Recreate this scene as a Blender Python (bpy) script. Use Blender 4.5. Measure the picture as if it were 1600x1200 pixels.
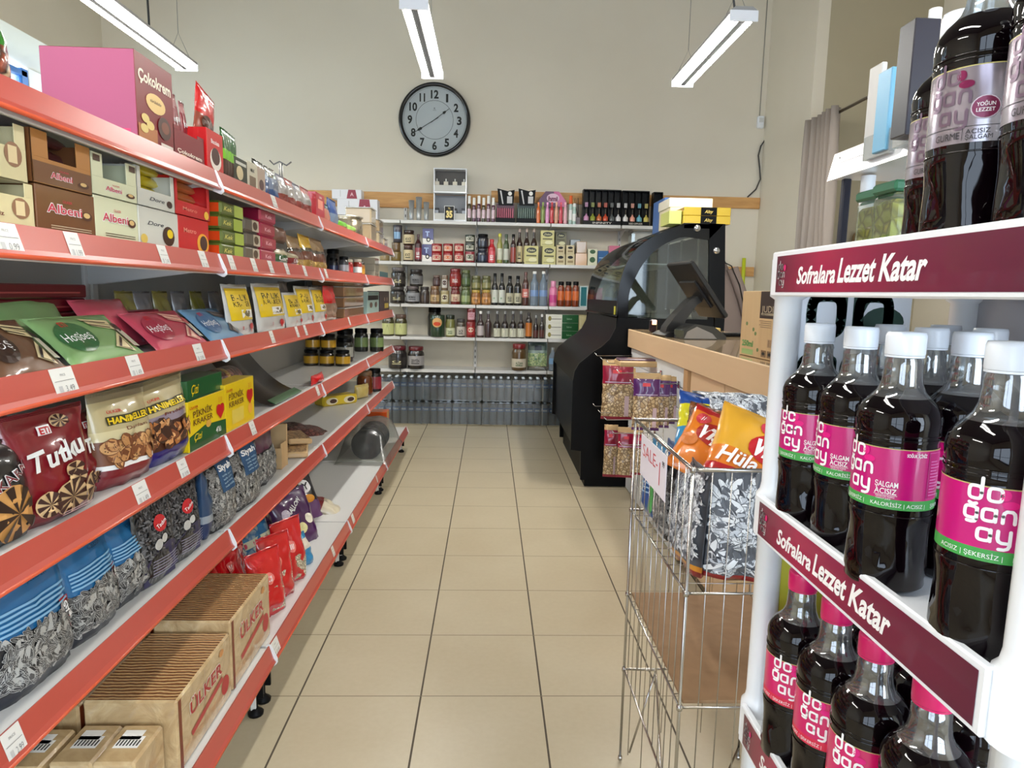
import bpy, bmesh, math, random
from math import sin, cos, pi, radians, sqrt
from mathutils import Vector, Matrix, Euler, noise
random.seed(7)
for o in list(bpy.data.objects): bpy.data.objects.remove(o, do_unlink=True)
S = bpy.context.scene
COL = S.collection

# ------------------------------------------------------------------ camera
FPX, PITCH, YAW, ROLL, EYE = 1047.33, .1351, .0357, .0210, 1.5
_cp, _sp, _cy, _sy = cos(PITCH), sin(PITCH), cos(YAW), sin(YAW)
VF = Vector((_sy*_cp, _cy*_cp, -_sp)); _R = Vector((_cy, -_sy, 0)); _U = _R.cross(VF)
VR = cos(ROLL)*_R + sin(ROLL)*_U; VU = cos(ROLL)*_U - sin(ROLL)*_R
EYEP = Vector((0, 0, EYE))
cd = bpy.data.cameras.new('camera'); cam = bpy.data.objects.new('camera', cd); COL.objects.link(cam)
cd.sensor_fit = 'HORIZONTAL'; cd.sensor_width = 36; cd.lens = 36*FPX/1600; cd.clip_start = .02; cd.clip_end = 60
mw = Matrix((( VR.x, VU.x, -VF.x, 0), (VR.y, VU.y, -VF.y, 0), (VR.z, VU.z, -VF.z, EYE), (0, 0, 0, 1)))
cam.matrix_world = mw
S.camera = cam

def at(u, v, ax, val):
    """the real point that pixel (u, v) of the photograph shows, on the plane x|y|z = val (metres)"""
    d = VF + VR*((u-800)/FPX) - VU*((v-600)/FPX); i = 'xyz'.index(ax)
    return EYEP + d*((val-EYEP[i])/d[i])

# ------------------------------------------------------------------ world, exposure, daylight
W = bpy.data.worlds.new('daylight'); S.world = W; W.use_nodes = True
bg = W.node_tree.nodes['Background']; bg.inputs[0].default_value = (.62, .78, 1, 1); bg.inputs[1].default_value = 1.6
S.view_settings.view_transform = 'Standard'; S.view_settings.look = 'None'
S.view_settings.gamma = 1; S.view_settings.use_curve_mapping = False
S.view_settings.exposure = 1.17
def area(name, loc, rot, sx, sy, power, col):
    l = bpy.data.lights.new(name, 'AREA'); l.shape = 'RECTANGLE'; l.size = sx; l.size_y = sy; l.energy = power; l.color = col
    o = bpy.data.objects.new(name, l); COL.objects.link(o); o.location = loc; o.rotation_euler = rot
    return o
# daylight through the two shop-front windows behind the camera and the high side window
area('shopfront_daylight', (-2.0, -2.62, 1.75), (radians(90), 0, 0), 2.6, 2.6, 18, (.84, .92, 1))
area('shopfront_daylight', (1.6, -2.62, 1.75), (radians(90), 0, 0), 2.6, 2.6, 52, (.80, .90, 1))
area('side_window_daylight', (-5.3, 6.3, 3.1), (radians(90), 0, radians(-90)), 2.4, 1.3, 26, (.75, .87, 1))
TUBE_GLOW = 30.0        # what the eye sees of a lit tube
LAMP_W = 13.0          # light each hanging fixture throws down

# ------------------------------------------------------------------ materials
def lin(c):
    c = c/255.
    return c/12.92 if c <= .04045 else ((c+.055)/1.055)**2.4
def RGB(c): return (lin(c[0]), lin(c[1]), lin(c[2]), 1)
MATS = {}
def mat(name, col=(128,128,128), rough=.5, metal=0., coat=0., emit=None, spec=.5, alpha=1):
    if name in MATS: return MATS[name]
    m = bpy.data.materials.new(name); m.use_nodes = True
    b = m.node_tree.nodes['Principled BSDF']
    b.inputs['Base Color'].default_value = RGB(col); b.inputs['Roughness'].default_value = rough
    b.inputs['Metallic'].default_value = metal; b.inputs['Coat Weight'].default_value = coat
    b.inputs['Coat Roughness'].default_value = .08; b.inputs['Specular IOR Level'].default_value = spec
    b.inputs['Alpha'].default_value = alpha
    if emit:
        b.inputs['Emission Color'].default_value = RGB(col); b.inputs['Emission Strength'].default_value = emit
    MATS[name] = m; return m
def dull(name, v, rough=.35, spec=.14): return mat(name, (v, v, v+1), rough, 0, 0, spec=spec)
def pl(r, g, b, rough=.42, metal=0., coat=0.):
    """plain printed / moulded colour"""
    n = 'c_%d_%d_%d_%d_%d_%d' % (r, g, b, int(rough*100), int(metal*10), int(coat*10))
    return mat(n, (r, g, b), rough, metal, coat)
def gl(r, g, b, coat=.6): return pl(r, g, b, .3, 0, coat)
class NT:
    def __init__(s, name):
        s.m = bpy.data.materials.new(name); s.m.use_nodes = True; s.t = s.m.node_tree; s.t.nodes.clear()
        s.out = s.t.nodes.new('ShaderNodeOutputMaterial'); MATS[name] = s.m
    def n(s, typ, ins=None, **kw):
        x = s.t.nodes.new('ShaderNode'+typ)
        for k, v in kw.items(): setattr(x, k, v)
        for k, v in (ins or {}).items():
            if isinstance(v, bpy.types.NodeSocket): s.t.links.new(v, x.inputs[k])
            else: x.inputs[k].default_value = v
        return x
    def ramp(s, fac, stops, interp='LINEAR'):
        r = s.t.nodes.new('ShaderNodeValToRGB'); s.t.links.new(fac, r.inputs[0]); e = r.color_ramp.elements
        r.color_ramp.interpolation = interp
        while len(e) < len(stops): e.new(.5)
        for i, (p, c) in enumerate(stops): e[i].position = p; e[i].color = RGB(c)
        return r.outputs[0]
    def mix(s, f, a, b):
        x = s.n('Mix', data_type='RGBA'); 
        for i, v in ((0, f), (6, a), (7, b)):
            if isinstance(v, bpy.types.NodeSocket): s.t.links.new(v, x.inputs[i])
            else: x.inputs[i].default_value = v
        return x.outputs[2]
    def math(s, op, a, b=0., c=None):
        x = s.n('Math', operation=op)
        for i, v in enumerate((a, b, c)):
            if v is None: continue
            if isinstance(v, bpy.types.NodeSocket): s.t.links.new(v, x.inputs[i])
            else: x.inputs[i].default_value = v
        return x.outputs[0]
    def fin(s, sh): s.t.links.new(sh, s.out.inputs[0]); return s.m
    def pr(s, col, rough=.5, metal=0., coat=0., bump=None, bs=.2, bd=.01):
        p = s.n('BsdfPrincipled', {'Roughness': rough, 'Metallic': metal, 'Coat Weight': coat})
        if isinstance(col, bpy.types.NodeSocket): s.t.links.new(col, p.inputs['Base Color'])
        else: p.inputs['Base Color'].default_value = RGB(col)
        if bump is not None:
            b = s.n('Bump', {'Height': bump, 'Strength': bs, 'Distance': bd}); s.t.links.new(b.outputs[0], p.inputs['Normal'])
        return s.fin(p.outputs[0])

def make_floor():
    t = NT('floor_tiles'); co = t.n('TexCoord').outputs['Object']; sx = t.n('SeparateXYZ', {0: co})
    T = .4506
    fx = t.math('WRAP', t.math('SUBTRACT', sx.outputs[0], -.6835), T, 0.); fy = t.math('WRAP', t.math('SUBTRACT', sx.outputs[1], 2.3342), T, 0.)
    def edge(f, w): 
        d = t.math('MINIMUM', f, t.math('SUBTRACT', T, f)); return t.math('LESS_THAN', d, w)
    gx, gy = edge(fx, .0034), edge(fy, .0021)
    n1 = t.n('TexNoise', {'Vector': co, 'Scale': 2.2, 'Detail': 3.}).outputs[0]
    n2 = t.n('TexNoise', {'Vector': co, 'Scale': 45., 'Detail': 4.}).outputs[0]
    nn = t.math('ADD', t.math('MULTIPLY', n1, .7), t.math('MULTIPLY', n2, .3))
    c = t.ramp(nn, [(.3, (183,170,142)), (.7, (195,184,157))])
    c = t.mix(gx, c, RGB((74,64,50))); c = t.mix(gy, c, RGB((122,110,90)))
    g = t.math('MAXIMUM', gx, gy)
    r = t.math('ADD', t.math('MULTIPLY', g, .4), t.math('ADD', .26, t.math('MULTIPLY', n1, .12)))
    return t.pr(c, r, bump=t.math('SUBTRACT', 1., g), bs=.3, bd=.002)
def make_wall(name, a, b):
    t = NT(name); co = t.n('TexCoord').outputs['Object']
    n1 = t.n('TexNoise', {'Vector': co, 'Scale': 1.1, 'Detail': 3.}).outputs[0]
    n2 = t.n('TexNoise', {'Vector': co, 'Scale': 180., 'Detail': 2.}).outputs[0]
    return t.pr(t.ramp(n1, [(.3, a), (.7, b)]), .75, bump=n2, bs=.08, bd=.003)
def make_wood(name, a, b, axis=0, sc=7., rough=.55, coat=0.):
    t = NT(name); co = t.n('TexCoord').outputs['Object']
    v = [1., 1., 1.]; v[axis] = .09
    mp = t.n('Mapping', {'Vector': co, 'Scale': tuple(k*sc for k in v)}).outputs[0]
    n1 = t.n('TexNoise', {'Vector': mp, 'Scale': 3., 'Detail': 6., 'Distortion': 1.2}).outputs[0]
    kn = t.n('TexVoronoi', {'Vector': co, 'Scale': 3.2}).outputs[0]
    c = t.ramp(n1, [(.3, a), (.7, b)])
    c = t.mix(t.math('LESS_THAN', kn, .05), c, RGB((a[0]*.45, a[1]*.4, a[2]*.35)))
    return t.pr(c, rough, coat=coat, bump=n1, bs=.08)
def make_seeds(name, k=70., dark=(24,24,26), light=(196,196,192), mid=(120,120,122), stripe=True, rough=.28, edge=.05, ratio=.34):
    """long pale seeds with dark stripes and dark gaps, lying in all directions"""
    t = NT(name); co = t.n('TexCoord').outputs['Object']
    nz = t.n('TexNoise', {'Vector': co, 'Scale': k*.16, 'Detail': 2.}).outputs['Color']
    w = t.n('VectorMath', {0: nz, 1: (.9/k, .9/k, .9/k)}, operation='MULTIPLY').outputs[0]
    w = t.n('VectorMath', {0: co, 1: w}, operation='ADD').outputs[0]
    cols = []
    for rot in ((0, .5, .3), (.3, -.75, -.2)):
        mp = t.n('Mapping', {'Vector': w, 'Rotation': rot, 'Scale': (k, k, k*ratio)}).outputs[0]
        d = t.n('TexVoronoi', {'Vector': mp, 'Scale': 1.}, feature='DISTANCE_TO_EDGE').outputs[0]
        c = t.n('TexVoronoi', {'Vector': mp, 'Scale': 1.}).outputs
        f = t.ramp(d, [(edge, dark), (edge+.06, mid), (edge+.16, light)])
        if stripe:
            st = t.math('SINE', t.math('MULTIPLY', d, 46.))
            f = t.mix(t.math('MULTIPLY', t.math('GREATER_THAN', st, .25), .62), f, RGB(dark))
        hue = t.n('SeparateColor', {0: c[1]}).outputs[0]
        f = t.mix(t.math('MULTIPLY', hue, .35), f, RGB(mid)); cols.append(f)
    sel = t.n('TexNoise', {'Vector': co, 'Scale': k*.28, 'Detail': 1.}).outputs[0]
    c = t.mix(t.math('GREATER_THAN', sel, .5), cols[0], cols[1])
    return t.pr(c, rough, coat=.5, bump=sel, bs=.4, bd=.01)
def make_lumps(name, k, cols, gap=(60,40,25), rough=.35, th=.06):
    """heap of small lumps (nuts, biscuits, beans) seen through film"""
    t = NT(name); co = t.n('TexCoord').outputs['Object']
    d = t.n('TexVoronoi', {'Vector': co, 'Scale': k}, feature='DISTANCE_TO_EDGE').outputs[0]
    c = t.n('SeparateColor', {0: t.n('TexVoronoi', {'Vector': co, 'Scale': k}).outputs[1]}).outputs[0]
    n = len(cols); base = t.ramp(c, [(i/max(1, n-1)*.9+.05, x) for i, x in enumerate(cols)])
    f = t.n('MapRange', {'Value': d, 'From Min': th*.3, 'From Max': th+.12}).outputs[0]
    return t.pr(t.mix(f, RGB(gap), base), rough, coat=.5, bump=d, bs=.5, bd=.01)
def make_clear(name, tint=(235,240,240), rough=.05, gloss=.16, haze=0., edge=.8):
    t = NT(name); tr = t.n('BsdfTransparent', {'Color': RGB(tint)}).outputs[0]
    lw = t.n('LayerWeight', {'Blend': .35}).outputs['Fresnel']
    f = t.math('MINIMUM', t.math('ADD', t.math('MULTIPLY', lw, edge), gloss), .95)
    g = t.n('BsdfGlossy', {'Color': (1, 1, 1, 1), 'Roughness': rough}).outputs[0]
    if haze:
        tr = t.n('MixShader', {0: haze, 1: tr, 2: t.n('BsdfDiffuse', {'Color': RGB((225,228,228))}).outputs[0]}).outputs[0]
    return t.fin(t.n('MixShader', {0: f, 1: tr, 2: g}).outputs[0])
def make_tint(name, col, amount, rough=.12, gloss=.12):
    """coloured translucent plastic / liquid"""
    t = NT(name); tr = t.n('BsdfTransparent', {'Color': RGB(col)}).outputs[0]
    di = t.n('BsdfPrincipled', {'Base Color': RGB(col), 'Roughness': rough, 'Coat Weight': .5}).outputs[0]
    return t.fin(t.n('MixShader', {0: amount, 1: tr, 2: di}).outputs[0])
FLOOR = make_floor()
WALLC = make_wall('painted_wall', (224,216,198), (229,222,205))
WALLD = make_wall('painted_wall_shaded', (176,166,140), (184,174,148))  # wall paint with the recess shade put into a darker colour
CEIL = mat('ceiling_paint', (120,118,112), .9)
PINE = make_wood('pine_board', (190,136,76), (222,172,108), 0)
LAM = make_wood('beige_laminate', (208,176,138), (216,186,148), 1, 3., .45, .1)
CARD = make_wood('cardboard', (150,118,86), (166,132,98), 2, 4., .8)
KRAFT = make_wood('kraft_board', (188,156,112), (198,168,124), 2, 4., .75)
RAIL = gl(184, 78, 66, .3); RAILLIP = gl(200, 84, 52, .2)
WMET = pl(214, 214, 212, .38, 0, .2); WPLA = pl(236, 240, 245, .3, 0, .4); GREYM = pl(150, 152, 152, .4)
WHITE = pl(240, 240, 236, .45); OFFW = pl(226, 222, 208, .5); BLACK = dull('satin_black', 8); BLK = dull('matt_black', 16, .5)
GLOSSBLK = dull('gloss_black', 5, .18, .22); CHROME = pl(190, 188, 186, .2, 1.); DSTEEL = pl(120, 120, 120, .35, 1.)
INK = pl(20, 20, 20, .6); TXTW = pl(245, 245, 245, .5)
GLASS = make_clear('clear_glass', (238,243,241), .03, .05)
SHOWGLASS = make_clear('showcase_glass', (200,205,203), .03, .03, 0., .35)
FILM = make_clear('clear_film', (238,238,232), .16, .12)
HAZY = make_clear('hazy_plastic', (232,236,236), .2, .1, .30)
PET = make_clear('clear_bottle_plastic', (226,232,234), .06, .14, .06)
TUBE = mat('lit_tube', (255,252,244), .5, emit=TUBE_GLOW)
SEEDS = make_seeds('striped_seeds', 62.)
SEEDSB = make_seeds('printed_large_seeds', 44., (30,32,36), (224,228,230), (170,176,180), False, .25, .045, .3)
SEEDSD = make_seeds('dark_seeds', 90., (14,14,15), (104,104,106), (50,50,52))
NUTS = make_lumps('pale_nuts', 62., [(206,172,122), (226,196,150), (188,150,100)], (110,80,50))
BEANS = make_lumps('white_beans', 95., [(222,214,190), (236,230,210), (205,192,160)], (120,104,78))
COOKIE = make_lumps('baked_biscuits', 26., [(200,146,90), (176,116,66), (214,166,110)], (80,44,22), th=.04)
CUBES = make_lumps('biscuit_cubes', 30., [(170,100,50), (92,50,30), (196,130,72)], (60,30,16), th=.03)
GUMMY = make_lumps('mixed_sweets', 30., [(200,90,60), (120,60,40), (226,200,160), (90,110,60)], (60,40,30))
MARSH = make_lumps('marshmallow_print', 22., [(120,70,120), (84,30,92), (226,216,190), (84,30,92)], (70,24,80), th=.02)
BMARSH = make_lumps('blue_marshmallow_print', 22., [(40,130,180), (20,104,160), (206,222,210), (20,104,160)], (20,96,150), th=.02)

# ------------------------------------------------------------------ mesh builder
_txt = {}
def glyph(s, bold=0., shear=0.):
    k = (s, bold, shear)
    if k in _txt: return _txt[k]
    cu = bpy.data.curves.new('t', 'FONT'); cu.body = s; cu.resolution_u = 3; cu.offset = bold; cu.shear = shear
    cu.dimensions = '2D'; cu.fill_mode = 'FRONT' if hasattr(cu, 'fill_mode') else cu.fill_mode
    o = bpy.data.objects.new('t', cu); me = bpy.data.meshes.new_from_object(o)
    vs = [(v.co.x/.729, v.co.y/.729) for v in me.vertices]; fs = [tuple(p.vertices) for p in me.polygons]
    bpy.data.objects.remove(o); bpy.data.meshes.remove(me); bpy.data.curves.remove(cu)
    if vs:
        x0 = min(v[0] for v in vs); x1 = max(v[0] for v in vs); vs = [(x-x0, y) for x, y in vs]; w = x1-x0
    else: w = .01
    _txt[k] = (vs, fs, w); return _txt[k]
def stroke_mesh(lines, w):
    """flat round-ended ribbons along polylines in the plane"""
    V, F = [], []
    for ln in lines:
        for i, p in enumerate(ln):
            b = len(V); V.extend((p[0]+w/2*cos(a*pi/5), p[1]+w/2*sin(a*pi/5)) for a in range(10)); F.append(tuple(range(b, b+10)))
        for p, q in zip(ln, ln[1:]):
            dx, dy = q[0]-p[0], q[1]-p[1]; L = sqrt(dx*dx+dy*dy) or 1; nx, ny = -dy/L*w/2, dx/L*w/2; b = len(V)
            V += [(p[0]+nx, p[1]+ny), (p[0]-nx, p[1]-ny), (q[0]-nx, q[1]-ny), (q[0]+nx, q[1]+ny)]; F.append((b, b+1, b+2, b+3))
    return V, F
def _rr(x, y, w=.5, h=.6, r=.22, a0=0, a1=360, n=20):
    """points of a rounded rectangle loop, starting at the right middle"""
    out = []
    for i in range(n+1):
        a = radians(a0+(a1-a0)*i/n); cx, cy = cos(a), sin(a)
        e = .55; out.append((x+w/2+w/2*abs(cx)**e*(1 if cx >= 0 else -1), y+h/2+h/2*abs(cy)**e*(1 if cy >= 0 else -1)))
    return out
def logo_lines():
    """the juice maker's three-line lettering: do / gan / ay"""
    L = []
    y = 1.7
    L += [_rr(0, y), [(.5, y+.3), (.5, y+1.0)]]                       # d
    L += [_rr(.78, y)]                                                 # o
    y = .75
    L += [_rr(-.1, y, h=.55), [(.4, y+.5), (.4, y-.02)], [(.4, y-.02), (.34, y-.14), (.2, y-.18), (.02, y-.17)], [(.05, y+.72), (.2, y+.66), (.34, y+.72)]]
    L += [_rr(.62, y, h=.55), [(1.12, y+.55), (1.12, y)]]              # a
    L += [[(1.4, y), (1.4, y+.3)] , [(1.4, y+.3), (1.43, y+.46), (1.52, y+.55), (1.74, y+.55), (1.83, y+.46), (1.86, y+.3), (1.86, y)]]
    y = -.2
    L += [_rr(.5, y, h=.55), [(1.0, y+.55), (1.0, y)]]
    L += [[(1.28, y+.55), (1.28, y+.2), (1.33, y+.06), (1.45, y), (1.72, y)], [(1.76, y+.55), (1.76, y-.1), (1.7, y-.24), (1.56, y-.3), (1.36, y-.3)]]
    return L
class MB:
    def __init__(s): s.v, s.f, s.m, s.sm, s.mats, s.M = [], [], [], [], [], None; s.lift = None
    def _fn(s, fn):
        """each further print on a pack lies a hair above the one before"""
        if s.lift is None or fn is None: return fn
        s.lift += .00022; L = s.lift
        def g(a, b):
            r = fn(a, b); return (r[0], r[1]-L, r[2])
        return g
    def add(s, vs, fs, m, smooth=False):
        b = len(s.v)
        if s.M is not None: vs = [s.M @ Vector(v) for v in vs]
        s.v.extend(tuple(v) for v in vs)
        if m not in s.mats: s.mats.append(m)
        i = s.mats.index(m)
        for f in fs: s.f.append(tuple(k+b for k in f)); s.m.append(i); s.sm.append(smooth)
        return s
    def box(s, c, d, m, bev=.0015, faces=None):
        """box with chamfered edges; faces={'-y': material} overrides a side"""
        hx = [k/2 for k in d]; bev = min(bev, min(hx)*.45); V, idx = [], {}
        for sx in (-1, 1):
            for sy in (-1, 1):
                for sz in (-1, 1):
                    sg = (sx, sy, sz)
                    for a in range(3):
                        idx[(sg, a)] = len(V); V.append(tuple(c[k]+sg[k]*(hx[k] if k == a else hx[k]-bev) for k in range(3)))
        F = []; names = []
        for a in range(3):
            p, q = [k for k in range(3) if k != a]
            for sg in (-1, 1):
                lp = []
                for (i, j) in ((-1, -1), (1, -1), (1, 1), (-1, 1)):
                    t = [0, 0, 0]; t[a] = sg; t[p] = i; t[q] = j; lp.append(idx[(tuple(t), a)])
                if (sg > 0) == (a == 1): lp.reverse()
                F.append(tuple(lp)); names.append(('-' if sg < 0 else '+')+'xyz'[a])
        for a in range(3):
            p, q = [k for k in range(3) if k != a]
            for i in (-1, 1):
                for j in (-1, 1):
                    t0 = [0, 0, 0]; t0[a] = -1; t0[p] = i; t0[q] = j; t1 = list(t0); t1[a] = 1; t0, t1 = tuple(t0), tuple(t1)
                    F.append((idx[(t0, p)], idx[(t1, p)], idx[(t1, q)], idx[(t0, q)])); names.append('e')
        for sx in (-1, 1):
            for sy in (-1, 1):
                for sz in (-1, 1):
                    g = (sx, sy, sz); F.append((idx[(g, 0)], idx[(g, 1)], idx[(g, 2)])); names.append('e')
        faces = faces or {}
        mm = {}
        for f, n in zip(F, names): mm.setdefault(faces.get(n, m), []).append(f)
        b = len(s.v); vs = V if s.M is None else [s.M @ Vector(v) for v in V]; s.v.extend(tuple(v) for v in vs)
        for k, fl in mm.items():
            if k not in s.mats: s.mats.append(k)
            for f in fl: s.f.append(tuple(j+b for j in f)); s.m.append(s.mats.index(k)); s.sm.append(False)
        return s
    def lathe(s, prof, mats, segs=20, c=(0, 0, 0), rmod=None, caps=True):
        V, F = [], []
        for (r, z) in prof:
            for i in range(segs):
                a = 2*pi*i/segs; rr = r*(rmod(a, z) if rmod else 1)
                V.append((c[0]+rr*sin(a), c[1]-rr*cos(a), c[2]+z))
        b = len(s.v); vs = V if s.M is None else [s.M @ Vector(v) for v in V]; s.v.extend(tuple(v) for v in vs)
        if not isinstance(mats, (list, tuple)): mats = [mats]*(len(prof)-1)
        for k in range(len(prof)-1):
            m = mats[min(k, len(mats)-1)]
            if m is None: continue
            if m not in s.mats: s.mats.append(m)
            for i in range(segs):
                j = (i+1) % segs
                s.f.append((b+k*segs+i, b+k*segs+j, b+(k+1)*segs+j, b+(k+1)*segs+i)); s.m.append(s.mats.index(m)); s.sm.append(True)
        if caps:
            for k, m in ((0, mats[0]), (len(prof)-1, mats[-1])):
                if m is None or prof[k][0] < 1e-5: continue
                if m not in s.mats: s.mats.append(m)
                lp = tuple(b+k*segs+i for i in range(segs)); s.f.append(lp if k else lp[::-1]); s.m.append(s.mats.index(m)); s.sm.append(False)
        return s
    def tube(s, pts, r, m, n=6, closed=False):
        pts = [Vector(p) for p in pts]; V, F = [], []; N = len(pts); up0 = None
        for i, p in enumerate(pts):
            a = pts[i-1] if (i or closed) else p; b2 = pts[(i+1) % N] if (i < N-1 or closed) else p
            d = (b2-a).normalized(); ref = Vector((0, 0, 1)) if abs(d.z) < .9 else Vector((0, 1, 0))
            x = d.cross(ref).normalized(); y = d.cross(x)
            V += [tuple(p+x*(r*cos(2*pi*k/n))+y*(r*sin(2*pi*k/n))) for k in range(n)]
        for i in range(N if closed else N-1):
            j = (i+1) % N
            for k in range(n): F.append((i*n+k, i*n+(k+1) % n, j*n+(k+1) % n, j*n+k))
        if not closed: F += [tuple(range(n))[::-1], tuple((N-1)*n+k for k in range(n))]
        return s.add(V, F, m, True)
    def text(s, t, x, z, h, m, fn=None, w=None, bold=.012, shear=0., al='c', rot=0.):
        fn = s._fn(fn)
        vs, fs, tw = glyph(t, bold, shear); sc = h; W_ = tw*h; sx = (w/W_ if w else 1.)
        ox = {'c': -W_*sx/2, 'l': 0, 'r': -W_*sx}[al]; ca, sa = cos(rot), sin(rot); P = []
        for a, b in vs:
            px, pz = a*h*sx+ox, b*h-h/2; px, pz = px*ca-pz*sa, px*sa+pz*ca
            P.append(fn(x+px, z+pz) if fn else (x+px, 0, z+pz))
        return s.add(P, fs, m)
    def strokes(s, lines, w, x, z, h, m, fn=None):
        fn = s._fn(fn)
        V, F = stroke_mesh(lines, w); return s.add([fn(x+a*h, z+b*h) if fn else (x+a*h, 0, z+b*h) for a, b in V], F, m)
    def patch(s, poly, m, fn=None, y=0.):
        """flat printed polygon (x,z list) mapped on a surface"""
        fn = s._fn(fn)
        return s.add([fn(a, b) if fn else (a, y, b) for a, b in poly], [tuple(range(len(poly)))], m)
    def disc(s, x, z, rx, rz, m, fn=None, n=16, rings=2):
        fn = s._fn(fn)
        V = [fn(x, z) if fn else (x, 0, z)]; F = []
        for k in range(1, rings+1):
            for i in range(n):
                a = 2*pi*i/n; p = (x+rx*k/rings*cos(a), z+rz*k/rings*sin(a)); V.append(fn(*p) if fn else (p[0], 0, p[1]))
        for i in range(n): F.append((0, 1+i, 1+(i+1) % n))
        for k in range(rings-1):
            for i in range(n): F.append((1+k*n+i, 1+(k+1)*n+i, 1+(k+1)*n+(i+1) % n, 1+k*n+(i+1) % n))
        return s.add(V, F, m)
    def rect(s, x0, x1, z0, z1, m, fn=None, nx=1, nz=1, y=0.):
        fn = s._fn(fn)
        V = [(fn(x0+(x1-x0)*i/nx, z0+(z1-z0)*j/nz) if fn else (x0+(x1-x0)*i/nx, y, z0+(z1-z0)*j/nz)) for j in range(nz+1) for i in range(nx+1)]
        F = [(j*(nx+1)+i, j*(nx+1)+i+1, (j+1)*(nx+1)+i+1, (j+1)*(nx+1)+i) for j in range(nz) for i in range(nx)]
        return s.add(V, F, m, nx+nz > 2)
    def prism(s, poly, a0, a1, m, plane='xz', side=None):
        """closed outline extruded along the third axis"""
        ax = {'xz': 1, 'xy': 2, 'yz': 0}[plane]
        def P(p, a):
            q = list(p); q.insert(ax, a); return tuple(q)
        n = len(poly); V = [P(p, a0) for p in poly]+[P(p, a1) for p in poly]
        s.add(V, [tuple(range(n)), tuple(range(n, 2*n))[::-1]], m)
        return s.add(V, [(i, (i+1) % n, n+(i+1) % n, n+i) for i in range(n)], side or m)
    def mesh(s, name):
        me = bpy.data.meshes.new(name); me.from_pydata(s.v, [], s.f)
        for m in s.mats: me.materials.append(m)
        me.polygons.foreach_set('material_index', s.m); me.polygons.foreach_set('use_smooth', s.sm); me.update()
        return me
    def obj(s, name, parent=None, loc=None, rot=None):
        return link(name, s.mesh(name), parent, loc, rot)
def link(name, me, parent=None, loc=None, rot=None):
    o = bpy.data.objects.new(name, me); COL.objects.link(o)
    if parent: o.parent = parent
    if loc is not None: o.location = loc
    if rot is not None: o.rotation_euler = rot
    return o
def tag(o, label, cat, group=None):
    o['label'] = label; o['category'] = cat
    if group: o['group'] = group
    return o
def empty(name, loc=(0, 0, 0), rot=(0, 0, 0)):
    o = bpy.data.objects.new(name, None); COL.objects.link(o); o.location = loc; o.rotation_euler = rot; o.empty_display_size = .05
    return o
def struct(mb, name):
    o = mb.obj(name); o['kind'] = 'structure'; return o
def sprinkle(b, fn, x0, x1, z0, z1, L, W_, cols, seed=0, dens=1.7, base=None, rim=None, stripe=None, kind='seed', ang=None):
    """print many small overlapping shapes (seeds, biscuits, kernels) on a bag's surface"""
    rd = random.Random(seed)
    if base: b.rect(x0, x1, z0, z1, base, fn, 14, 10)
    n = int((x1-x0)*(z1-z0)/(L*W_)*dens)
    for k in range(n):
        x, z = rd.uniform(x0+L*.3, x1-L*.3), rd.uniform(z0+L*.3, z1-L*.3); a = rd.uniform(0, pi) if ang is None else ang+rd.uniform(-.7, .7); ca, sa = cos(a), sin(a)
        l, w = L*rd.uniform(.75, 1.1)/2, W_*rd.uniform(.75, 1.1)/2; lift = .0004+.0014*k/max(1, n)+(b.lift or 0)
        def g(p, q, e=0.):
            r = fn(x+p*ca-q*sa, z+p*sa+q*ca); return (r[0], r[1]-lift-e, r[2])
        if kind == 'seed': S_ = [(-1, 0), (-.6, .72), (0, 1), (.55, .8), (.9, .3), (.9, -.3), (.55, -.8), (0, -1), (-.6, -.72)]
        elif kind == 'disc': S_ = [(cos(t*pi/7), sin(t*pi/7)) for t in range(14)]
        elif kind == 'cube': S_ = [(-.9, -.7), (.2, -1), (1, -.4), (.9, .6), (-.1, 1), (-1, .5)]
        if rim: b.add([g(p*l*1.09, q*w*1.16) for p, q in S_], [tuple(range(len(S_)))], rim)
        m = cols[rd.randrange(len(cols))]
        b.add([g(p*l, q*w, .00006) for p, q in S_], [tuple(range(len(S_)))], m)
        if stripe:
            for s_ in ((-.45, .45) if kind == 'seed' else ()):
                b.add([g(-.8*l, s_*w*.6-w*.06, .0001), (g(0, s_*w-w*.14, .0001)), g(.8*l, s_*w*.5-w*.06, .0001), g(.8*l, s_*w*.5+w*.06, .0001), g(0, s_*w+w*.14, .0001), g(-.8*l, s_*w*.6+w*.06, .0001)], [(0, 1, 2, 3, 4, 5)], stripe)
            if kind == 'disc':
                for _ in range(7):
                    t, r = rd.uniform(0, 2*pi), rd.uniform(.1, .75); cx, cy, d = l*r*cos(t), w*r*sin(t), l*.09
                    b.add([g(cx+d*cos(u*pi/3), cy+d*sin(u*pi/3), .0001) for u in range(6)], [tuple(range(6))], stripe)
            if kind == 'cube': b.add([g(p*l*.6+l*.25, q*w*.45+w*.2, .0001) for p, q in S_], [tuple(range(6))], stripe)
    if b.lift is not None: b.lift += .0018
    return b
SDK, SD1, SD2, SD3, SDST = pl(30, 30, 32, .4), pl(176, 176, 172, .35), pl(84, 84, 84, .35), pl(50, 50, 52, .4), pl(166, 166, 162, .5)
SDW, SDW2, SDB = pl(226, 230, 234, .3), pl(190, 196, 204, .3), pl(88, 92, 100, .4)
def seeds_on(b, fn, w, h, a, c, L=.016, seed=1, side=.95):
    sprinkle(b, fn, -w/2*side, w/2*side, h*a, h*c, L, L*.40, [SD2, SD3, SD3], seed, 3.0, None, SD1, SDST)
def bigseeds_on(b, fn, w, h, a, c, L=.034, seed=1, side=.95):
    sprinkle(b, fn, -w/2*side, w/2*side, h*a, h*c, L, L*.34, [SDW, SDW, SDW2], seed, 4.2, None, SDB, None)
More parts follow.
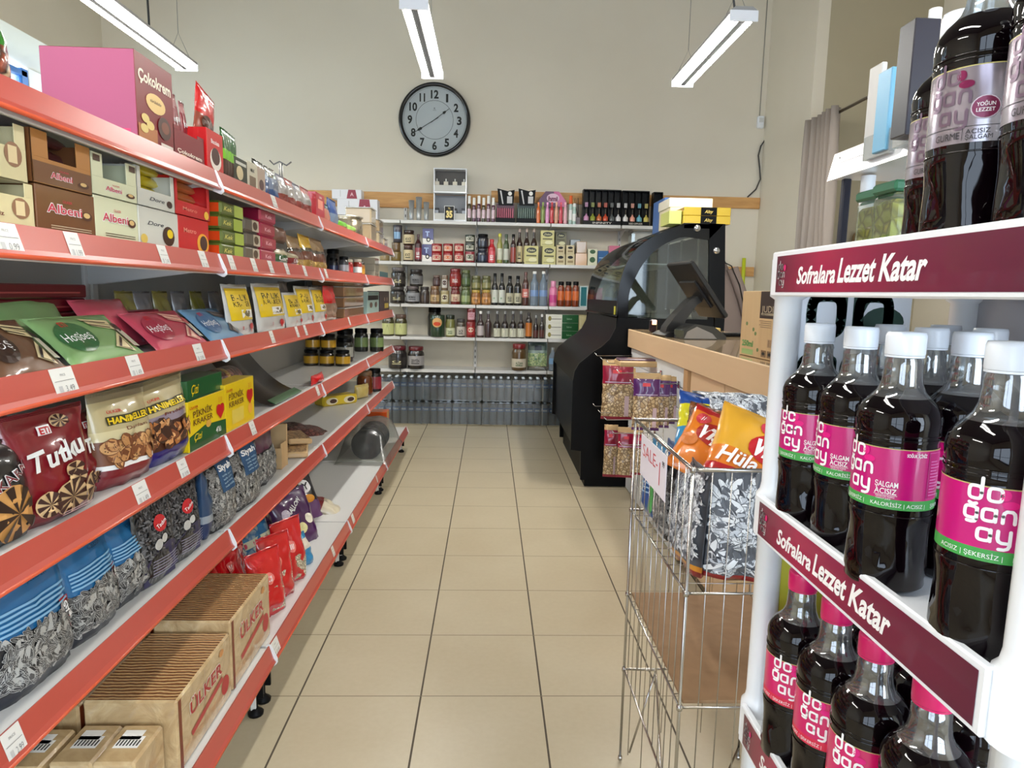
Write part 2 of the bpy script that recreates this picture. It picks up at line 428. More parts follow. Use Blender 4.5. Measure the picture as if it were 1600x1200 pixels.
# products: a prototype is a list of (part name, mesh, index of parent part or None); the first copy and all repeats share meshes
PROTO = {}
def proto(key, fn):
    if key not in PROTO: PROTO[key] = fn()
    return PROTO[key]
def put(parts, name, label, cat, loc, rz=0., lean=0., group=None, roll=0., scale=None):
    rot = (Matrix.Rotation(rz, 3, 'Z') @ Matrix.Rotation(-lean, 3, 'X') @ Matrix.Rotation(roll, 3, 'Y')).to_euler()
    if len(parts) == 1:
        r = link(name, parts[0][1], None, loc, rot)
    else:
        r = empty(name, loc, rot); objs = []
        for (pn, me, par) in parts:
            objs.append(link(pn, me, r if par is None else objs[par]))
    if scale: r.scale = scale
    return tag(r, label, cat, group)
LEFT = pi/2      # things on the long left rack face the aisle (+X)
RIGHT = -pi/2

# ================================================================== THE ROOM
XL, XR, YB, YF, ZC = -4.3, 3.13, 7.95, -2.6, 5.0
struct(MB().box((0, 2.7, -.05), (10.4, 11.0, .1), FLOOR), 'floor')
struct(MB().box((0, 2.7, ZC+.05), (10.4, 11.0, .1), CEIL), 'ceiling')
struct(MB().box(((XL+4.9)/2, YB+.05, ZC/2), (4.9-XL+.2, .1, ZC), WALLC), 'wall_back')
# left wall with the deep high window niche
b = MB()
b.box((XL-.45, (YF+YB)/2-.0, 1.15), (.9, YB-YF, 2.3), WALLC)
b.box((XL-.45, (YF+YB)/2, (3.77+ZC)/2), (.9, YB-YF, ZC-3.77), WALLC)
b.box((XL-.45, (YF+4.9)/2, 3.035), (.9, 4.9-YF, 1.47), WALLC)
struct(b, 'wall_left')
b = MB(); x = XL-.66
BLUEF = pl(24, 104, 178, .35, 0, .3)
fr = MB()
for (y0, y1) in ((4.95, 5.02), (6.28, 6.33), (7.56, 7.66)): fr.box((x, (y0+y1)/2, 3.03), (.05, y1-y0, 1.4), BLUEF, .004)
for z in (2.34, 3.68): fr.box((x, 6.3, z), (.05, 2.7, .06), BLUEF, .004)
for (y0, y1) in ((7.665, YB-.005),): fr.box((x, (y0+y1)/2, 3.035), (.06, y1-y0, 1.44), WHITE, .004)
w1 = struct(fr, 'window_1'); MB().box((x-.01, 6.3, 3.0), (.006, 2.5, 1.34), GLASS).obj('pane', w1)
# right wall: solid part, curtained opening, header, and the recess behind it
b = MB()
b.box((XR+.06, (6.8+YB)/2, ZC/2), (.12, YB-6.8, ZC), WALLC)
struct(b, 'wall_right')
b = MB()
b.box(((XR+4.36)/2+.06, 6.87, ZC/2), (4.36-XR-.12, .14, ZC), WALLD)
struct(b, 'wall_recess')
b = MB(); b.box((4.42, 4.5, ZC/2), (.12, 4.9, ZC), WALLC)
b.box((3.8, 2.0, ZC/2), (1.3, .12, ZC), WALLC)
b.box((XR+.06, (YF+1.9)/2, ZC/2), (.12, 1.9-YF, ZC), WALLC)
struct(b, 'wall_side')
# shop-front wall behind the camera with two glazed openings
b = MB()
for (x0, x1) in ((-5.1, -3.4), (-.6, .2), (3.0, 3.3)): b.box(((x0+x1)/2, YF, ZC/2), (x1-x0, .14, ZC), WALLC)
for (x0, x1) in ((-3.4, -.6), (.2, 3.0)):
    b.box(((x0+x1)/2, YF, .2), (x1-x0, .14, .4), WALLC); b.box(((x0+x1)/2, YF, (3.1+ZC)/2), (x1-x0, .14, ZC-3.1), WALLC)
struct(b, 'wall_front')
for n, (x0, x1) in enumerate(((-3.4, -.6), (.2, 3.0))):
    f = MB()
    for q in (x0, (x0+x1)/2, x1): f.box((q, YF+.02, 1.75), (.07, .08, 2.7), pl(40, 42, 46), .004)
    for z in (.43, 1.1, 3.07): f.box(((x0+x1)/2, YF+.02, z), (x1-x0, .08, .06), pl(40, 42, 46), .004)
    struct(f, 'window_%d' % (n+2))

# lath boards on the back wall
def board(x0, x1, z0, z1, lab):
    m = MB().box(((x0+x1)/2, YB-.02, (z0+z1)/2), (x1-x0, .036, z1-z0), PINE, .003)
    for q in (x0+.12, (x0+x1)/2, x1-.12): m.lathe([(0, 0), (.006, 0), (.006, .003), (0, .003)], DSTEEL, 8)
    tag(m.obj('wall_board'), lab, 'board')
board(-2.1, -.02, 2.44, 2.61, 'long pine board screwed to the back wall above the left shelves')
board(.0, XR-.005, 2.53, 2.655, 'pine board on the back wall ending at the right-hand corner')
board(2.2, XR-.02, 1.75, 1.86, 'short pine board low on the wall behind the hanging jacket')

# wall clock
c0 = at(679, 187, 'y', YB-.03); R = .405
t = empty('wall_clock', (c0.x, YB-.001, c0.z), (0, 0, radians(0)))
tag(t, 'large round black-rimmed wall clock with white dial on the back wall', 'clock')
def ring(mb, prof, m, n=64):
    V, F = [], []; k = len(prof)
    for i in range(n):
        a = 2*pi*i/n
        for r, y in prof: V.append((r*cos(a), y, r*sin(a)))
    for i in range(n):
        j = (i+1) % n
        for q in range(k): F.append((i*k+q, i*k+(q+1) % k, j*k+(q+1) % k, j*k+q))
    mb.add(V, F, m, True)
m = MB(); ring(m, [(R, 0), (R, -.03), (R-.012, -.052), (R-.03, -.055), (R-.042, -.04), (R-.045, -.02), (R-.045, 0)], pl(18, 17, 18, .3, 0, .5)); m.obj('rim', t)
m = MB(); V = lambda a, b: (a, -.018, b)
DIAL = pl(232, 232, 236, .6)
m.disc(0, 0, R-.04, R-.04, DIAL, V, 48, 1); K = lambda a, b: (a, -.0195, b)
for rr, w in ((.208, .0035), (R-.058, .002)):
    q = MB(); ring(m, [(rr, -.0195), (rr, -.0202), (rr+w, -.0202), (rr+w, -.0195)], INK)
for h in range(1, 13):
    a = radians(90-30*h); m.text(str(h), .278*cos(a), .278*sin(a), .088, INK, K, bold=.035, w={1: .026, 11: .062}.get(h, .052 if h < 10 else .088))
m.text('K', 0, .125, .02, INK, K); m.text('CLOCK', 0, .105, .008, INK, K)
m.obj('dial', t)
def hand(mb, a, L, w, y):
    a = radians(a); d = (cos(a), sin(a)); nx, nz = -d[1], d[0]
    P = [(-.05, w*.6), (L*.55, w*.5), (L*.6, w*2.6), (L*.72, w*1.6), (L*.76, w*.5), (L, w*.3), (L, -w*.3), (L*.76, -w*.5), (L*.72, -w*1.6), (L*.6, -w*2.6), (L*.55, -w*.5), (-.05, -w*.6)]
    V = [(d[0]*p+nx*q, yy, d[1]*p+nz*q) for yy in (y, y-.002) for p, q in P]; n = len(P)
    mb.add(V, [tuple(range(n)), tuple(range(n, 2*n))[::-1]]+[(i, (i+1) % n, n+(i+1) % n, n+i) for i in range(n)], INK)
m = MB(); hand(m, 212, .30, .006, -.024); m.obj('minute_hand', t)
m = MB(); hand(m, 37, .21, .006, -.028); m.obj('hour_hand', t)
m = MB(); V = lambda a, b: (a, -.038, b); m.disc(0, 0, R-.04, R-.04, GLASS, V, 48, 1); m.obj('cover_glass', t)

# sensor and loose cable
c0 = at(1190, 191, 'y', YB-.03)
tag(MB().box((XR-.06, YB-.025, c0.z), (.075, .045, .135), WPLA, .01).box((XR-.06, YB-.05, c0.z+.02), (.05, .006, .05), pl(214, 216, 216), .002).obj('motion_sensor'), 'small white motion sensor high in the right corner of the back wall', 'sensor')
P = [at(u, v, 'y', YB-.02) for u, v in ((1195, 219), (1189, 228), (1185, 243), (1187, 262), (1188, 280), (1181, 296), (1168, 308))]
tag(MB().tube(P, .009, pl(70, 68, 64, .6), 6).obj('wall_cable'), 'loose grey cable hanging down the back wall near the right corner', 'cable')
tag(MB().tube([(XR-.07, YB-.015, 4.99), (XR-.07, YB-.015, c0.z+.07)], .005, pl(150, 146, 136, .7), 5).obj('sensor_wire'), 'thin painted wire running up the wall from the motion sensor', 'wire')

# hanging tube lights (four rows, the nearer ones light the shop from behind the camera)
def fixture():
    h = MB(); L = 1.26
    h.prism([(-.082, .034), (-.082, .052), (-.05, .075), (.05, .075), (.082, .052), (.082, .034), (.06, .03), (-.06, .03)], 0.0, L, pl(150, 150, 150, .6))
    h.box((0, L/2, .020), (.040, L-.02, .04), dull('shaded_ballast_cover', 28, .7), .002)  # shade between the tubes is put into this ridge's dark colour
    e = [MB().box((0, y, .022), (.166, .012, .062), pl(232, 236, 244, .4), .002) for y in (0.0, L)]
    t = []
    for s in (-.042, .042):
        q = MB(); q.M = Matrix.Translation((s, .02, .006)) @ Matrix.Rotation(radians(-90), 4, 'X')
        q.lathe([(.0, 0), (.016, 0), (.019, .02), (.019, L-.06), (.016, L-.04), (0, L-.04)], TUBE, 12); t.append(q)
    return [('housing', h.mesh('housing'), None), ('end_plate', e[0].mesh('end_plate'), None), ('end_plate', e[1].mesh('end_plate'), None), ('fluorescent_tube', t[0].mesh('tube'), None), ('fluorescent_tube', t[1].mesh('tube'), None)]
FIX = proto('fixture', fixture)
FL = {(-2.29, 4.1): 'hanging twin-tube light at the upper left, above the red rack', (-.46, 4.1): 'hanging twin-tube light in the middle, straight above the wall clock', (1.45, 4.1): 'hanging twin-tube light at the upper right, left of the room corner'}
def hang(x, y, lab, grp='ceiling tube lights', watt=None):
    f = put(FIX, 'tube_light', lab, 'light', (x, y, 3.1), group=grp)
    w = MB()
    for q in (.12, 1.14): w.tube([(-.07, q, .06), (0, q, .22), (.07, q, .06)], .0018, DSTEEL, 4); w.tube([(0, q, .22), (0, q, ZC-3.1)], .0018, DSTEEL, 4)
    link('hanging_wire', proto('hw', lambda: w.mesh('hanging_wire')), f)
    l = area('fixture_lamp', (0, .63, -.012), (0, 0, 0), .13, 1.18, watt or LAMP_W, (1, .965, .90)); l.parent = f
for (x, y), lab in FL.items(): hang(x, y, lab)
for x in (-2.29, -.46, 1.45):
    for y in (.1,): hang(x, y, 'hanging twin-tube light overhead, outside the picture', 'tube lights behind the viewpoint', 2.)
cb = at(690, 0, 'y', 4.3)
tag(MB().tube([(-2.4, 5.0, 5), (-2.38, 5.0, 3.25), (-2.34, 4.95, 3.18)], .008, pl(60, 60, 60), 6).obj('power_cord'), 'dark power cord dropping to the upper left tube light', 'cord')
tag(MB().tube([(1.42, 4.3, 5), (1.40, 4.28, 3.5), (1.43, 4.2, 3.18)], .007, pl(60, 60, 60), 6).obj('power_cord'), 'dark power cord dropping to the upper right tube light', 'cord')

# curtain and rod over the opening in the right wall
t = tag(MB().tube([(XR-.02, 6.78, 3.17), (XR-.02, 2.1, 3.17)], .014, pl(112, 100, 84, .35, .6), 8).obj('curtain_rod'), 'thin brown curtain rod across the opening in the right wall', 'rod')
cur = MB(); V, F = [], []; N = 60; NZ = 14
for j in range(NZ+1):
    z = 3.22-(3.2)*j/NZ; sp = 1+.12*j/NZ
    for i in range(N+1):
        q = i/N; y = 6.78-(.62*q)*sp; xx = XR-.04+.045*sin(q*2*pi*6+.5*sin(j*.5))+.015*sin(q*31+j*.3)
        V.append((xx, y, z))
for j in range(NZ):
    for i in range(N): F.append((j*(N+1)+i, j*(N+1)+i+1, (j+1)*(N+1)+i+1, (j+1)*(N+1)+i))
cur.add(V, F, pl(168, 156, 146, .9), True); co = cur.obj('curtain'); mo = co.modifiers.new('t', 'SOLIDIFY'); mo.thickness = .003
tag(co, 'greyish beige fabric curtain gathered at the right wall corner', 'curtain')

# ================================================================== LONG RED-RAILED RACK ON THE LEFT
DECK = [1.865, 1.600, 1.318, .992, .660, .232]          # top of each shelf board, top to bottom
XF, XFB, XBK = -.875, -.745, -1.31                      # front edge, base front edge, back panel
BAYY = [.955, 2.27, 3.585, 4.90, 6.215]
def bay_parts(first):
    L = 1.307; P = []
    for y in (.018, L-.018):
        m = MB()
        m.box((XBK-.02, y, .98), (.05, .03, 1.90), WMET, .002)
        for k in range(24): m.box((XBK-.004, y, .2+k*.07), (.004, .008, .03), BLK, .0005)
        P.append(('upright', m.mesh('upright'), None))
    P.append(('back_panel', MB().box((XBK-.01, L/2, 1.02), (.012, L-.03, 1.68), pl(176, 176, 172, .5), .001).mesh('back_panel'), None))
    for y in (.036, L-.036):
        f = MB(); f.box((XBK/2+XFB/2-.02, y, .125), (XFB-XBK-.12, .03, .10), WMET, .003)
        f.box((XFB-.05, y+.012, .12), (.03, .012, .13), BLK, .002)
        f.box((XFB-.065, y, .055), (.02, .02, .10), WMET, .002)
        f.lathe([(0, 0), (.026, 0), (.028, .01), (.014, .022), (.008, .03), (.008, .08), (0, .08)], BLK, 12, (XFB-.06, y, 0))
        P.append(('foot', f.mesh('foot'), None))
    for k, z in enumerate(DECK):
        xf = XFB if k == 5 else XF
        s = MB(); s.box(((xf-.02+XBK)/2, L/2, z-.014), (xf-.02-XBK, L-.006, .028), WMET, .002)
        s.box((xf-.025, L/2, z-.034), (.012, L-.01, .05), WMET, .002)
        if k < 5:
            for y in (.012, L-.012): s.prism([(XBK, z-.028), (xf-.03, z-.028), (xf-.03, z-.045), (XBK+.03, z-.10), (XBK, z-.10)], y-.002, y+.002, WMET)
        P.append(('shelf_board', s.mesh('shelf_board'), None)); si = len(P)-1
        r = MB(); zt = z+.006
        r.prism([(xf-.022, zt), (xf-.017, zt+.003), (xf-.003, zt-.044), (xf+.004, zt-.056), (xf+.001, zt-.063), (xf-.008, zt-.060), (xf-.014, zt-.05)], .004, L-.004, RAIL)
        r.tube([(xf+.001, .004, zt-.058), (xf+.001, L-.004, zt-.058)], .005, RAILLIP, 6)
        P.append(('price_rail', r.mesh('price_rail'), si))
        for y in (.001, L-.001):
            e = MB().prism([(xf-.03, zt-.062), (xf-.03, zt+.0), (xf-.015, zt+.001), (xf+.007, zt-.05), (xf+.008, zt-.066), (xf-.002, zt-.074)], y-.0012, y+.0018, WPLA)
            P.append(('rail_end_bracket', e.mesh('rail_end_bracket'), si))
    return P
BAYP = bay_parts(True)
BLAB = ['white metal rack bay with red price rails, nearest the camera', 'second red-railed rack bay from the camera, ending at the red-bag pile', 'third red-railed rack bay from the camera, mostly bare on its lowest shelf', 'farthest red-railed rack bay, beside the shelves on the back wall']
bays = []
for i in range(4):
    r = put(BAYP, 'gondola_rack', BLAB[i], 'rack', (0, BAYY[i], 0), group='bays of the long red rack'); bays.append(r)
# price cards clipped on the rails: (shelf, u, v) of each card in the photo
TAGS = [(1, 14, 366, .07), (1, 119, 376, .05), (1, 258, 393, .05), (1, 320, 401, .05), (1, 364, 406, .05), (1, 399, 411, .05), (1, 425, 415, .05), (1, 450, 419, .05), (1, 478, 423, .05), (1, 511, 431, .05),
        (2, 103, 588, .075), (2, 213, 568, .06), (2, 313, 547, .06), (2, 427, 523, .045), (2, 466, 518, .04), (2, 479, 516, .04), (2, 547, 500, .04),
        (3, 224, 770, .065), (3, 289, 736, .055), (3, 397, 668, .05), (3, 498, 614, .05), (4, 4, 911, .05), (0, 430, 303, .06), (0, 574, 368, .04),
        (5, 433, 1024, .07), (5, 553, 822, .05), (5, 520, 729, .04), (5, 590, 755, .03)]
PRICES = ['0.99', '1.99', '2.49', '2.99', '3.49', '1.49']
for i, (k, u, v, w) in enumerate(TAGS):
    xf = XFB if k == 5 else XF
    p = at(u, v, 'x', xf-.004); bi = min(3, max(0, sum(1 for y in BAYY[1:4] if p.y > y))); bay = bays[bi]
    sh = [c for c in bay.children if c.name.startswith('shelf_board')][k]
    zc = DECK[k]-.022
    m = MB(); xo = lambda z: xf-.002-.30*(z-(DECK[k]-.05))
    fn = lambda a, z: (xo(z)+.0035, a, z); y0 = p.y-BAYY[bi]
    m.rect(y0-w/2, y0+w/2, zc-.034, zc+.03, pl(226, 226, 222, .35, 0, .4), fn)
    fn2 = lambda a, z: (xo(z)+.0045, a, z)
    m.text('PRICE', y0, zc+.016, .005, pl(130, 130, 132), fn2, bold=0); m.text(PRICES[i % 6], y0+w*.14, zc-.012, .013, pl(116, 116, 118), fn2, w=w*.38, bold=-.01)
    m.rect(y0-w*.42, y0+w*.42, zc+.0035, zc+.0045, pl(120, 120, 120), fn2); m.rect(y0-w*.34, y0-w*.18, zc-.018, zc-.006, pl(190, 190, 190), fn2)
    m.obj('price_card', sh)

# ================================================================== SHELVES ON THE BACK WALL
BZ = [2.268, 1.822, 1.358, .992, .626]; YSF = 7.55
b = empty('bracket_shelving', (0, YB-.04, 0)); tag(b, 'white bracketed wall shelving along the back wall, five boards high', 'shelving')
for q in (-1.72, -.98, .62-.78, .665, 1.50, 1.96):
    m = MB(); m.box((q, YB-.018, 1.55), (.035, .03, 2.1), WMET, .002)
    for k in range(28): m.box((q, YB-.034, .6+k*.07), (.008, .002, .03), BLK, .0005)
    m.obj('slotted_upright', b, (0, -(YB-.04), 0))
for k, z in enumerate(BZ):
    for (x0, x1) in ((-1.98, -.996), (-.99, -.155), (-.15, .66), (.666, 1.44), (1.45, 1.93)) if k == 0 else ((-1.98, -.996), (-.99, -.155), (-.15, .66), (.666, 1.50)):
        m = MB(); m.box(((x0+x1)/2, (YSF+YB-.04)/2, z-.018), (x1-x0-.003, YB-.04-YSF, .036), WMET, .003)
        m.obj('shelf_board', b, (0, -(YB-.04), 0))
    for q in (-1.72, -.98, -.16, .665, 1.50):
        m = MB().prism([(YB-.04, z-.036), (YSF+.05, z-.036), (YSF+.05, z-.05), (YB-.04, z-.13)], q-.002, q+.002, WMET, 'yz'); m.obj('bracket', b, (0, -(YB-.04), 0))

# ================================================================== COUNTER AND CURVED SHOWCASE
CT = 1.247
t = empty('service_counter', (1.06, 1.6, 0)); tag(t, 'long beige laminate service counter with slatted front panel on the right', 'counter')
def P2(mb, name, par=t): 
    return mb.obj(name, par, loc=(-par.location.x, -par.location.y, -par.location.z))
P2(MB().box((1.41, 3.42, CT-.066), (.72, 3.24, .132), LAM, .003).box((1.41, 3.42, CT-.001), (.70, 3.22, .004), make_wood('worktop_laminate', (168, 142, 108), (186, 160, 124), 1, 2.5, .16, .7), .001), 'worktop')
m = MB()
for (y0, y1) in ((1.81, 2.3), (2.31, 2.98), (2.99, 3.50)): m.box((1.085, (y0+y1)/2, .6), (.02, y1-y0-.004, 1.03), LAM, .002)
P2(m, 'front_panel')
P2(MB().box((1.075, 3.55, .58), (.03, .07, 1.06), make_wood('edge_strip', (178, 140, 96), (192, 152, 106), 2, 4., .5), .002), 'edge_strip')
m = MB()
for k in range(9):
    z1 = 1.112-k*.122; m.box((1.09, 4.32, z1-.059), (.018, 1.44, .116), pl(216, 220, 222, .4), .002)
    m.box((1.098, 4.32, z1-.119), (.008, 1.44, .01), pl(60, 60, 60), .001)
P2(m, 'slatwall_panel')
P2(MB().box((1.45, 3.42, .55), (.62, 3.2, 1.08), pl(190, 160, 124, .6), .003), 'cabinet_body')

# curved glass showcase: outline read from its near end
YC0, YC1 = 5.08, 6.68
def cp(pts): return [(p.x, p.z) for p in (at(u, v, 'y', YC0) for u, v in pts)]
OUT = cp([(1131, 350), (1100, 349), (1085, 349), (1070, 351), (1055, 355), (1040, 360), (1025, 367), (1010, 376), (1000, 384), (990, 393), (982, 405), (975, 420), (970, 436), (967, 452), (965, 470)])
LOW = cp([(965, 482), (966, 495), (962, 513), (953, 530), (940, 542), (927, 550), (915, 560), (905, 568), (898, 580), (895, 596)])
INN = cp([(981, 497), (982, 465), (985, 452), (990, 440), (997, 425), (1005, 412), (1015, 400), (1025, 390), (1037, 382), (1050, 376), (1062, 371), (1074, 370), (1107, 375), (1107, 500)])
XBK2 = 1.765
t2 = empty('curved_showcase', (.8, YC0, 0)); tag(t2, 'black curved-glass refrigerated showcase standing at the far end of the counter', 'display case')
Q = lambda mb, name, par=None: mb.obj(name, par or t2, loc=None if par else (-.8, -YC0, 0))
zb = INN[0][1]
# side frames (near and far): a band between OUT and INN, plus the lower cheek
def frame(y0, y1):
    m = MB(); A = OUT+[(OUT[-1][0], zb)]; 
    arc_o = OUT[::-1]; arc_i = INN[:-1]
    n = 18
    def samp(pl_, k):
        L = [0.]
        for a, b2 in zip(pl_, pl_[1:]): L.append(L[-1]+sqrt((a[0]-b2[0])**2+(a[1]-b2[1])**2))
        s_ = L[-1]*k
        for i in range(len(L)-1):
            if s_ <= L[i+1]+1e-9:
                f = (s_-L[i])/(L[i+1]-L[i] or 1); return (pl_[i][0]+(pl_[i+1][0]-pl_[i][0])*f, pl_[i][1]+(pl_[i+1][1]-pl_[i][1])*f)
        return pl_[-1]
    a0 = [(OUT[-1][0], zb)]+arc_o
    for k in range(n):
        o1, o2, i1, i2 = samp(a0, k/n), samp(a0, (k+1)/n), samp(arc_i, k/n), samp(arc_i, (k+1)/n)
        m.prism([o1, o2, i2, i1], y0, y1, GLOSSBLK)
    m.prism([(INN[-2][0], OUT[0][1]), (OUT[0][0]+.012, OUT[0][1]), (XBK2+.03, zb), (INN[-1][0], zb)], y0, y1, BLACK)
    return m
Q(frame(YC0, YC0+.03), 'end_frame'); Q(frame(YC1-.03, YC1), 'end_frame')
for y in (YC0+.012, YC1-.016):
    Q(MB().prism(INN, y, y+.005, SHOWGLASS), 'side_glass')
cheek = [(XBK2+.03, zb), (OUT[-1][0], zb)]+LOW+[(LOW[-1][0], .30), (LOW[-1][0]+.08, .29), (LOW[-1][0]+.085, .06), (XBK2+.02, .06)]
Q(MB().prism(cheek, YC0, YC0+.035, BLACK), 'end_cheek'); Q(MB().prism(cheek, YC1-.035, YC1, BLACK), 'end_cheek')
# curved front glass and lower curved fascia
def sheet(pts, y0, y1, m, th=.006):
    mb = MB(); V = [(p[0], y, p[1]) for p in pts for y in (y0, y1)]; n = len(pts)
    mb.add(V, [(2*i, 2*i+1, 2*i+3, 2*i+2) for i in range(n-1)], m, True); return mb
GC = [(x, z) for x, z in OUT[2:]]
Q(sheet(GC, YC0+.03, YC1-.03, SHOWGLASS), 'curved_glass')
FASC = dull('smoked_fascia', 9, .42, .12)
Q(sheet([OUT[-1]]+LOW, YC0+.035, YC1-.035, FASC), 'lower_fascia')
Q(MB().tube([(OUT[-1][0]-.002, YC0, zb+.01), (OUT[-1][0]-.002, YC1, zb+.01)], .012, BLACK, 8), 'front_rail')
bx = LOW[-1][0]
Q(MB().box(((bx+XBK2)/2+.01, (YC0+YC1)/2, .62), (XBK2-bx-.03, YC1-YC0-.08, .62), BLACK, .004).box(((bx+XBK2)/2+.05, (YC0+YC1)/2, .17), (XBK2-bx-.14, YC1-YC0-.06, .34), BLK, .004), 'base_cabinet')
Q(MB().box(((OUT[-1][0]+XBK2)/2+.03, (YC0+YC1)/2, zb-.02), (XBK2-OUT[-1][0]-.06, YC1-YC0-.07, .03), pl(176, 188, 188, .25, .4), .003), 'display_deck')
Q(MB().box((OUT[1][0]-.02, (YC0+YC1)/2, OUT[1][1]-.022), (.27, YC1-YC0, .045), BLACK, .006), 'top_panel')
s0 = at(1005, 407, 'y', YC0); s1 = at(1072, 424, 'y', YC0)
Q(MB().box(((s0.x+s1.x)/2+.02, (YC0+YC1)/2, s1.z+.05), (s1.x-s0.x, YC1-YC0-.1, .012), pl(206, 212, 210, .2), .002).tube([(s0.x+.01, YC0+.04, s1.z+.06), (s0.x+.01, YC1-.04, s1.z+.06)], .012, pl(220, 224, 222, .3), 8), 'glass_shelf')
m = MB()
for i in range(3):
    y0 = YC0+.06+i*.5; m.box((XBK2-.03, y0+.01, (zb+OUT[0][1])/2), (.02, .02, OUT[0][1]-zb-.08), CHROME, .002); m.box((XBK2-.03, y0+.46, (zb+OUT[0][1])/2), (.02, .02, OUT[0][1]-zb-.08), CHROME, .002)
    m.box((XBK2-.03, y0+.235, (zb+OUT[0][1])/2), (.005, .44, OUT[0][1]-zb-.1), dull('dark_door_glass', 40, .2, .12), .001)
Q(m, 'sliding_door')
for (u, v) in ((1119, 392), (1089, 357)):
    p = at(u, v, 'y', YC0); m = MB(); m.M = Matrix.Translation(p) @ Matrix.Rotation(pi/2, 4, 'X')
    m.lathe([(0, 0), (.026, 0), (.026, .012), (.02, .022), (0, .026)], pl(170, 172, 174, .15, .8), 16); Q(m, 'fixing_knob')
m = MB().box((OUT[-1][0]+.0, YC0+.1, zb+.05), (.006, .05, .07), pl(196, 190, 60), .001); Q(m, 'yellow_sticker')

# ================================================================== WIRE DUMP BIN
CX0, CX1, CY0, CY1 = .447, .835, 1.40, 1.98; RZ = [1.128, .846, .572, .32, .012]
t3 = empty('wire_dump_bin', (CX0, CY0, 0)); tag(t3, 'chrome wire dump bin full of seed bags in front of the counter', 'dump bin')
Q3 = lambda mb, name: mb.obj(name, t3, loc=(-CX0, -CY0, 0))
for (x, y) in ((CX0, CY0), (CX1, CY0), (CX0, CY1), (CX1, CY1)): Q3(MB().tube([(x, y, .012), (x, y, RZ[0])], .0042, CHROME, 8), 'corner_post')
for z in RZ[:4]: Q3(MB().tube([(CX0, CY0, z), (CX1, CY0, z), (CX1, CY1, z), (CX0, CY1, z)], .0036 if z < 1.1 else .005, CHROME, 8, True), 'rim_ring')
m = MB(); N = 11
for i in range(1, N):
    y = CY0+(CY1-CY0)*i/N
    for x in (CX0, CX1): m.tube([(x, y, RZ[0]), (x, y, RZ[3] if i % 3 else .1)], .0015, CHROME, 5)
for i in range(1, 9):
    x = CX0+(CX1-CX0)*i/9
    for y in (CY0, CY1): m.tube([(x, y, RZ[0]), (x, y, RZ[3] if i % 3 else .1)], .0015, CHROME, 5)
for i in range(1, N):
    y = CY0+(CY1-CY0)*i/N
    for z in (RZ[1], RZ[2]): m.tube([(CX0, y, z), (CX1, y, z)], .0014, CHROME, 4)
Q3(m, 'vertical_wires')
m = MB(); m.tube([(CX0, CY1, RZ[3]), (CX0+.1, CY1-.01, RZ[3]), (CX0+.02, CY1-.5, .03)], .0035, CHROME, 6); m.tube([(CX0+.1, CY1-.01, RZ[3]), (CX0+.03, CY1, .03)], .0035, CHROME, 6)
m.tube([(CX0, CY0, .05), (CX1, CY1, .05)], .0035, CHROME, 6); Q3(m, 'cross_brace')
for (x, y) in ((CX0, CY0), (CX1, CY0), (CX0, CY1), (CX1, CY1)):
    for z in RZ: Q3(MB().lathe([(0, -.008), (.007, -.006), (.0075, 0), (.007, .006), (0, .008)], CHROME, 8, (x, y, z)), 'corner_joint')
tag(MB().box(((CX0+CX1)/2, (CY0+CY1)/2, RZ[2]+.007), (CX1-CX0-.02, CY1-CY0-.02, .008), CARD, .001).obj('cardboard_sheet'), 'flat brown cardboard sheet on the empty lower level of the wire bin', 'cardboard')
tag(MB().box(((CX0+CX1)/2+.05, (CY0+CY1)/2, RZ[1]+.006), (CX1-CX0-.11, CY1-CY0-.1, .006), KRAFT, .001).obj('cardboard_sheet'), 'torn cardboard sheet under the bags in the upper wire basket', 'cardboard')
# sale card on the aisle side
a = at(1006, 677, 'x', CX0-.006); c = at(1046, 712, 'x', CX0-.006); d = at(1046, 755, 'x', CX0-.006)
m = MB(); y0, y1 = c.y, a.y; z0, z1 = at(1009, 722, 'x', CX0-.006).z, a.z
z0 = min(z0, 1.0); z1 = max(z1, 1.1)
m.box((CX0-.011, (y0+y1)/2, (z0+z1)/2), (.002, y1-y0, z1-z0), pl(232, 228, 238, .6), .0004)
RED = pl(214, 60, 70); fn = lambda a_, b_: (CX0-.0125, y1-a_, b_)
W_ = y1-y0; m.text('SALE-', W_*.40, (z0+z1)/2+.02, .036, RED, fn, bold=-.005, w=W_*.6); m.text('1', W_*.78, (z0+z1)/2+.0, .065, RED, fn, bold=-.01); m.text('99', W_*.90, (z0+z1)/2+.03, .016, INK, fn)
tag(m.obj('sale_card'), 'white handwritten card reading SALE clipped on the wire bin', 'sign')

# ================================================================== WHITE JUICE DISPLAY AT THE RIGHT
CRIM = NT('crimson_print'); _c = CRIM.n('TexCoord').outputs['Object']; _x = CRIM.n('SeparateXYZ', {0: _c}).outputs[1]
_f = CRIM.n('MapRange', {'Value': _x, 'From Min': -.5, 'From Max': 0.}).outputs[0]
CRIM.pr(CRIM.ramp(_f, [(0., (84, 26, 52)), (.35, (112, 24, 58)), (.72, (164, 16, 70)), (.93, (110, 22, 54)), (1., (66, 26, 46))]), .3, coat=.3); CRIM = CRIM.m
t4 = empty('juice_display_stand', (.425, .985, 0), (0, 0, 0)); tag(t4, 'white plastic three-tier juice display stand with crimson slogan bands', 'display stand')
DX1, DLEN = .72, .475                       # depth (X) end, length along the aisle
def Q4(mb, name): return mb.obj(name, t4)
TZ = [1.553, 1.187, .838, .50]              # tray tops
PNK = pl(214, 20, 110, .4)
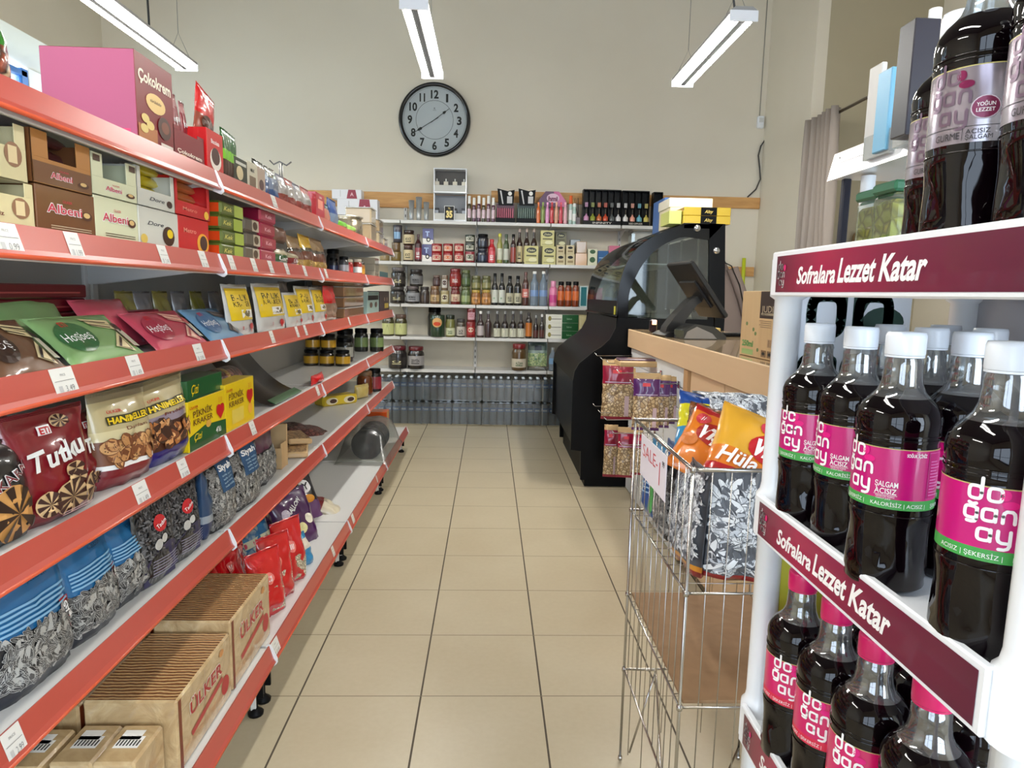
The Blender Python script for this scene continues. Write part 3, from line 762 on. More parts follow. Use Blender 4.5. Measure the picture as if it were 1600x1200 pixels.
for k, z in enumerate(TZ):
    m = MB(); m.box(((DX1-.425)/2, -DLEN/2, z-.012), (DX1-.425, DLEN, .016), WPLA, .003); Q4(m, 'tray')
    m = MB(); m.box((-.004, -DLEN/2, z-.018), (.010, DLEN+.012, .064), WPLA, .002)
    fn = lambda a, b: (-.0098, -a, b)
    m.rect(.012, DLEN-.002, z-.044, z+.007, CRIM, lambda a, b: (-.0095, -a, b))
    m.strokes(logo_lines(), .15, .019, z-.0315, .0115, TXTW, lambda a, b: (-.0101, -a, b))
    m.disc(.0405, z-.010, .0035, .0045, PNK, lambda a, b: (-.0102, -a, b), 10, 1)
    m.text('Sofralara', .130, z-.021, .0225, TXTW, fn, bold=.03, shear=.25, w=.102); m.text('Lezzet', .226, z-.0175, .0285, TXTW, fn, bold=.03, shear=.25, w=.080); m.text('Katar', .312, z-.0175, .0285, TXTW, fn, bold=.03, shear=.25, w=.080)
    Q4(m, 'slogan_band')
for (x, y) in ((.022, .012), (.022, -DLEN-.012), (DX1-.435, .0), (DX1-.435, -DLEN)):
    m = MB(); prof = [(.0215, 0)]
    for k in range(3): 
        za, zb2 = [TZ[3], TZ[2], TZ[1], TZ[0]][k], [TZ[3], TZ[2], TZ[1], TZ[0]][k+1]
        prof += [(.0265, za-.05), (.0265, za+.012), (.0215, za+.018), (.0195, za+.03), (.0195, zb2-.055), (.0265, zb2-.05)]
    prof += [(.0265, TZ[0]+.004), (.0, TZ[0]+.004)]
    m.lathe(prof, WPLA, 20, (x, y, 0)); Q4(m, 'corner_post')
m = MB(); m.box((DX1-.425, -DLEN/2, 1.0), (.006, DLEN-.03, 1.1), pl(176, 176, 182, .45), .001)
m.box((DX1-.445, -DLEN*.42, TZ[0]-.07), (.03, .02, .055), WPLA, .003); Q4(m, 'back_panel')
GRN = pl(24, 58, 46, .4)
for k, z in enumerate(TZ[:3]):
    zl = TZ[k+1]; m = MB(); m.box((.115, .008, (z+zl)/2-.02), (.185, .005, z-zl-.04), pl(226, 230, 236, .4), .001)
    fn = lambda a, b: (a, .0048, b)
    if k == 0:
        m.strokes(logo_lines(), .17, .055, z-.26, .092, GRN, fn)
        m.patch([(.118, z-.11), (.118, z-.03), (.165, z-.03), (.14, z-.06)], GRN, fn); m.disc(.165, z-.085, .032, .022, GRN, fn, 18, 1)
    else:
        m.rect(.03, .2, zl+.02, z-.04, pl(196, 190, 60) if k == 1 else GRN, fn)
    Q4(m, 'printed_side_panel')

# ================================================================== PRODUCT BUILDERS  (front faces local -Y, base at z = 0)
def carton(m, d=.12, deco=None, faces=None, bev=.0015, key=None):
    def f(w, h):
        def g():
            b = MB().box((0, d/2, h/2), (w, d, h), m, bev, faces)
            b.lift = 0.
            if deco: deco(b, w, h)
            return [('carton', b.mesh('carton'), None)]
        return proto(('carton', key, round(w, 3), round(h, 3)), g) if key else g()
    return f
FR = lambda a, b: (a, -.0007, b)
def tx(b, t, x, z, h, m=TXTW, w=None, **k): b.text(t, x, z, h, m, FR, w, **k)
def sr(b, x0, x1, z0, z1, m): b.rect(x0, x1, z0, z1, m, lambda a, c: (a, -.0004, c))
def dk(b, x, z, rx, rz, m): b.disc(x, z, rx, rz, m, lambda a, c: (a, -.0005, c), 18, 1)

def jar(glass, lid, label=None, lid_h=.18, lz=(.18, .62), deco=None, rr=1., key=None, lidr=.88, segs=18):
    """round jar sized to the width and height asked for"""
    def f(w, h):
        def g():
            r = w/2; hl = h*lid_h; hb = h-hl; P = []
            b = MB().lathe([(0, .001), (r*.86, 0), (r*.97, h*.02), (r, h*.06), (r, hb*.80), (r*.93, hb*.90), (r*lidr*.94, hb*.97), (r*lidr*.94, hb)], glass, segs, caps=False)
            P.append(('jar_body', b.mesh('jar_body'), None))
            c = MB().lathe([(0, hb-.001), (r*lidr, hb-.001), (r*lidr*1.02, hb+hl*.15), (r*lidr*1.02, hb+hl*.85), (r*lidr*.95, h), (0, h)], lid, segs, caps=False)
            P.append(('lid', c.mesh('lid'), None))
            if label:
                rl = r*1.008; z0, z1 = hb*lz[0], hb*lz[1]
                q = MB().lathe([(rl, z0), (rl, z1)], label, segs, caps=False)
                q.lift = 0.
                if deco: deco(q, lambda a, z: (rl*1.006*sin(a/rl), -rl*1.006*cos(a/rl), z), w, z0, z1)
                P.append(('label', q.mesh('label'), None))
            return P
        return proto(('jar', key, round(w, 3), round(h, 3)), g) if key else g()
    return f
def can(body, top=DSTEEL, deco=None, key=None, band=None):
    def f(w, h):
        def g():
            r = w/2
            b = MB().lathe([(0, 0), (r*.94, 0), (r*.98, .003), (r*.98, h*.32), (r*.98, h*.7), (r*.98, h-.003), (r*.94, h), (r*.9, h-.002), (0, h-.002)],
                           [top, top, body, band or body, body, top, top, top], 20, caps=False)
            b.lift = 0.
            if deco: deco(b, lambda a, z: (r*sin(a/r), -r*cos(a/r), z), w, 0, h)
            return [('can', b.mesh('can'), None)]
        return proto(('can', key, round(w, 3), round(h, 3)), g) if key else g()
    return f
def bottle(body, cap, label=None, lz=(.15, .5), neck=.36, shoulder=.62, cap_h=.10, deco=None, key=None, upper=None, segs=18):
    def f(w, h):
        def g():
            r = w/2; rn = r*neck; hs = h*shoulder; hc = h*(1-cap_h)
            pr_ = [(0, .002), (r*.85, 0), (r*.98, h*.02), (r, h*.05), (r, hs), (r*.96, hs+h*.04), (r*.72, hs+h*.10), (rn*1.15, hs+h*.17), (rn, hs+h*.22), (rn, hc)]
            pr_ = [p for p in pr_ if p[1] <= hc]
            b = MB().lathe(pr_, [body]*4+[upper or body]*8, segs, caps=False)
            c = MB().lathe([(rn*1.12, hc-.002), (rn*1.14, hc+.002), (rn*1.12, h-.003), (rn*1.0, h), (0, h)], cap, 14, caps=False)
            P = [('bottle_body', b.mesh('bottle_body'), None), ('cap', c.mesh('cap'), None)]
            if label:
                rl = r*1.01; q = MB().lathe([(rl, h*lz[0]), (rl, h*lz[1])], label, segs, caps=False)
                q.lift = 0.
                if deco: deco(q, lambda a, z: (rl*1.006*sin(a/rl), -rl*1.006*cos(a/rl), z), w, h*lz[0], h*lz[1])
                P.append(('label', q.mesh('label'), None))
            return P
        return proto(('bottle', key, round(w, 3), round(h, 3)), g) if key else g()
    return f
def bag(zones, d=.05, mode='stand', deco=None, seed=0, nu=16, nv=20, wr=.006, back=None, key=None, crimp=True, name='bag'):
    """filled film bag; zones = [(upper limit 0..1, material)] from the bottom up"""
    def f(w, h):
        def g():
            def th(u, v):
                a = abs(2*u-1); pu = max(0., 1-a**2.6)**.55
                if mode == 'stand': pv = min(1., .62+v*2.6)*max(0., 1-max(0., (v-.30)/.64)**1.9)**.8 if v < .94 else 0.
                else: pv = (max(0., 1-abs((2*v-1)/.92)**3.2)**.6 if .04 < v < .96 else 0.)
                t = d/2*pu*pv
                n = noise.noise(Vector((u*w*22+seed*3.1, v*h*22, seed*1.7)))+.5*noise.noise(Vector((u*w*60, v*h*48+seed, 4.)))
                return max(.0006, t+wr*n*(.35+.65*pu)*min(1, pv*1.5+.15))
            def xz(u, v):
                a = 2*u-1; sq = 1-.05*sin(pi*min(1, v*1.02))*(1 if mode == 'pillow' else .6)
                z = v*h
                if mode == 'stand': z -= 0
                return (a*w/2*sq + .004*noise.noise(Vector((seed, v*9, 2.)))*abs(a), z+.004*noise.noise(Vector((u*7, seed, 5.)))*(v > .9))
            V = []; F = []
            b = MB(); fr_, bk_ = [], []
            for sgn, lst in ((-1, fr_), (1, bk_)):
                for j in range(nv+1):
                    for i in range(nu+1):
                        u, v = i/nu, j/nv; x, z = xz(u, v); k_ = .75 if sgn > 0 else 1.
                        lst.append((x, d/2+sgn*th(u, v)*k_, z))
            def zm(v):
                for lim, m in zones:
                    if v <= lim+1e-6: return m
                return zones[-1][1]
            for j in range(nv):
                m = zm((j+.5)/nv)
                b.add([], [], m)
            base = len(b.v); b.v += fr_; base2 = len(b.v); b.v += bk_
            for j in range(nv):
                mi = b.mats.index(zm((j+.5)/nv)); mb_ = mi if back is None else None
                if back is not None:
                    if back not in b.mats: b.mats.append(back)
                    mb_ = b.mats.index(back)
                for i in range(nu):
                    q = (j*(nu+1)+i, j*(nu+1)+i+1, (j+1)*(nu+1)+i+1, (j+1)*(nu+1)+i)
                    b.f.append(tuple(base+k for k in q)); b.m.append(mi); b.sm.append(True)
                    b.f.append(tuple(base2+k for k in q[::-1])); b.m.append(mb_); b.sm.append(True)
            for i in range(nu):   # bottom gusset
                b.f.append((base+i, base2+i, base2+i+1, base+i+1)); b.m.append(0); b.sm.append(True)
                t0 = nv*(nu+1)+i; b.f.append((base+t0, base+t0+1, base2+t0+1, base2+t0)); b.m.append(len(b.mats)-1); b.sm.append(True)
            for j in range(nv):
                for i in (0, nu):
                    p = j*(nu+1)+i; q = p+nu+1; b.f.append((base+p, base+q, base2+q, base2+p)); b.m.append(b.mats.index(zm((j+.5)/nv))); b.sm.append(True)
            if crimp:
                cm = zm(1.)
                for k in range(3):
                    z = h*(.962+.013*k); b.tube([(-w*.49, d/2-.0014, z), (w*.49, d/2-.0014, z)], .0009, cm, 4)
            if deco:
                def fn(x, z):
                    v = min(1., max(0., z/h)); sq = 1-.05*sin(pi*min(1, v*1.02))*(1 if mode == 'pillow' else .6)
                    u = min(1., max(0., .5+x/(w*sq))); 
                    return (x, d/2-th(u, v)-.0026, z)
                b.lift = 0.; deco(b, fn, w, h)
            return [(name, b.mesh(name), None)]
        return proto(('bag', key, round(w, 3), round(h, 3)), g) if key else g()
    return f

def LS(k, u0, u1, vt, vm, fn, name, label, cat, dx=0., rz=0., lean=0., group=None, z0=None, w=None, h=None, roll=0., zoff=0.):
    """stand a product on rack shelf k, its front between photo columns u0..u1"""
    xf = (XFB if k == 5 else XF)-.035-dx; z0 = (DECK[k]+.001 if z0 is None else z0)+zoff
    a, c = at(u0, vm, 'x', xf), at(u1, vm, 'x', xf); W_ = w or (c.y-a.y)
    H_ = h or (at((u0+u1)/2, vt, 'x', xf).z-z0)
    o = put(fn(W_, H_), name, label, cat, (xf, (a.y+c.y)/2, z0), LEFT+rz, lean, group, roll)
    o_top = z0+H_; return o_top
def BS(k, u0, u1, vt, fn, name, label, cat, y=7.60, z0=None, rz=0., group=None, h=None, lean=0.):
    z0 = BZ[k]+.001 if z0 is None else z0
    a, c = at(u0, 400, 'y', y), at(u1, 400, 'y', y); vb = {0: 343, 1: 410, 2: 476, 3: 528, 4: 578}[k]
    a, c = at(u0, vb, 'y', y), at(u1, vb, 'y', y)
    H_ = h or (at((u0+u1)/2, vt, 'y', y).z-z0)
    put(fn(c.x-a.x-.002, H_), name, label, cat, ((a.x+c.x)/2, y, z0), rz, lean, group); return z0+H_+.0005

# ================================================================== LEFT RACK, TOP SHELF
DKG, LIME, NAVY, TEAL = pl(20, 52, 26), gl(120, 190, 40), gl(26, 40, 110), gl(20, 110, 120)
CREAM, YEL, REDP, DRED = gl(222, 210, 164, .3), gl(240, 206, 20), gl(206, 26, 30), gl(120, 16, 26)
BRN, CHOC, PINK, WINE = gl(112, 70, 40), gl(70, 40, 26), gl(222, 110, 160, .3), gl(128, 30, 38, .4)
GOLD = pl(196, 160, 90, .25, .5, .4)
def d_green(b, fn, w, h):
    b.rect(-w*.4, w*.4, h*.86, h*.93, WHITE, fn, 4, 1)
LS(0, -34, 32, 4, 60, bag([(.5, GUMMY), (.92, gl(50, 120, 40)), (1, DKG)], .09, deco=d_green, seed=3), 'snack_bag', 'tall bag of mixed sweets with green top at the left edge of the top shelf', 'snack bag')
def d_coko(b, w, h):
    tx(b, 'Çokokrem', 0, h*.77, h*.13, pl(240, 230, 210), w=w*.86, bold=.03)
    dk(b, 0, h*.52, w*.26, h*.11, pl(226, 190, 120)); tx(b, 'sürülebilir', 0, h*.54, h*.035, pl(90, 50, 30), w=w*.3)
    sr(b, -w/2+.003, 0, .004, h*.22, pl(176, 110, 60))
    for (x, z) in ((-.3, .30), (-.18, .24), (-.34, .18)): dk(b, w*x, h*z, w*.1, h*.05, pl(222, 196, 120))
    dk(b, w*.2, h*.28, w*.18, h*.13, pl(70, 36, 26)); dk(b, w*.22, h*.29, w*.11, h*.07, pl(120, 64, 44)); sr(b, w*.08, w*.42, .004, h*.10, pl(226, 218, 206))
def side_coko(m):
    return carton(WINE, .235, lambda b, w, h: (d_coko(b, w, h), b.rect(.02, .2, .0, h*.14, pl(226, 60, 110), lambda a, c: (-w/2-.0005, a, c)), b.text('krem', .07, h*.07, .02, TXTW, lambda a, c: (-w/2-.001, .14-a, c), bold=.03)), {'-x': pl(164, 78, 112, .5, 0, .05), '+x': PINK})
LS(0, 213, 270, 98, 160, side_coko(0), 'confection_carton', 'large pink-sided chocolate cream carton on the top rack shelf', 'carton')
WINE2 = gl(132, 34, 46, .4)
def tray_box(m, inner, bars, cut=.45, d=.14, deco=None, side=None, barmat=None, ears=.22):
    """counter display carton: low printed front, tall side ears, open middle"""
    def f(w, h):
        b = MB(); hf = h*(1-cut); t = .002
        b.box((0, t/2, hf/2), (w, t, hf), m, .0004)
        for s in (-1, 1):
            b.box((s*(w/2-w*ears/2), t/2, (hf+h)/2), (w*ears, t, h-hf), m, .0004)
            b.box((s*(w/2-t/2), d/2, h/2), (t, d, h), side or m, .0004)
        b.box((0, d-t/2, h/2), (w, t, h), inner, .0004); b.box((0, d/2, t/2), (w, d, t), inner, .0004)
        b.lift = 0.
        if deco: deco(b, w, h)
        return [('carton', b.mesh('carton'), None)]
    return f
ORD = ['lowest', 'second from the bottom', 'third from the bottom', 'topmost']
def bars_in(k, u0, u1, vm, z0, dz, n, fn, what, dx=.02, w=.8, group=None, xs=.5):
    xf = XF-.035-dx; a, c = at(u0, vm, 'x', xf), at(u1, vm, 'x', xf)
    for i in range(n):
        put(fn((c.y-a.y)*w, .045), 'chocolate_bar', what+', '+(ORD[i] if i < n-1 or n == 1 else 'topmost'), 'chocolate bar', (xf-.01, a.y+(c.y-a.y)*xs, z0+i*dz), LEFT, radians(75), group)
def d_cb(b, w, h):
    tx(b, 'Çokokrem', 0, h*.28, h*.12, pl(240, 224, 210), w=w*.8, bold=.03); dk(b, -w*.2, h*.12, w*.12, h*.07, pl(210, 180, 130)); dk(b, w*.25, h*.12, w*.13, h*.08, pl(60, 30, 24))
LS(0, 271, 318, 205, 215, tray_box(WINE2, CHOC, 3, .12, .12, d_cb), 'display_carton', 'low wine-red display carton of chocolate cream sachets on the top shelf', 'carton')
def d_sach(b, fn, w, h):
    b.text('ÇOKO', 0, h*.55, h*.3, TXTW, lambda a, c: fn(c-h*.55, a+h*.55) if False else fn(a, c), w=w*.8)
x0, x1 = at(272, 190, 'x', XF-.05), at(316, 200, 'x', XF-.05); ztop = at(290, 146, 'x', XF-.05).z
for i in range(5):
    y = x0.y+(x1.y-x0.y)*(i+.5)/5
    put(bag([(.8, WINE2), (1, gl(170, 120, 120))], .014, 'pillow', seed=i, nu=6, nv=10, wr=.002, key='sach%d' % (i % 2), deco=lambda b, fn, w, h: b.text('KREM', 0, h*.6, .012, TXTW, fn, w=w*.7))((x1.y-x0.y)/5*.95, ztop-DECK[0]-.03+.01*(i % 2)), 'cream_sachet', ['leftmost', 'second', 'middle', 'fourth', 'rightmost'][i]+' upright sachet in the wine-red display carton', 'sachet', (XF-.085, y, DECK[0]+.03), LEFT, .08, 'sachets in the wine-red carton', .1*(i % 3-1))
def d_rb(b, w, h):
    tx(b, 'Biscolata', 0, h*.75, h*.10, TXTW, w=w*.5); dk(b, 0, h*.35, w*.34, h*.26, pl(236, 226, 214)); dk(b, .0, h*.42, w*.26, h*.2, pl(70, 36, 26))
LS(0, 323, 348, 206, 225, carton(REDP, .12, d_rb), 'biscuit_carton', 'small red biscuit carton with milk picture on the top shelf', 'carton')
LS(0, 308, 336, 138, 200, bag([(.45, gl(150, 70, 50)), (1, REDP)], .03, 'pillow', lambda b, fn, w, h: (b.text('Biscolata', 0, h*.8, .012, TXTW, fn, w=w*.7), b.disc(0, h*.35, w*.3, h*.14, pl(80, 44, 30), fn)), seed=5), 'biscuit_bag', 'red biscuit bag leaning above the small red carton', 'biscuit bag', dx=.03, z0=DECK[0]+.105, roll=.22)
for i in range(5):
    LS(0, 349+i*3.6, 357+i*3.6, 184+i*3.2, 236, bag([(.35, CHOC), (.62, LIME), (1, gl(30, 90, 34))], .02, 'pillow', seed=i+2, nu=6, nv=10, wr=.003, key='grn%d' % (i % 3)), 'snack_stick', ['leftmost', 'second', 'middle', 'fourth', 'rightmost'][i]+' of the green upright snack sticks on the top shelf', 'snack stick', group='green snack sticks', h=.17-.002*i)
def d_dk(b, w, h): dk(b, -w*.1, h*.45, w*.26, h*.26, pl(206, 190, 150)); sr(b, -w*.4, w*.4, h*.75, h*.86, pl(200, 200, 190))
LS(0, 366, 386, 248, 258, carton(pl(52, 54, 40), .12, d_dk), 'snack_carton', 'dark olive carton with pale picture on the top shelf', 'carton')
LS(0, 386, 402, 254, 262, carton(pl(196, 190, 170), .12, lambda b, w, h: (sr(b, -w*.3, w*.3, h*.1, h*.5, pl(120, 100, 80)), tx(b, 'MAX', 0, h*.72, h*.13, INK))), 'snack_carton', 'pale grey carton beside the olive one on the top shelf', 'carton')
LS(0, 402, 414, 262, 268, carton(pl(176, 156, 140), .12, lambda b, w, h: dk(b, 0, h*.35, w*.3, h*.2, CHOC)), 'snack_carton', 'small beige carton before the blue bags on the top shelf', 'carton')
CLB = gl(150, 168, 186); DBL = gl(54, 84, 130)
LS(0, 408, 424, 252, 275, bag([(.5, DBL), (.75, CLB), (1, FILM)], .07, seed=11, wr=.012), 'wafer_bag', 'blue clear-topped bag with twisted neck on the top shelf', 'snack bag')
LS(0, 424, 440, 262, 285, bag([(.3, DBL), (.65, gl(120, 130, 150)), (1, FILM)], .07, seed=12, wr=.012), 'wafer_bag', 'blue and silver bag right of the twisted-neck bag', 'snack bag')
for i, (u0, u1, vt) in enumerate(((441, 454, 274), (454, 466, 281), (466, 477, 288), (478, 490, 294))):
    LS(0, u0, u1, vt, 300, bag([(.35, gl(140, 56, 50)), (.75, gl(170, 164, 160)), (1, gl(180, 110, 104) if i % 2 else gl(150, 150, 160))], .06, seed=20+i, wr=.01), 'snack_bag', 'red and silver snack bag, %s of four past the wire hook' % ['first', 'second', 'third', 'fourth'][i], 'snack bag', group='red and silver bags on the top shelf')
m = MB(); p = at(437, 262, 'y', 3.59)
m.tube([(p.x, 3.59, 1.9), (p.x, 3.59, p.z+.02)], .004, DSTEEL, 6); m.tube([(p.x+.012, 3.59, 1.9), (p.x+.012, 3.59, p.z+.02)], .004, DSTEEL, 6)
m.tube([(p.x-.05, 3.59, p.z+.035), (p.x-.03, 3.59, p.z+.015), (p.x, 3.59, p.z+.03), (p.x+.035, 3.59, p.z+.012), (p.x+.06, 3.59, p.z+.03)], .004, DSTEEL, 6)
tag(m.obj('wire_hook_stand'), 'thin wire hook stand rising behind the bags on the top shelf', 'hook stand')
LS(0, 494, 507, 303, 330, carton(gl(190, 50, 60), .1, lambda b, w, h: (sr(b, -w*.3, w*.3, h*.4, h*.75, pl(230, 150, 130)), tx(b, 'LOKUM', 0, h*.85, h*.08))), 'snack_carton', 'red carton on the far part of the top shelf', 'carton')
LS(0, 507, 519, 318, 338, bag([(.7, gl(190, 120, 100)), (1, gl(30, 60, 40))], .05, seed=31), 'snack_bag', 'pinkish bag with dark green top beside the red carton', 'snack bag')
LS(0, 519, 532, 312, 340, bag([(.45, gl(110, 130, 156)), (1, gl(40, 76, 140))], .06, seed=32), 'snack_bag', 'blue bag on the far part of the top shelf', 'snack bag')
def lidded_tub(body, lid):
    return lambda w, h: jar(body, lid, lid_h=.12, lidr=1.0)(w, h)
LS(0, 533, 546, 345, 352, bag([(.4, pl(150, 130, 90)), (1, gl(110, 180, 60))], .09, 'pillow', seed=33, wr=.01), 'herb_bag', 'bright green bag under the metal pot on the top shelf', 'snack bag')
p = at(541, 326, 'x', -1.03)
put(jar(pl(170, 160, 140, .2, .8), pl(190, 184, 170, .2, .8), lid_h=.08, lidr=1.02)(.26, .16), 'metal_tin', 'round shiny metal tin on the far end of the top shelf', 'tin', (-1.07, 5.05, DECK[0]+.002))
LS(0, 548, 560, 352, 362, bag([(.4, gl(150, 140, 80)), (1, gl(140, 180, 80))], .08, 'pillow', seed=34, wr=.01), 'herb_bag', 'green flat bag lying in front of the metal tin', 'snack bag')
for i, (y, z, w_, h_) in enumerate(((5.45, 0, .24, .14), (5.45, .142, .22, .12), (5.82, 0, .24, .11), (5.82, .112, .22, .10), (6.08, 0, .2, .08))):
    put([('tub', MB().box((0, .09, h_/2), (w_, .2, h_), make_tint('nut_tub%d' % i, [(170, 150, 120), (176, 160, 132), (186, 170, 140), (160, 140, 112), (200, 180, 150)][i], .75), .01).mesh('tub'), None), ('lid', MB().box((0, .09, h_+.001), (w_+.01, .21, .008), HAZY, .002).mesh('lid'), None)],
        'nut_tub', ['clear lidded tub, lower one beside the round tin', 'clear lidded tub, upper one beside the round tin', 'clear lidded tub, lower of the farthest pair', 'clear lidded tub, upper of the farthest pair', 'low clear tub at the very end of the top shelf'][i], 'tub', (XF-.06, y, DECK[0]+.001+z), LEFT, group='clear tubs on the top shelf')

# ================================================================== LEFT RACK, SECOND SHELF
def d_wafer(b, w, h): 
    for s in (0,): dk(b, w*.25, h*.45, w*.16, h*.22, pl(150, 110, 80)); sr(b, w*.16, w*.32, h*.3, h*.6, pl(226, 206, 160))
    tx(b, 'Ceviz', -w*.2, h*.3, h*.09, pl(120, 60, 50), w=w*.3, bold=.02)
t1 = LS(1, -40, 53, 279, 320, tray_box(CREAM, CREAM, 0, .3, .2, d_wafer, ears=.16), 'display_carton', 'cream wafer display carton at the left edge, lower of two', 'carton')
LS(1, -52, 40, 183, 230, tray_box(CREAM, CREAM, 0, .42, .2, d_wafer, ears=.2), 'display_carton', 'cream wafer display carton at the left edge, stacked on top', 'carton', z0=t1+.001)
def d_alb(c, tc, big=1.):
    def f(b, w, h):
        zc = .56 if big > .9 else .22
        tx(b, 'Albeni', -w*.05, h*zc, h*.20*big, TXTW, w=w*.60*big, bold=.05); tx(b, 'Albeni', -w*.05, h*zc, h*.19*big, tc, w=w*.585*big, bold=.012) if False else b.text('Albeni', -w*.05, h*zc, h*.19*big, tc, lambda a, q: (a, -.0012, q), w=w*.585*big, bold=.012)
        tx(b, 'ÜLKER', w*.0, h*(zc+.17*big), h*.055*big, tc, w=w*.16)
        dk(b, w*.33, h*(zc-.06), w*.1, h*.1*big, pl(80, 44, 28)); dk(b, w*.33, h*(zc-.04), w*.06, h*.06*big, pl(214, 180, 120))
        if big > .9:
            for q in (.18, .13): sr(b, -w*.3, w*.4, h*q, h*(q+.018), pl(200, 180, 150) if c == 0 else pl(90, 70, 50))
    return f
BR1, BR2 = gl(116, 74, 44, .4), pl(176, 120, 60, .5, 0, .2)
t1 = LS(1, 57, 148, 297, 330, carton(BR1, .18, d_alb(0, pl(200, 50, 70))), 'chocolate_carton', 'brown chocolate bar carton, closed, under the open brown one', 'carton')
LS(1, 51, 142, 216, 270, tray_box(BR2, BR1, 0, .50, .18, lambda b, w, h: (sr(b, -w*.49, w*.49, .003, h*.42, BR1), d_alb(0, pl(206, 60, 80), .62)(b, w, h)), side=pl(120, 74, 40), ears=.26), 'display_carton', 'brown chocolate bar display carton with open front, stacked on top', 'carton', z0=t1+.001)
bars_in(1, 51, 142, 260, t1+.085, .034, 2, bag([(1, gl(110, 50, 50))], .03, 'pillow', seed=2, nu=10, nv=6, wr=.004, key='albbar'), 'shiny brown bar in the open brown carton', dx=.045, w=.48, group='bars in the open brown carton')
CR2 = pl(214, 216, 182, .45, 0, .3)
t1 = LS(1, 148, 215, 312, 340, carton(CR2, .18, d_alb(1, pl(196, 44, 70))), 'chocolate_carton', 'pale cream chocolate bar carton, closed, right of the brown ones', 'carton')
LS(1, 143, 213, 248, 285, tray_box(CR2, CR2, 0, .56, .18, lambda b, w, h: (d_alb(1, pl(196, 44, 70), .6)(b, w, h), sr(b, -w*.46, -w*.32, h*.8, h*.95, CHOC), sr(b, w*.32, w*.46, h*.8, h*.95, CHOC)), ears=.24), 'display_carton', 'pale cream chocolate bar display carton with open front', 'carton', z0=t1+.001)
WC = pl(206, 206, 196, .45, 0, .3)
def d_wh(b, w, h):
    tx(b, 'Dore', -w*.1, h*.62, h*.1, pl(60, 60, 70), w=w*.4, shear=.3); dk(b, w*.22, h*.35, w*.16, h*.26, CHOC); dk(b, w*.26, h*.42, w*.08, h*.12, YEL); dk(b, -w*.4, h*.2, w*.08, h*.12, pl(220, 190, 90))
t1 = LS(1, 217, 278, 328, 350, carton(WC, .16, d_wh), 'chocolate_carton', 'white carton with dark chocolate and banana picture, lower', 'carton')
LS(1, 214, 272, 268, 300, tray_box(WC, WC, 0, .55, .16, lambda b, w, h: (tx(b, 'Dore', 0, h*.24, h*.1, pl(60, 60, 70), w=w*.4, shear=.3), dk(b, w*.34, h*.2, w*.08, h*.1, CHOC)), ears=.1), 'display_carton', 'white open display carton stacked on the banana picture carton', 'carton', z0=t1+.001)
bars_in(1, 214, 272, 300, t1+.06, .030, 3, bag([(.5, gl(226, 206, 40)), (1, WHITE)], .03, 'pillow', seed=4, nu=10, nv=6, wr=.006, key='dorebar'), 'yellow and white bar in the open white carton', dx=.03, w=.74, group='bars in the open white carton')
RC = gl(204, 30, 34, .5)
def d_red(b, w, h): 
    dk(b, w*.28, h*.3, w*.2, h*.3, pl(236, 170, 50)); dk(b, w*.3, h*.32, w*.13, h*.22, CHOC); tx(b, 'Metro', -w*.15, h*.62, h*.13, pl(236, 150, 130), w=w*.4)
t1 = LS(1, 279, 326, 341, 365, carton(RC, .16, d_red), 'chocolate_carton', 'red chocolate bar carton, closed, under the open red one', 'carton')
LS(1, 273, 327, 284, 315, tray_box(RC, RC, 0, .62, .16, lambda b, w, h: (tx(b, 'Metro', -w*.1, h*.2, h*.1, pl(236, 150, 130), w=w*.4), dk(b, w*.38, h*.15, w*.07, h*.12, pl(236, 190, 60))), ears=.08), 'display_carton', 'red open display carton with yellow-tipped bars', 'carton', z0=t1+.001)
bars_in(1, 273, 327, 312, t1+.045, .030, 4, bag([(.5, gl(206, 120, 60)), (1, gl(226, 190, 60))], .03, 'pillow', seed=6, nu=10, nv=6, wr=.006, key='metbar'), 'red and yellow bar in the open red carton', dx=.03, w=.7, group='bars in the open red carton')
GRN2, OLV = gl(96, 112, 44, .5), gl(168, 190, 70, .5)
def d_kek(b, w, h):
    sr(b, w*.05, w*.46, h*.06, h*.94, OLV); b.text('Kek', -w*.22, h*.5, h*.34, pl(222, 214, 120), FR, w=w*.36, shear=.3)
for c_, (ua, ub, m_, sd, n_, dec, wh) in enumerate(((345, 380, GRN2, gl(226, 74, 24), 4, d_kek, 'green packet cake with orange end'), (382, 405, gl(92, 84, 74, .5), gl(60, 54, 50), 3, lambda b, w, h: (sr(b, w*0, w*.46, h*.1, h*.9, pl(190, 180, 160)), dk(b, w*.2, h*.5, w*.16, h*.3, CHOC)), 'grey-brown packet cake'), (406, 430, gl(170, 30, 70, .5), gl(140, 24, 56), 4, lambda b, w, h: b.text('Kek', 0, h*.5, h*.3, pl(240, 190, 200), FR, w=w*.4), 'magenta packet cake'))):
    zt = DECK[1]+.001; top_v = (318, 341, 328)[c_]
    hh = (at((ua+ub)/2, top_v, 'x', XF-.035).z-zt)/n_
    for i in range(n_):
        zt = LS(1, ua+(i % 2)*1.5, ub+(i % 2)*1.5, 0, 360, carton(m_, .17, dec, {'-x': sd, '+x': sd}, .008, key='kek%d' % c_), 'packet_cake', '%s, %s in its stack' % (wh, ORD[i] if i < n_-1 else 'topmost'), 'packet cake', group=['green packet cakes', 'grey-brown packet cakes', 'magenta packet cakes'][c_], z0=zt, h=hh-.001)+.001
p = at(350, 300, 'x', XF-.2)
put(bag([(1, DRED)], .1, 'pillow', seed=7, wr=.01)(.3, .16), 'biscuit_bag', 'dark red bag behind the green packet cakes', 'biscuit bag', (XF-.24, 2.52, DECK[1]+.2), LEFT, .6)
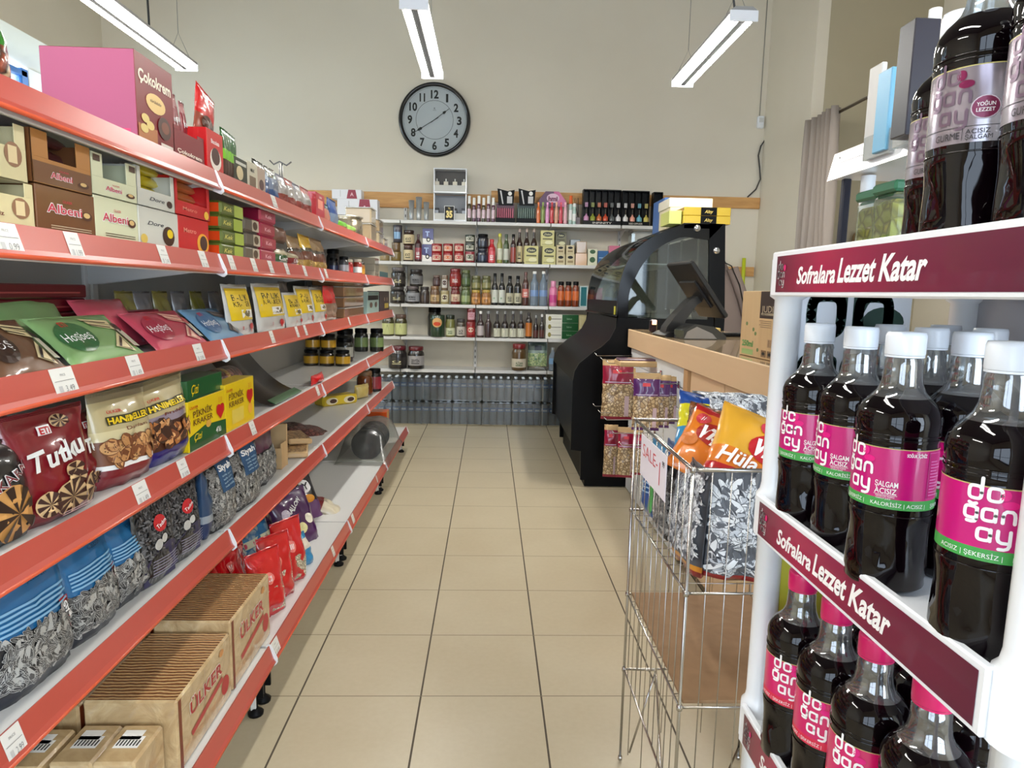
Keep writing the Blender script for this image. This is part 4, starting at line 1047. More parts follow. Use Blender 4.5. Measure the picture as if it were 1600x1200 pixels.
for i, (ua, ub, vt, z_, d_) in enumerate(((430, 455, 388, 'green', gl(60, 100, 60)), (455, 470, 395, 'dark red', DRED))):
    LS(1, ua, ub, vt, 400, bag([(.6, d_), (1, gl(170, 160, 130))], .06, 'pillow', seed=40+i, wr=.01, deco=lambda b, fn, w, h: b.text('Ülker', 0, h*.4, h*.25, TXTW, fn, w=w*.5)), 'biscuit_bag', z_+' crumpled biscuit packet beside the magenta cakes', 'biscuit bag')
LS(1, 433, 452, 378, 385, bag([(1, gl(120, 84, 70))], .05, 'pillow', seed=43, wr=.01), 'biscuit_bag', 'brown packet resting on the green crumpled packet', 'biscuit bag', z0=DECK[1]+.10, h=.07, dx=.02)
for i, (ua, ub, vt) in enumerate(((462, 480, 368), (481, 497, 366), (497, 515, 372))):
    LS(1, ua, ub, vt, 395, bag([(.25, GOLD), (.5, gl(110, 60, 40)), (.62, FILM), (1, gl(214, 170, 20) if i == 1 else gl(150, 120, 80))], .05, seed=50+i, wr=.012), 'candy_bag', ['tall brown bag, first of three near the yellow one', 'tall bag with bright yellow header on the second shelf', 'tall brown bag with gold foil foot at the rack joint'][i], 'candy bag', lean=.15)
for i, (ua, ub, vt, bm, lm, lb, wh) in enumerate(((521, 531, 404, gl(20, 22, 30), BLACK, gl(50, 56, 90), 'dark blue-label jar'), (532, 545, 404, gl(60, 60, 64), BLACK, gl(170, 164, 170), 'grey-label jar with black lid'), (547, 558, 404, gl(170, 40, 40), pl(200, 190, 170), gl(206, 60, 60), 'red jam jar with pale lid'), (558, 567, 403, gl(150, 40, 30), pl(200, 190, 170), WHITE, 'red jar with white label'), (567, 580, 408, gl(176, 110, 30), DSTEEL, gl(206, 150, 60), 'amber honey jar'))):
    put(jar(bm, lm, lb)(.062, .10+.01*(i % 2)), 'jam_jar', wh+' on the second shelf of the rack', 'jar', ((-1.016, 4.45), (-.95, 4.45), (-.955, 4.62), (-.93, 4.80), (-.945, 5.0))[i]+(DECK[1]+.001,), LEFT)
for i in range(2): put(jar(gl(30, 28, 28), BLACK)(.09, .17), 'jam_jar', ['left', 'right'][i]+' black-lidded jar in the shadow of the second shelf', 'jar', (-1.18+.1*i, 4.72, DECK[1]+.001), LEFT)
zt = DECK[1]+.001
for i in range(3): zt = LS(1, 586, 592, 0, 420, carton(make_tint('tray_stack', (176, 168, 150), .8), .2, key='tr'), 'clear_box', '%s clear box by the amber jar' % ['lowest', 'middle', 'topmost'][i], 'box', group='clear boxes by the amber jar', z0=zt, h=.05)+.001
LS(1, 593, 606, 415, 425, carton(pl(170, 160, 136), .1, lambda b, w, h: sr(b, -w*.49, w*.49, .002, h*.5, TEAL)), 'tea_carton', 'small teal and beige carton at the far end of the second shelf', 'carton', dx=.0)

# ================================================================== LEFT RACK, THIRD SHELF
zt = DECK[2]+.001
for i in range(5):
    put(proto('flatpack', lambda: [('carton', MB().box((0, .1, .018), (.46, .2, .034), gl(92, 14, 26, .4), .003).rect(-.2, .2, .012, .016, pl(150, 60, 60), lambda a, c: (a, -.0006, c)).mesh('carton'), None)]), 'biscuit_carton', 'dark red flat carton at the back of the third shelf, %s of five' % ['lowest', 'second', 'middle', 'fourth', 'topmost'][i], 'carton', (-1.08-.004*(i % 2), 1.62, zt), LEFT, group='dark red flat cartons, large stack'); zt += .036
zt = DECK[2]+.001
for i in range(3):
    put(proto('flatpack2', lambda: [('carton', MB().box((0, .09, .018), (.30, .2, .034), gl(104, 18, 32, .4), .003).rect(-.12, .12, .012, .016, pl(160, 70, 70), lambda a, c: (a, -.0006, c)).mesh('carton'), None)]), 'biscuit_carton', 'dark red flat carton in the smaller back stack, %s' % ['lowest', 'middle', 'topmost'][i], 'carton', (-1.06, 2.03, zt), LEFT, group='dark red flat cartons, small stack'); zt += .036
def d_hos(cdk, flat, choc=(70, 44, 34), word='Hoşbeş'):
    def f(b, fn, w, h):
        b.disc(-w*.22, h*.5, w*.19, h*.30, cdk, fn, 20, 3)
        b.text(word, -w*.22, h*.5, h*.17, TXTW, fn, w=w*.30, bold=.0); b.text('ETi', -w*.24, h*.76, h*.1, pl(190, 30, 30), fn, w=w*.08, bold=.03)
        for (x0, z0, x1, z1) in ((.0, .86, .34, .78), (.02, .76, .34, .66)):
            b.patch([(w*x0, h*z0), (w*x1, h*z1), (w*(x1-.02), h*(z1-.10)), (w*(x0+.03), h*(z0-.10))], flat, fn); b.patch([(w*(x0+.01), h*(z0-.05)), (w*x1, h*(z1-.05)), (w*(x1-.005), h*(z1-.075)), (w*(x0+.015), h*(z0-.075))], pl(*choc), fn)
        b.patch([(w*.10, h*.22), (w*.28, h*.50), (w*.34, h*.10)], flat, fn); b.patch([(w*.14, h*.21), (w*.27, h*.42), (w*.31, h*.13)], pl(*choc), fn); b.patch([(w*.17, h*.20), (w*.26, h*.35), (w*.28, h*.15)], flat, fn)
        b.disc(w*.37, h*.62, w*.06, h*.10, pl(*choc), fn, 14, 2); b.patch([(w*.31, h*.56), (w*.43, h*.56), (w*.47, h*.2), (w*.36, h*.2)], pl(206, 200, 180), fn)
    return f
WAF = pl(214, 196, 150, .5); HB = [(gl(110, 78, 56, .7), gl(60, 40, 32), WAF, (40, 26, 22)), (gl(128, 166, 106, .6), gl(52, 106, 60), WAF, (70, 44, 34)), (gl(190, 70, 90, .6), gl(166, 40, 66), pl(226, 180, 160), (190, 90, 90)), (gl(104, 146, 180, .6), gl(64, 110, 156), pl(120, 110, 106), (60, 50, 50))]
for i, (ua, ub, wh) in enumerate(((8, 118, 'brown shiny wafer packet leaning on the third shelf, at the left'), (124, 238, 'green wafer packet leaning back on the third shelf'), (255, 334, 'pink strawberry wafer packet leaning back on the third shelf'), (338, 390, 'light blue wafer packet leaning back on the third shelf'))):
    m_, dk_, fl_, ch_ = HB[i]
    LS(2, ua, ub, 0, 560-i*12, bag([(1, m_)], .034, 'pillow', d_hos(dk_, fl_, ch_, 'Hoşbeş' if i else 'Goş'), seed=60+i, wr=.0016 if i else .005, nv=14), 'wafer_packet', wh, 'wafer packet', lean=radians(46), h=.155, zoff=.006, dx=-.012)
put(bag([(1, HB[1][0])], .034, 'pillow', None, seed=65, wr=.003, nv=14)(.27, .15), 'wafer_packet', 'green wafer packet standing behind the leaning green one', 'wafer packet', (XF-.14, 1.60, DECK[2]+.03), LEFT, radians(30))
put(bag([(1, HB[2][0])], .04, 'pillow', None, seed=66, wr=.003, nv=14)(.25, .15), 'wafer_packet', 'dark pink wafer packet behind the leaning pink one', 'wafer packet', (XF-.11, 1.88, DECK[2]+.02), LEFT, radians(30))
for i in range(6):
    p = at(214+i*27, 480, 'x', -1.05); y_ = p.y
    put(bag([(.55, gl(70, 66, 60)), (1, gl(96, 96, 100) if i % 2 else gl(110, 104, 40))], .05, seed=70+i, wr=.006, key='grey%d' % (i % 2))(.10, .165), 'snack_bag', 'dull grey snack bag in the back row of the third shelf, %s from the left' % ['first', 'second', 'third', 'fourth', 'fifth', 'sixth'][i], 'snack bag', (-1.05, y_, DECK[2]+.001), LEFT, .08, 'grey bags in the back row')
CLR = pl(204, 204, 200, .25, 0, .6)
def d_etim(b, fn, w, h):
    b.rect(-w*.44, w*.44, h*.30, h*.92, YEL, fn, 6, 8); b.text('BALIK', w*.0, h*.74, h*.13, INK, fn, w=w*.62, bold=.0); b.text('KRAKER', w*.0, h*.61, h*.10, INK, fn, w=w*.62, bold=.0)
    b.rect(-w*.12, w*.36, h*.34, h*.50, WHITE, fn, 3, 2); b.disc(w*.12, h*.42, w*.15, h*.06, pl(120, 110, 80), fn); b.disc(w*.2, h*.16, w*.10, h*.07, REDP, fn); b.disc(w*.2, h*.10, w*.05, h*.05, REDP, fn); b.text('lll', -w*.15, h*.15, h*.07, REDP, fn)
for i, (ua, ub, vt, wh) in enumerate(((366, 404, 443, 'first yellow cracker bag after the blue wafer packet'), (411, 453, 442, 'second yellow cracker bag, the widest'), (455, 478, 456, 'third yellow cracker bag, lower with brown foot'), (474, 496, 446, 'fourth yellow cracker bag'), (497, 515, 448, 'fifth yellow cracker bag, beside the rack joint'))):
    LS(2, ua, ub, vt, 480, bag([(1, CLR)], .05, deco=d_etim, seed=80+i, wr=.004), 'cracker_bag', wh, 'cracker bag', lean=.12, group='yellow cracker bags', dx=.01)
LS(2, 441, 454, 440, 450, bag([(1, gl(90, 84, 86))], .04, seed=90, wr=.01), 'snack_bag', 'dark grey bag peeking out behind the yellow cracker bags', 'snack bag', dx=.08)
LS(2, 514, 530, 447, 470, bag([(.5, gl(150, 120, 100)), (1, REDP)], .07, seed=91, wr=.012), 'snack_bag', 'red-topped bag beside the stacked clear trays', 'snack bag')
zt = DECK[2]+.001
for i in range(4):
    zt = LS(2, 538, 568, 0, 470, lambda w, h: [('tray', MB().box((0, .1, h/2), (w, .2, h), make_tint('date_tray', (150, 112, 80), .8), .006).mesh('tray'), None), ('lid', MB().box((0, .1, h-.004), (w+.006, .206, .008), HAZY, .002).mesh('lid'), None)], 'clear_tray', '%s clear tray of brown sweets on the third shelf' % ORD[i], 'tray', group='stacked clear trays', z0=zt, h=.066)+.001
LS(2, 574, 592, 456, 475, carton(pl(150, 176, 170), .1, lambda b, w, h: (sr(b, -w*.45, w*.45, h*.86, h*.98, TEAL), sr(b, -w*.45, w*.45, h*.62, h*.84, INK), dk(b, -w*.2, h*.4, w*.12, h*.13, pl(90, 70, 60)), dk(b, w*.22, h*.4, w*.12, h*.13, pl(90, 70, 60)))), 'tea_carton', 'pale teal carton with two round pictures on the third shelf', 'carton')
LS(2, 593, 608, 455, 475, carton(pl(52, 34, 44), .1, lambda b, w, h: (sr(b, w*.0, w*.4, h*.15, h*.4, pl(190, 166, 60)), dk(b, 0, h*.6, w*.06, h*.1, pl(150, 130, 110)), dk(b, w*.25, h*.6, w*.06, h*.1, pl(150, 130, 110)))), 'tea_carton', 'dark purple carton at the far end of the third shelf', 'carton')

# ================================================================== LEFT RACK, FOURTH SHELF
def pinwheel(b, fn, x, z, r, n=10, dark=pl(60, 32, 26), light=pl(226, 190, 140), ry=None):
    ry = ry or r; b.disc(x, z, r, ry, light, fn, 20, 2)
    g = (lambda a, c: (lambda q: (q[0], q[1]-.0026, q[2]))(fn(a, c)))
    for i in range(n):
        a = 2*pi*i/n; c = a+pi/n*1.1
        P = [(x, z)]
        for t_ in range(4): q = a+(c-a)*t_/3; P.append((x+r*cos(q)*.98, z+ry*sin(q)*.98))
        b.patch(P, dark, g)
BKF, TUT = gl(26, 22, 22, .8), gl(126, 16, 30, .8)
def d_karm(b, fn, w, h):
    b.text('KARM', w*.1, h*.66, h*.09, TXTW, fn, w=w*.6, bold=.04, rot=.25); b.text('KARM', w*.1, h*.66, h*.085, DRED, lambda a, c: (lambda q: (q[0], q[1]-.001, q[2]))(fn(a, c)), w=w*.58, bold=.0, rot=.25)
    pinwheel(b, fn, 0, h*.30, w*.32, 8, pl(50, 32, 24), pl(206, 150, 84)); 
def d_tut(b, fn, w, h):
    b.text('Tutku', -w*.02, h*.62, h*.17, pl(236, 236, 232), lambda a, c: (lambda q: (q[0], q[1]-.004, q[2]))(fn(a, c)), w=w*.68, bold=.03, shear=.2, rot=.12)
    b.rect(-w*.16, w*.0, h*.79, h*.87, TXTW, fn, 2, 2); b.text('ETi', -w*.08, h*.83, h*.06, pl(190, 24, 30), lambda a, c: (lambda q: (q[0], q[1]-.001, q[2]))(fn(a, c)), w=w*.12, bold=.03)
    pinwheel(b, fn, w*.13, h*.88, w*.11, 8, ry=w*.06)
    for (x, z) in ((.12, .44), (.14, .36)): pinwheel(b, fn, w*x, h*z, w*.12, 4, ry=w*.07)
    pinwheel(b, fn, w*.03, h*.20, w*.21, 10, ry=w*.17); pinwheel(b, fn, -w*.24, h*.20, w*.12, 8); pinwheel(b, fn, w*.32, h*.22, w*.12, 8, ry=w*.15)
    for q in (.075, .05): b.rect(-w*.1, w*.4, h*q, h*(q+.01), pl(220, 190, 190), fn, 4, 1)
LS(3, -30, 74, 692, 800, bag([(1, BKF)], .10, deco=d_karm, seed=101, wr=.008), 'biscuit_bag', 'black biscuit bag with brown pinwheel cookie, at the left edge', 'biscuit bag', dx=.005)
LS(3, 44, 152, 640, 740, bag([(1, TUT)], .09, deco=d_tut, seed=102, wr=.008), 'biscuit_bag', 'red biscuit bag with white script and chessboard cookies, in front', 'biscuit bag', rz=-.12, dx=-.0)
LS(3, 128, 176, 640, 715, bag([(1, TUT)], .07, deco=d_tut, seed=103, wr=.010), 'biscuit_bag', 'second red chessboard-cookie bag, tucked behind the front one', 'biscuit bag', dx=.055, rz=.1)
LS(3, 8, 40, 640, 740, bag([(1, TUT)], .07, None, seed=104, wr=.012), 'biscuit_bag', 'third dark red cookie bag in the shadow at the left', 'biscuit bag', dx=.14)
def d_han(t2):
    def f(b, fn, w, h):
        g = (lambda a, c: (lambda q: (q[0], q[1]-.001, q[2]))(fn(a, c)))
        b.rect(-w*.34, w*.34, h*.655, h*.745, pl(60, 56, 30), fn, 12, 4); b.text('HANIMELLER', 0, h*.70, h*.065, YEL, g, w=w*.64, bold=.04)
        b.text('ÜLKER', -w*.2, h*.79, h*.03, REDP, fn, w=w*.2); b.text(t2, w*.06, h*.60, h*.035, pl(120, 60, 40), fn, w=w*.36)
    return f
HANB = gl(192, 176, 130, .7)
LS(3, 176, 249, 607, 700, bag([(.20, gl(120, 22, 34)), (.24, WHITE), (.50, pl(120, 70, 40)), (.62, gl(216, 202, 156)), (.9, HANB), (1, gl(140, 126, 96))], .10, deco=lambda b, fn, w, h: (d_han('Damlam')(b, fn, w, h), sprinkle(b, fn, -w*.44, w*.44, h*.23, h*.54, .036, .034, [pl(206, 156, 100), pl(190, 136, 84)], 5, 2.2, None, pl(120, 70, 40), pl(80, 44, 26), 'disc')), seed=105, wr=.009), 'biscuit_bag', 'gold biscuit bag with red foot and chocolate chip cookies', 'biscuit bag', rz=-.1)
LS(3, 240, 308, 590, 660, bag([(.18, gl(34, 30, 110)), (.22, WHITE), (.52, pl(70, 36, 22)), (.60, gl(150, 136, 150)), (.9, HANB), (1, gl(150, 136, 100))], .10, deco=lambda b, fn, w, h: (d_han('Fındıklı')(b, fn, w, h), sprinkle(b, fn, -w*.44, w*.44, h*.21, h*.56, .036, .032, [pl(176, 110, 56), pl(120, 66, 36), pl(196, 134, 80)], 8, 1.9, None, pl(60, 30, 18), pl(214, 160, 104), 'cube')), seed=106, wr=.009), 'biscuit_bag', 'gold biscuit bag with blue foot and brown cube biscuits', 'biscuit bag', rz=-.1, roll=-.08)
GR3 = gl(30, 90, 44, .4); YL3 = gl(238, 206, 20, .4)
def d_prof(gr):
    def f(b, w, h):
        if gr:
            b.patch([(-w/2+.002, .002), (w/2-.002, .002), (w/2-.002, h*.34), (-w*.1, h*.42), (-w/2+.002, h*.30)], GR3, lambda a, c: (a, -.0005, c)); dk(b, w*.0, h*.42, w*.07, h*.08, pl(214, 160, 60)); b.text('Çizi', -w*.28, h*.26, h*.14, YEL, FR, w=w*.2, shear=.3); b.text('4\'lü', w*.26, h*.2, h*.12, WHITE, FR, w=w*.14)
        else: sr(b, -w*.3, w*.1, h*.12, h*.42, pl(220, 196, 80)); dk(b, w*.34, h*.3, w*.08, h*.12, pl(236, 170, 60))
        tx(b, 'ÜLKER', -w*.36, h*.86, h*.05, REDP, w=w*.2); tx(b, 'PİKNİK', -w*.14, h*.72, h*.13, pl(110, 70, 20), w=w*.5); tx(b, 'KRAKER', -w*.14, h*.56, h*.12, pl(110, 70, 20), w=w*.5)
        b.patch([(w*.22, h*.66), (w*.44, h*.66), (w*.44, h*.56), (w*.33, h*.40), (w*.22, h*.56)], REDP, lambda a, c: (a, -.0006, c)); dk(b, w*.28, h*.67, w*.055, h*.06, REDP); dk(b, w*.38, h*.67, w*.055, h*.06, REDP)
        for q in (.29, .33, .37): sr(b, w*q-.001, w*q+.001, h*.76, h*.88, REDP)
    return f
LS(3, 294, 353, 618, 655, carton(YL3, .10, d_prof(1), {'+z': GR3}), 'cracker_carton', 'yellow and green cracker carton on the fourth shelf', 'carton')
LS(3, 352, 397, 594, 630, carton(YL3, .12, d_prof(0)), 'cracker_carton', 'plain yellow cracker carton right of the green one', 'carton')
put(carton(GR3, .09, lambda b, w, h: (b.text('Çizi', -w*.3, h*.5, h*.5, YEL, FR, w=w*.2, shear=.3)))(.27, .06), 'cracker_carton', 'dark green cracker carton lying on top of the yellow and green one', 'carton', (XF-.05, at(322, 620, 'x', XF-.05).y, at(322, 617, 'x', XF-.05).z+.002), LEFT)
def roll(w, h):
    b = MB(); b.M = Matrix.Translation((-w/2, h/2, h/2)) @ Matrix.Rotation(pi/2, 4, 'Y'); r = h/2
    m1, m2 = make_once('choc_roll', lambda: make_lumps('choc_roll', 30., [(84, 32, 32), (120, 44, 44), (60, 26, 26), (150, 100, 90)], (40, 16, 16))), GOLD
    b.lathe([(r*.5, -.006), (r*.9, .0), (r, .02), (r, w*.44), (r*1.01, w*.46), (r*1.01, w*.54), (r, w*.56), (r, w-.02), (r*.9, w), (r*.5, w+.006)], [m1, m1, m1, m2, m2, m2, m1, m1, m1], 20)
    b.M = None; b.disc(-w*.28, h*.45, h*.2, h*.2, WHITE, lambda a, c: (a, h/2-sqrt(max(0, (h/2*1.02)**2-(c-h/2)**2))-.001, c)); b.disc(w*.3, h*.45, h*.2, h*.2, gl(196, 150, 120), lambda a, c: (a, h/2-sqrt(max(0, (h/2*1.02)**2-(c-h/2)**2))-.001, c))
    return [('roll_cake', b.mesh('roll_cake'), None)]
def make_once(n, f): return MATS[n] if n in MATS else f()
z3 = DECK[3]+.001
for i, (y, x, z, wh) in enumerate(((2.50, XF-.04, 0, 'front lower chocolate roll cake in brown wrap with gold band'), (2.52, XF-.155, 0, 'back lower chocolate roll cake with gold band'), (2.56, XF-.10, .095, 'upper chocolate roll cake resting on the other two'), (2.74, XF-.06, 0, 'far chocolate roll cake in brown wrap'))):
    if i == 3: continue
    put(roll(.27, .105), 'roll_cake', wh, 'roll cake', (x-.0, y+.0, z3+z), LEFT, group='wrapped roll cakes')
put(bag([(1, gl(60, 26, 30))], .12, 'pillow', seed=111, wr=.012)(.34, .16), 'biscuit_bag', 'dark brown bag lying behind the roll cakes', 'biscuit bag', (XF-.30, 2.40, z3), LEFT, .9)
# tall curved dark card tray with green foot
m = MB(); V = []; n = 14; pts = []
for i in range(n+1):
    t_ = i/n; pts.append((-.30+.26*t_, .19*(1-t_)**1.8))
for (x, z) in pts: V += [(XF-.01+x+.0, 2.88, z3+z+.004), (XF-.01+x, 3.32, z3+z+.004)]
m.add(V, [(2*i, 2*i+1, 2*i+3, 2*i+2) for i in range(n)], gl(46, 38, 34, .8), True)
m.add([(XF-.08, 2.90, z3+.022), (XF-.08, 3.30, z3+.022), (XF-.045, 3.30, z3+.005), (XF-.045, 2.90, z3+.005)], [(0, 1, 2, 3)], gl(60, 110, 70))
o = m.obj('curved_card'); md = o.modifiers.new('t', 'SOLIDIFY'); md.thickness = .003
tag(o, 'dark curved card tray with glossy streaks leaning on the fourth shelf', 'card tray')
LS(3, 492, 509, 590, 600, bag([(1, REDP)], .04, 'pillow', seed=112, wr=.01), 'candy_bag', 'small red packet on the rail side of the fourth shelf', 'candy bag', h=.05)
YB2 = gl(196, 150, 30, .5)
for i, (y, x, z, wh) in enumerate(((3.86, -1.04, 0, 'left'), (3.96, -1.04, 0, 'middle'), (4.06, -1.04, 0, 'right'))):
    put(jar(gl(36, 26, 14), BLACK, YB2, lz=(.2, .75), key='yj')(.098, .105), 'spread_jar', '%s of the three yellow-banded black jars in the lower row' % wh, 'jar', (-1.185+.105*i, 4.5, z3), 0, group='yellow-banded jars')
for i in range(2): put(jar(gl(36, 26, 14), BLACK, YB2, lz=(.2, .75), key='yj')(.098, .105), 'spread_jar', ['left', 'right'][i]+' yellow-banded black jar stacked on the lower row', 'jar', (-1.175+.105*i, 4.51, z3+.106), 0, group='yellow-banded jars')
for i, (y, x) in enumerate(((4.78, -1.02), (4.80, -1.15), (5.6, -1.06), (5.62, -.935))):
    put(jar(gl(24, 26, 20), BLACK, gl(110, 130, 80) if i > 1 else gl(160, 160, 150), lz=(.25, .75), key='gj%d' % (i > 1))(.115, .19 if i > 1 else .17), 'olive_jar', ['dark jar with grey label behind the yellow-banded jars', 'second dark jar with grey label', 'large dark jar with green label near the far end', 'second large dark jar with green label at the far end'][i], 'jar', (x, y, z3), LEFT)
put(jar(gl(22, 22, 20), BLACK, None, key='gj3')(.13, .22), 'olive_jar', 'tall black jar in the shade at the middle of the fourth shelf', 'jar', (-1.06, 4.98, z3), LEFT)

# ================================================================== LEFT RACK, FIFTH SHELF
BLU, BLU2 = gl(30, 104, 156, .6), gl(24, 70, 110, .6)
def d_sey(b, fn, w, h):
    g = lambda a, c: (lambda q: (q[0], q[1]-.001, q[2]))(fn(a, c))
    seeds_on(b, fn, w, h, .08, .54, .030, int(w*1000))
    for k in range(5):
        z = h*(.70-.037*k); b.rect(-w*.42, w*.40-(k % 2)*w*.06, z, z+h*.018, pl(130, 180, 214), fn, 8, 1)
    b.text('ÇİLDİR', w*.1, h*.86, h*.035, pl(20, 60, 90), fn, w=w*.26)
    b.patch([(w*.24, h*.60), (w*.45, h*.56), (w*.47, h*.32), (w*.36, h*.30)], REDP, fn); b.text('Siyah', w*.36, h*.46, h*.06, TXTW, g, rot=-1.2, bold=.03)
z5 = DECK[4]+.001
for i, (y, w_, x, rz, wh) in enumerate(((1.36, .24, XF-.045, .05, 'blue-topped bag of striped sunflower seeds at the left edge of the fifth shelf'), (1.585, .21, XF-.05, .12, 'second blue-topped bag of striped sunflower seeds from the left'), (1.77, .20, XF-.06, .15, 'third blue-topped seed bag, before the dark grey bags'))):
    put(bag([(.10, gl(20, 26, 40)), (.52, SDK), (.92, BLU), (1, BLU2)], .085, deco=d_sey, seed=121+i, wr=.006)(w_, (.262, .245, .23)[i]), 'seed_bag', wh, 'seed bag', (x, y, z5), LEFT+rz-.1, .05, 'blue-topped seed bags')
def d_tad(b, fn, w, h):
    g = lambda a, c: (lambda q: (q[0], q[1]-.0034, q[2]))(fn(a, c)); fn_ = fn; fn = lambda a, c: (lambda q: (q[0], q[1]-.0024, q[2]))(fn_(a, c))
    sprinkle(b, fn_, -w*.46, w*.46, h*.3, h*.9, .018, .006, [pl(110, 110, 112), pl(80, 80, 82), pl(54, 54, 56)], 3, 1.6, None, SDK, None)
    b.disc(0, h*.66, w*.16, h*.09, pl(200, 40, 46), fn, 16, 2); b.text('Tadım', 0, h*.66, h*.045, TXTW, g, w=w*.26, rot=.3)
    b.disc(-w*.1, h*.44, w*.10, h*.06, pl(190, 190, 186), fn); b.disc(w*.06, h*.48, w*.08, h*.05, pl(200, 200, 196), fn)
    b.patch([(-w*.42, h*.02), (w*.42, h*.02), (w*.42, h*.38), (w*.2, h*.43), (-w*.1, h*.40), (-w*.42, h*.24)], pl(44, 42, 80), fn)
    for k in range(6): b.rect(-w*.3, w*.38, h*(.12+.033*k), h*(.128+.033*k), pl(150, 150, 176), g, 4, 1)
for i, (ua, ub, vt, vm) in enumerate(((226, 275, 768, 830), (272, 315, 748, 800))):
    LS(4, ua, ub, vt, vm, bag([(1, make_once('sleeve', lambda: SEEDSD))], .06, 'stand', d_tad, seed=130+i, wr=.004), 'seed_bag', ['dark grey seed bag with red badge and navy foot, left one', 'dark grey seed bag with red badge and navy foot, right one'][i], 'seed bag', rz=-.12, group='dark grey seed bags', dx=.012)
def d_siy(b, fn, w, h):
    seeds_on(b, fn, w, h, .04, .90, .024, int(w*1000)); fn_ = fn; fn = lambda a, c: (lambda q: (q[0], q[1]-.0022, q[2]))(fn_(a, c))
    b.rect(-w*.2, w*.34, h*.52, h*.93, pl(44, 84, 124), fn, 8, 8); g = lambda a, c: (lambda q: (q[0], q[1]-.0034, q[2]))(fn_(a, c))
    b.text('Siyah', w*.07, h*.85, h*.085, TXTW, g, w=w*.46, bold=.03)
    for k in range(4): b.text('sade tuzlu', w*.07, h*(.74-.05*k), h*.028, pl(170, 200, 220), g, w=w*.36)
for i, (ua, ub, vt, vm) in enumerate(((338, 375, 712, 780), (373, 412, 690, 750))):
    LS(4, ua, ub, vt, vm, bag([(.94, SDK), (1, pl(150, 156, 160))], .08, 'stand', d_siy, seed=140+i, wr=.006), 'seed_bag', ['clear bag of striped seeds with blue script label, left one', 'clear bag of striped seeds with blue script label, right one'][i], 'seed bag', rz=-.05, group='clear seed bags with blue label')
LS(4, 318, 342, 715, 790, bag([(.2, gl(28, 50, 90)), (.32, gl(150, 160, 170)), (1, gl(40, 70, 104, .7))], .07, 'stand', None, seed=143, wr=.008), 'seed_bag', 'turned blue seed bag showing its plain side', 'seed bag', dx=.03, rz=.5)
LS(4, 300, 322, 735, 790, bag([(1, SEEDSD)], .07, 'stand', None, seed=144, wr=.01), 'seed_bag', 'black seed bag in the shade behind the blue ones', 'seed bag', dx=.08)
LS(4, 404, 438, 678, 725, bag([(.7, SDK), (1, gl(90, 50, 70))], .08, 'stand', lambda b, fn, w, h: seeds_on(b, fn, w, h, .04, .7, .018, 9), seed=145, wr=.01), 'seed_bag', 'seed bag with dull purple top beside the cardboard box', 'seed bag', dx=.03)
p0, p1 = at(438, 745, 'x', XF-.09), at(449, 690, 'x', XF-.09)
m = MB().box((XF-.20, p0.y+.085, z5+.10), (.24, .012, .20), KRAFT, .001).box((XF-.085, p0.y+.045, z5+.06), (.006, .09, .12), KRAFT, .001).box((XF-.2, p0.y+.0, z5+.05), (.24, .006, .10), KRAFT, .001)
tag(m.obj('cardboard_box'), 'open brown cardboard box end on the fifth shelf past the seed bags', 'box')
BSK = make_lumps('cracker_sticks', 34., [(206, 172, 122), (190, 150, 96), (220, 190, 140)], (120, 80, 50))
for i, (y, x, rz) in enumerate(((3.42, XF-.05, .25), (3.58, XF-.10, .5), (3.40, XF-.20, .2))):
    put([('tray', MB().box((0, .06, .016), (.24, .12, .03), gl(214, 180, 132, .4), .008, {'+z': BSK}).mesh('tray'), None)], 'cracker_tray', ['middle beige cracker packet lying on the fifth shelf', 'far beige cracker packet lying on the fifth shelf', 'nearest beige cracker packet lying on the fifth shelf'][i], 'cracker packet', (x, y, z5+.03*(i == 1)), LEFT+rz, -.06*i, 'beige cracker packets')
WINEBAG = make_lumps('dried_fruit', 40., [(96, 50, 50), (130, 80, 74), (70, 34, 36)], (50, 20, 24))
put(bag([(1, WINEBAG)], .09, 'pillow', seed=150, wr=.012)(.26, .34), 'sweets_bag', 'clear bag of dark red dried fruit lying on the fifth shelf', 'sweets bag', (XF-.035, 3.93, z5+.006), LEFT+.1, radians(80))
YL5 = gl(220, 190, 40, .5)
m = MB().box((0, .06, .035), (.30, .12, .07), YL5, .012)
for s in (-1, 1): m.disc(s*.075, .035, .05, .026, pl(236, 226, 190), lambda a, c: (a, -.0006, c)); m.disc(s*.075+.01, .035, .03, .016, CHOC, lambda a, c: (a, -.0016, c))
tag(m.obj('cake_packet', None, (XF-.20, 4.88, z5), (0, 0, LEFT-.75)), 'yellow cake packet with cream-filled cake picture, nearer one', 'cake packet')
put(bag([(1, gl(206, 184, 110, .6))], .07, 'pillow', seed=152, wr=.01)(.16, .11), 'cake_packet', 'pale yellow round packet right of the cake packet', 'cake packet', (XF-.08, 5.18, z5), LEFT-.5)
put(jar(make_once('amber_jar', lambda: mat('amber_jar', (110, 56, 24), .15, 0, .8)), pl(120, 90, 60), None)(.13, .19), 'honey_jar', 'large amber jar near the far end of the fifth shelf', 'jar', (-1.0, 5.42, z5), LEFT)
put(jar(gl(20, 16, 18), BLACK, gl(150, 50, 60), lz=(.15, .8))(.12, .19), 'jam_jar', 'black jar with wine-red label at the far end of the fifth shelf', 'jar', (-.955, 5.60, z5), LEFT)

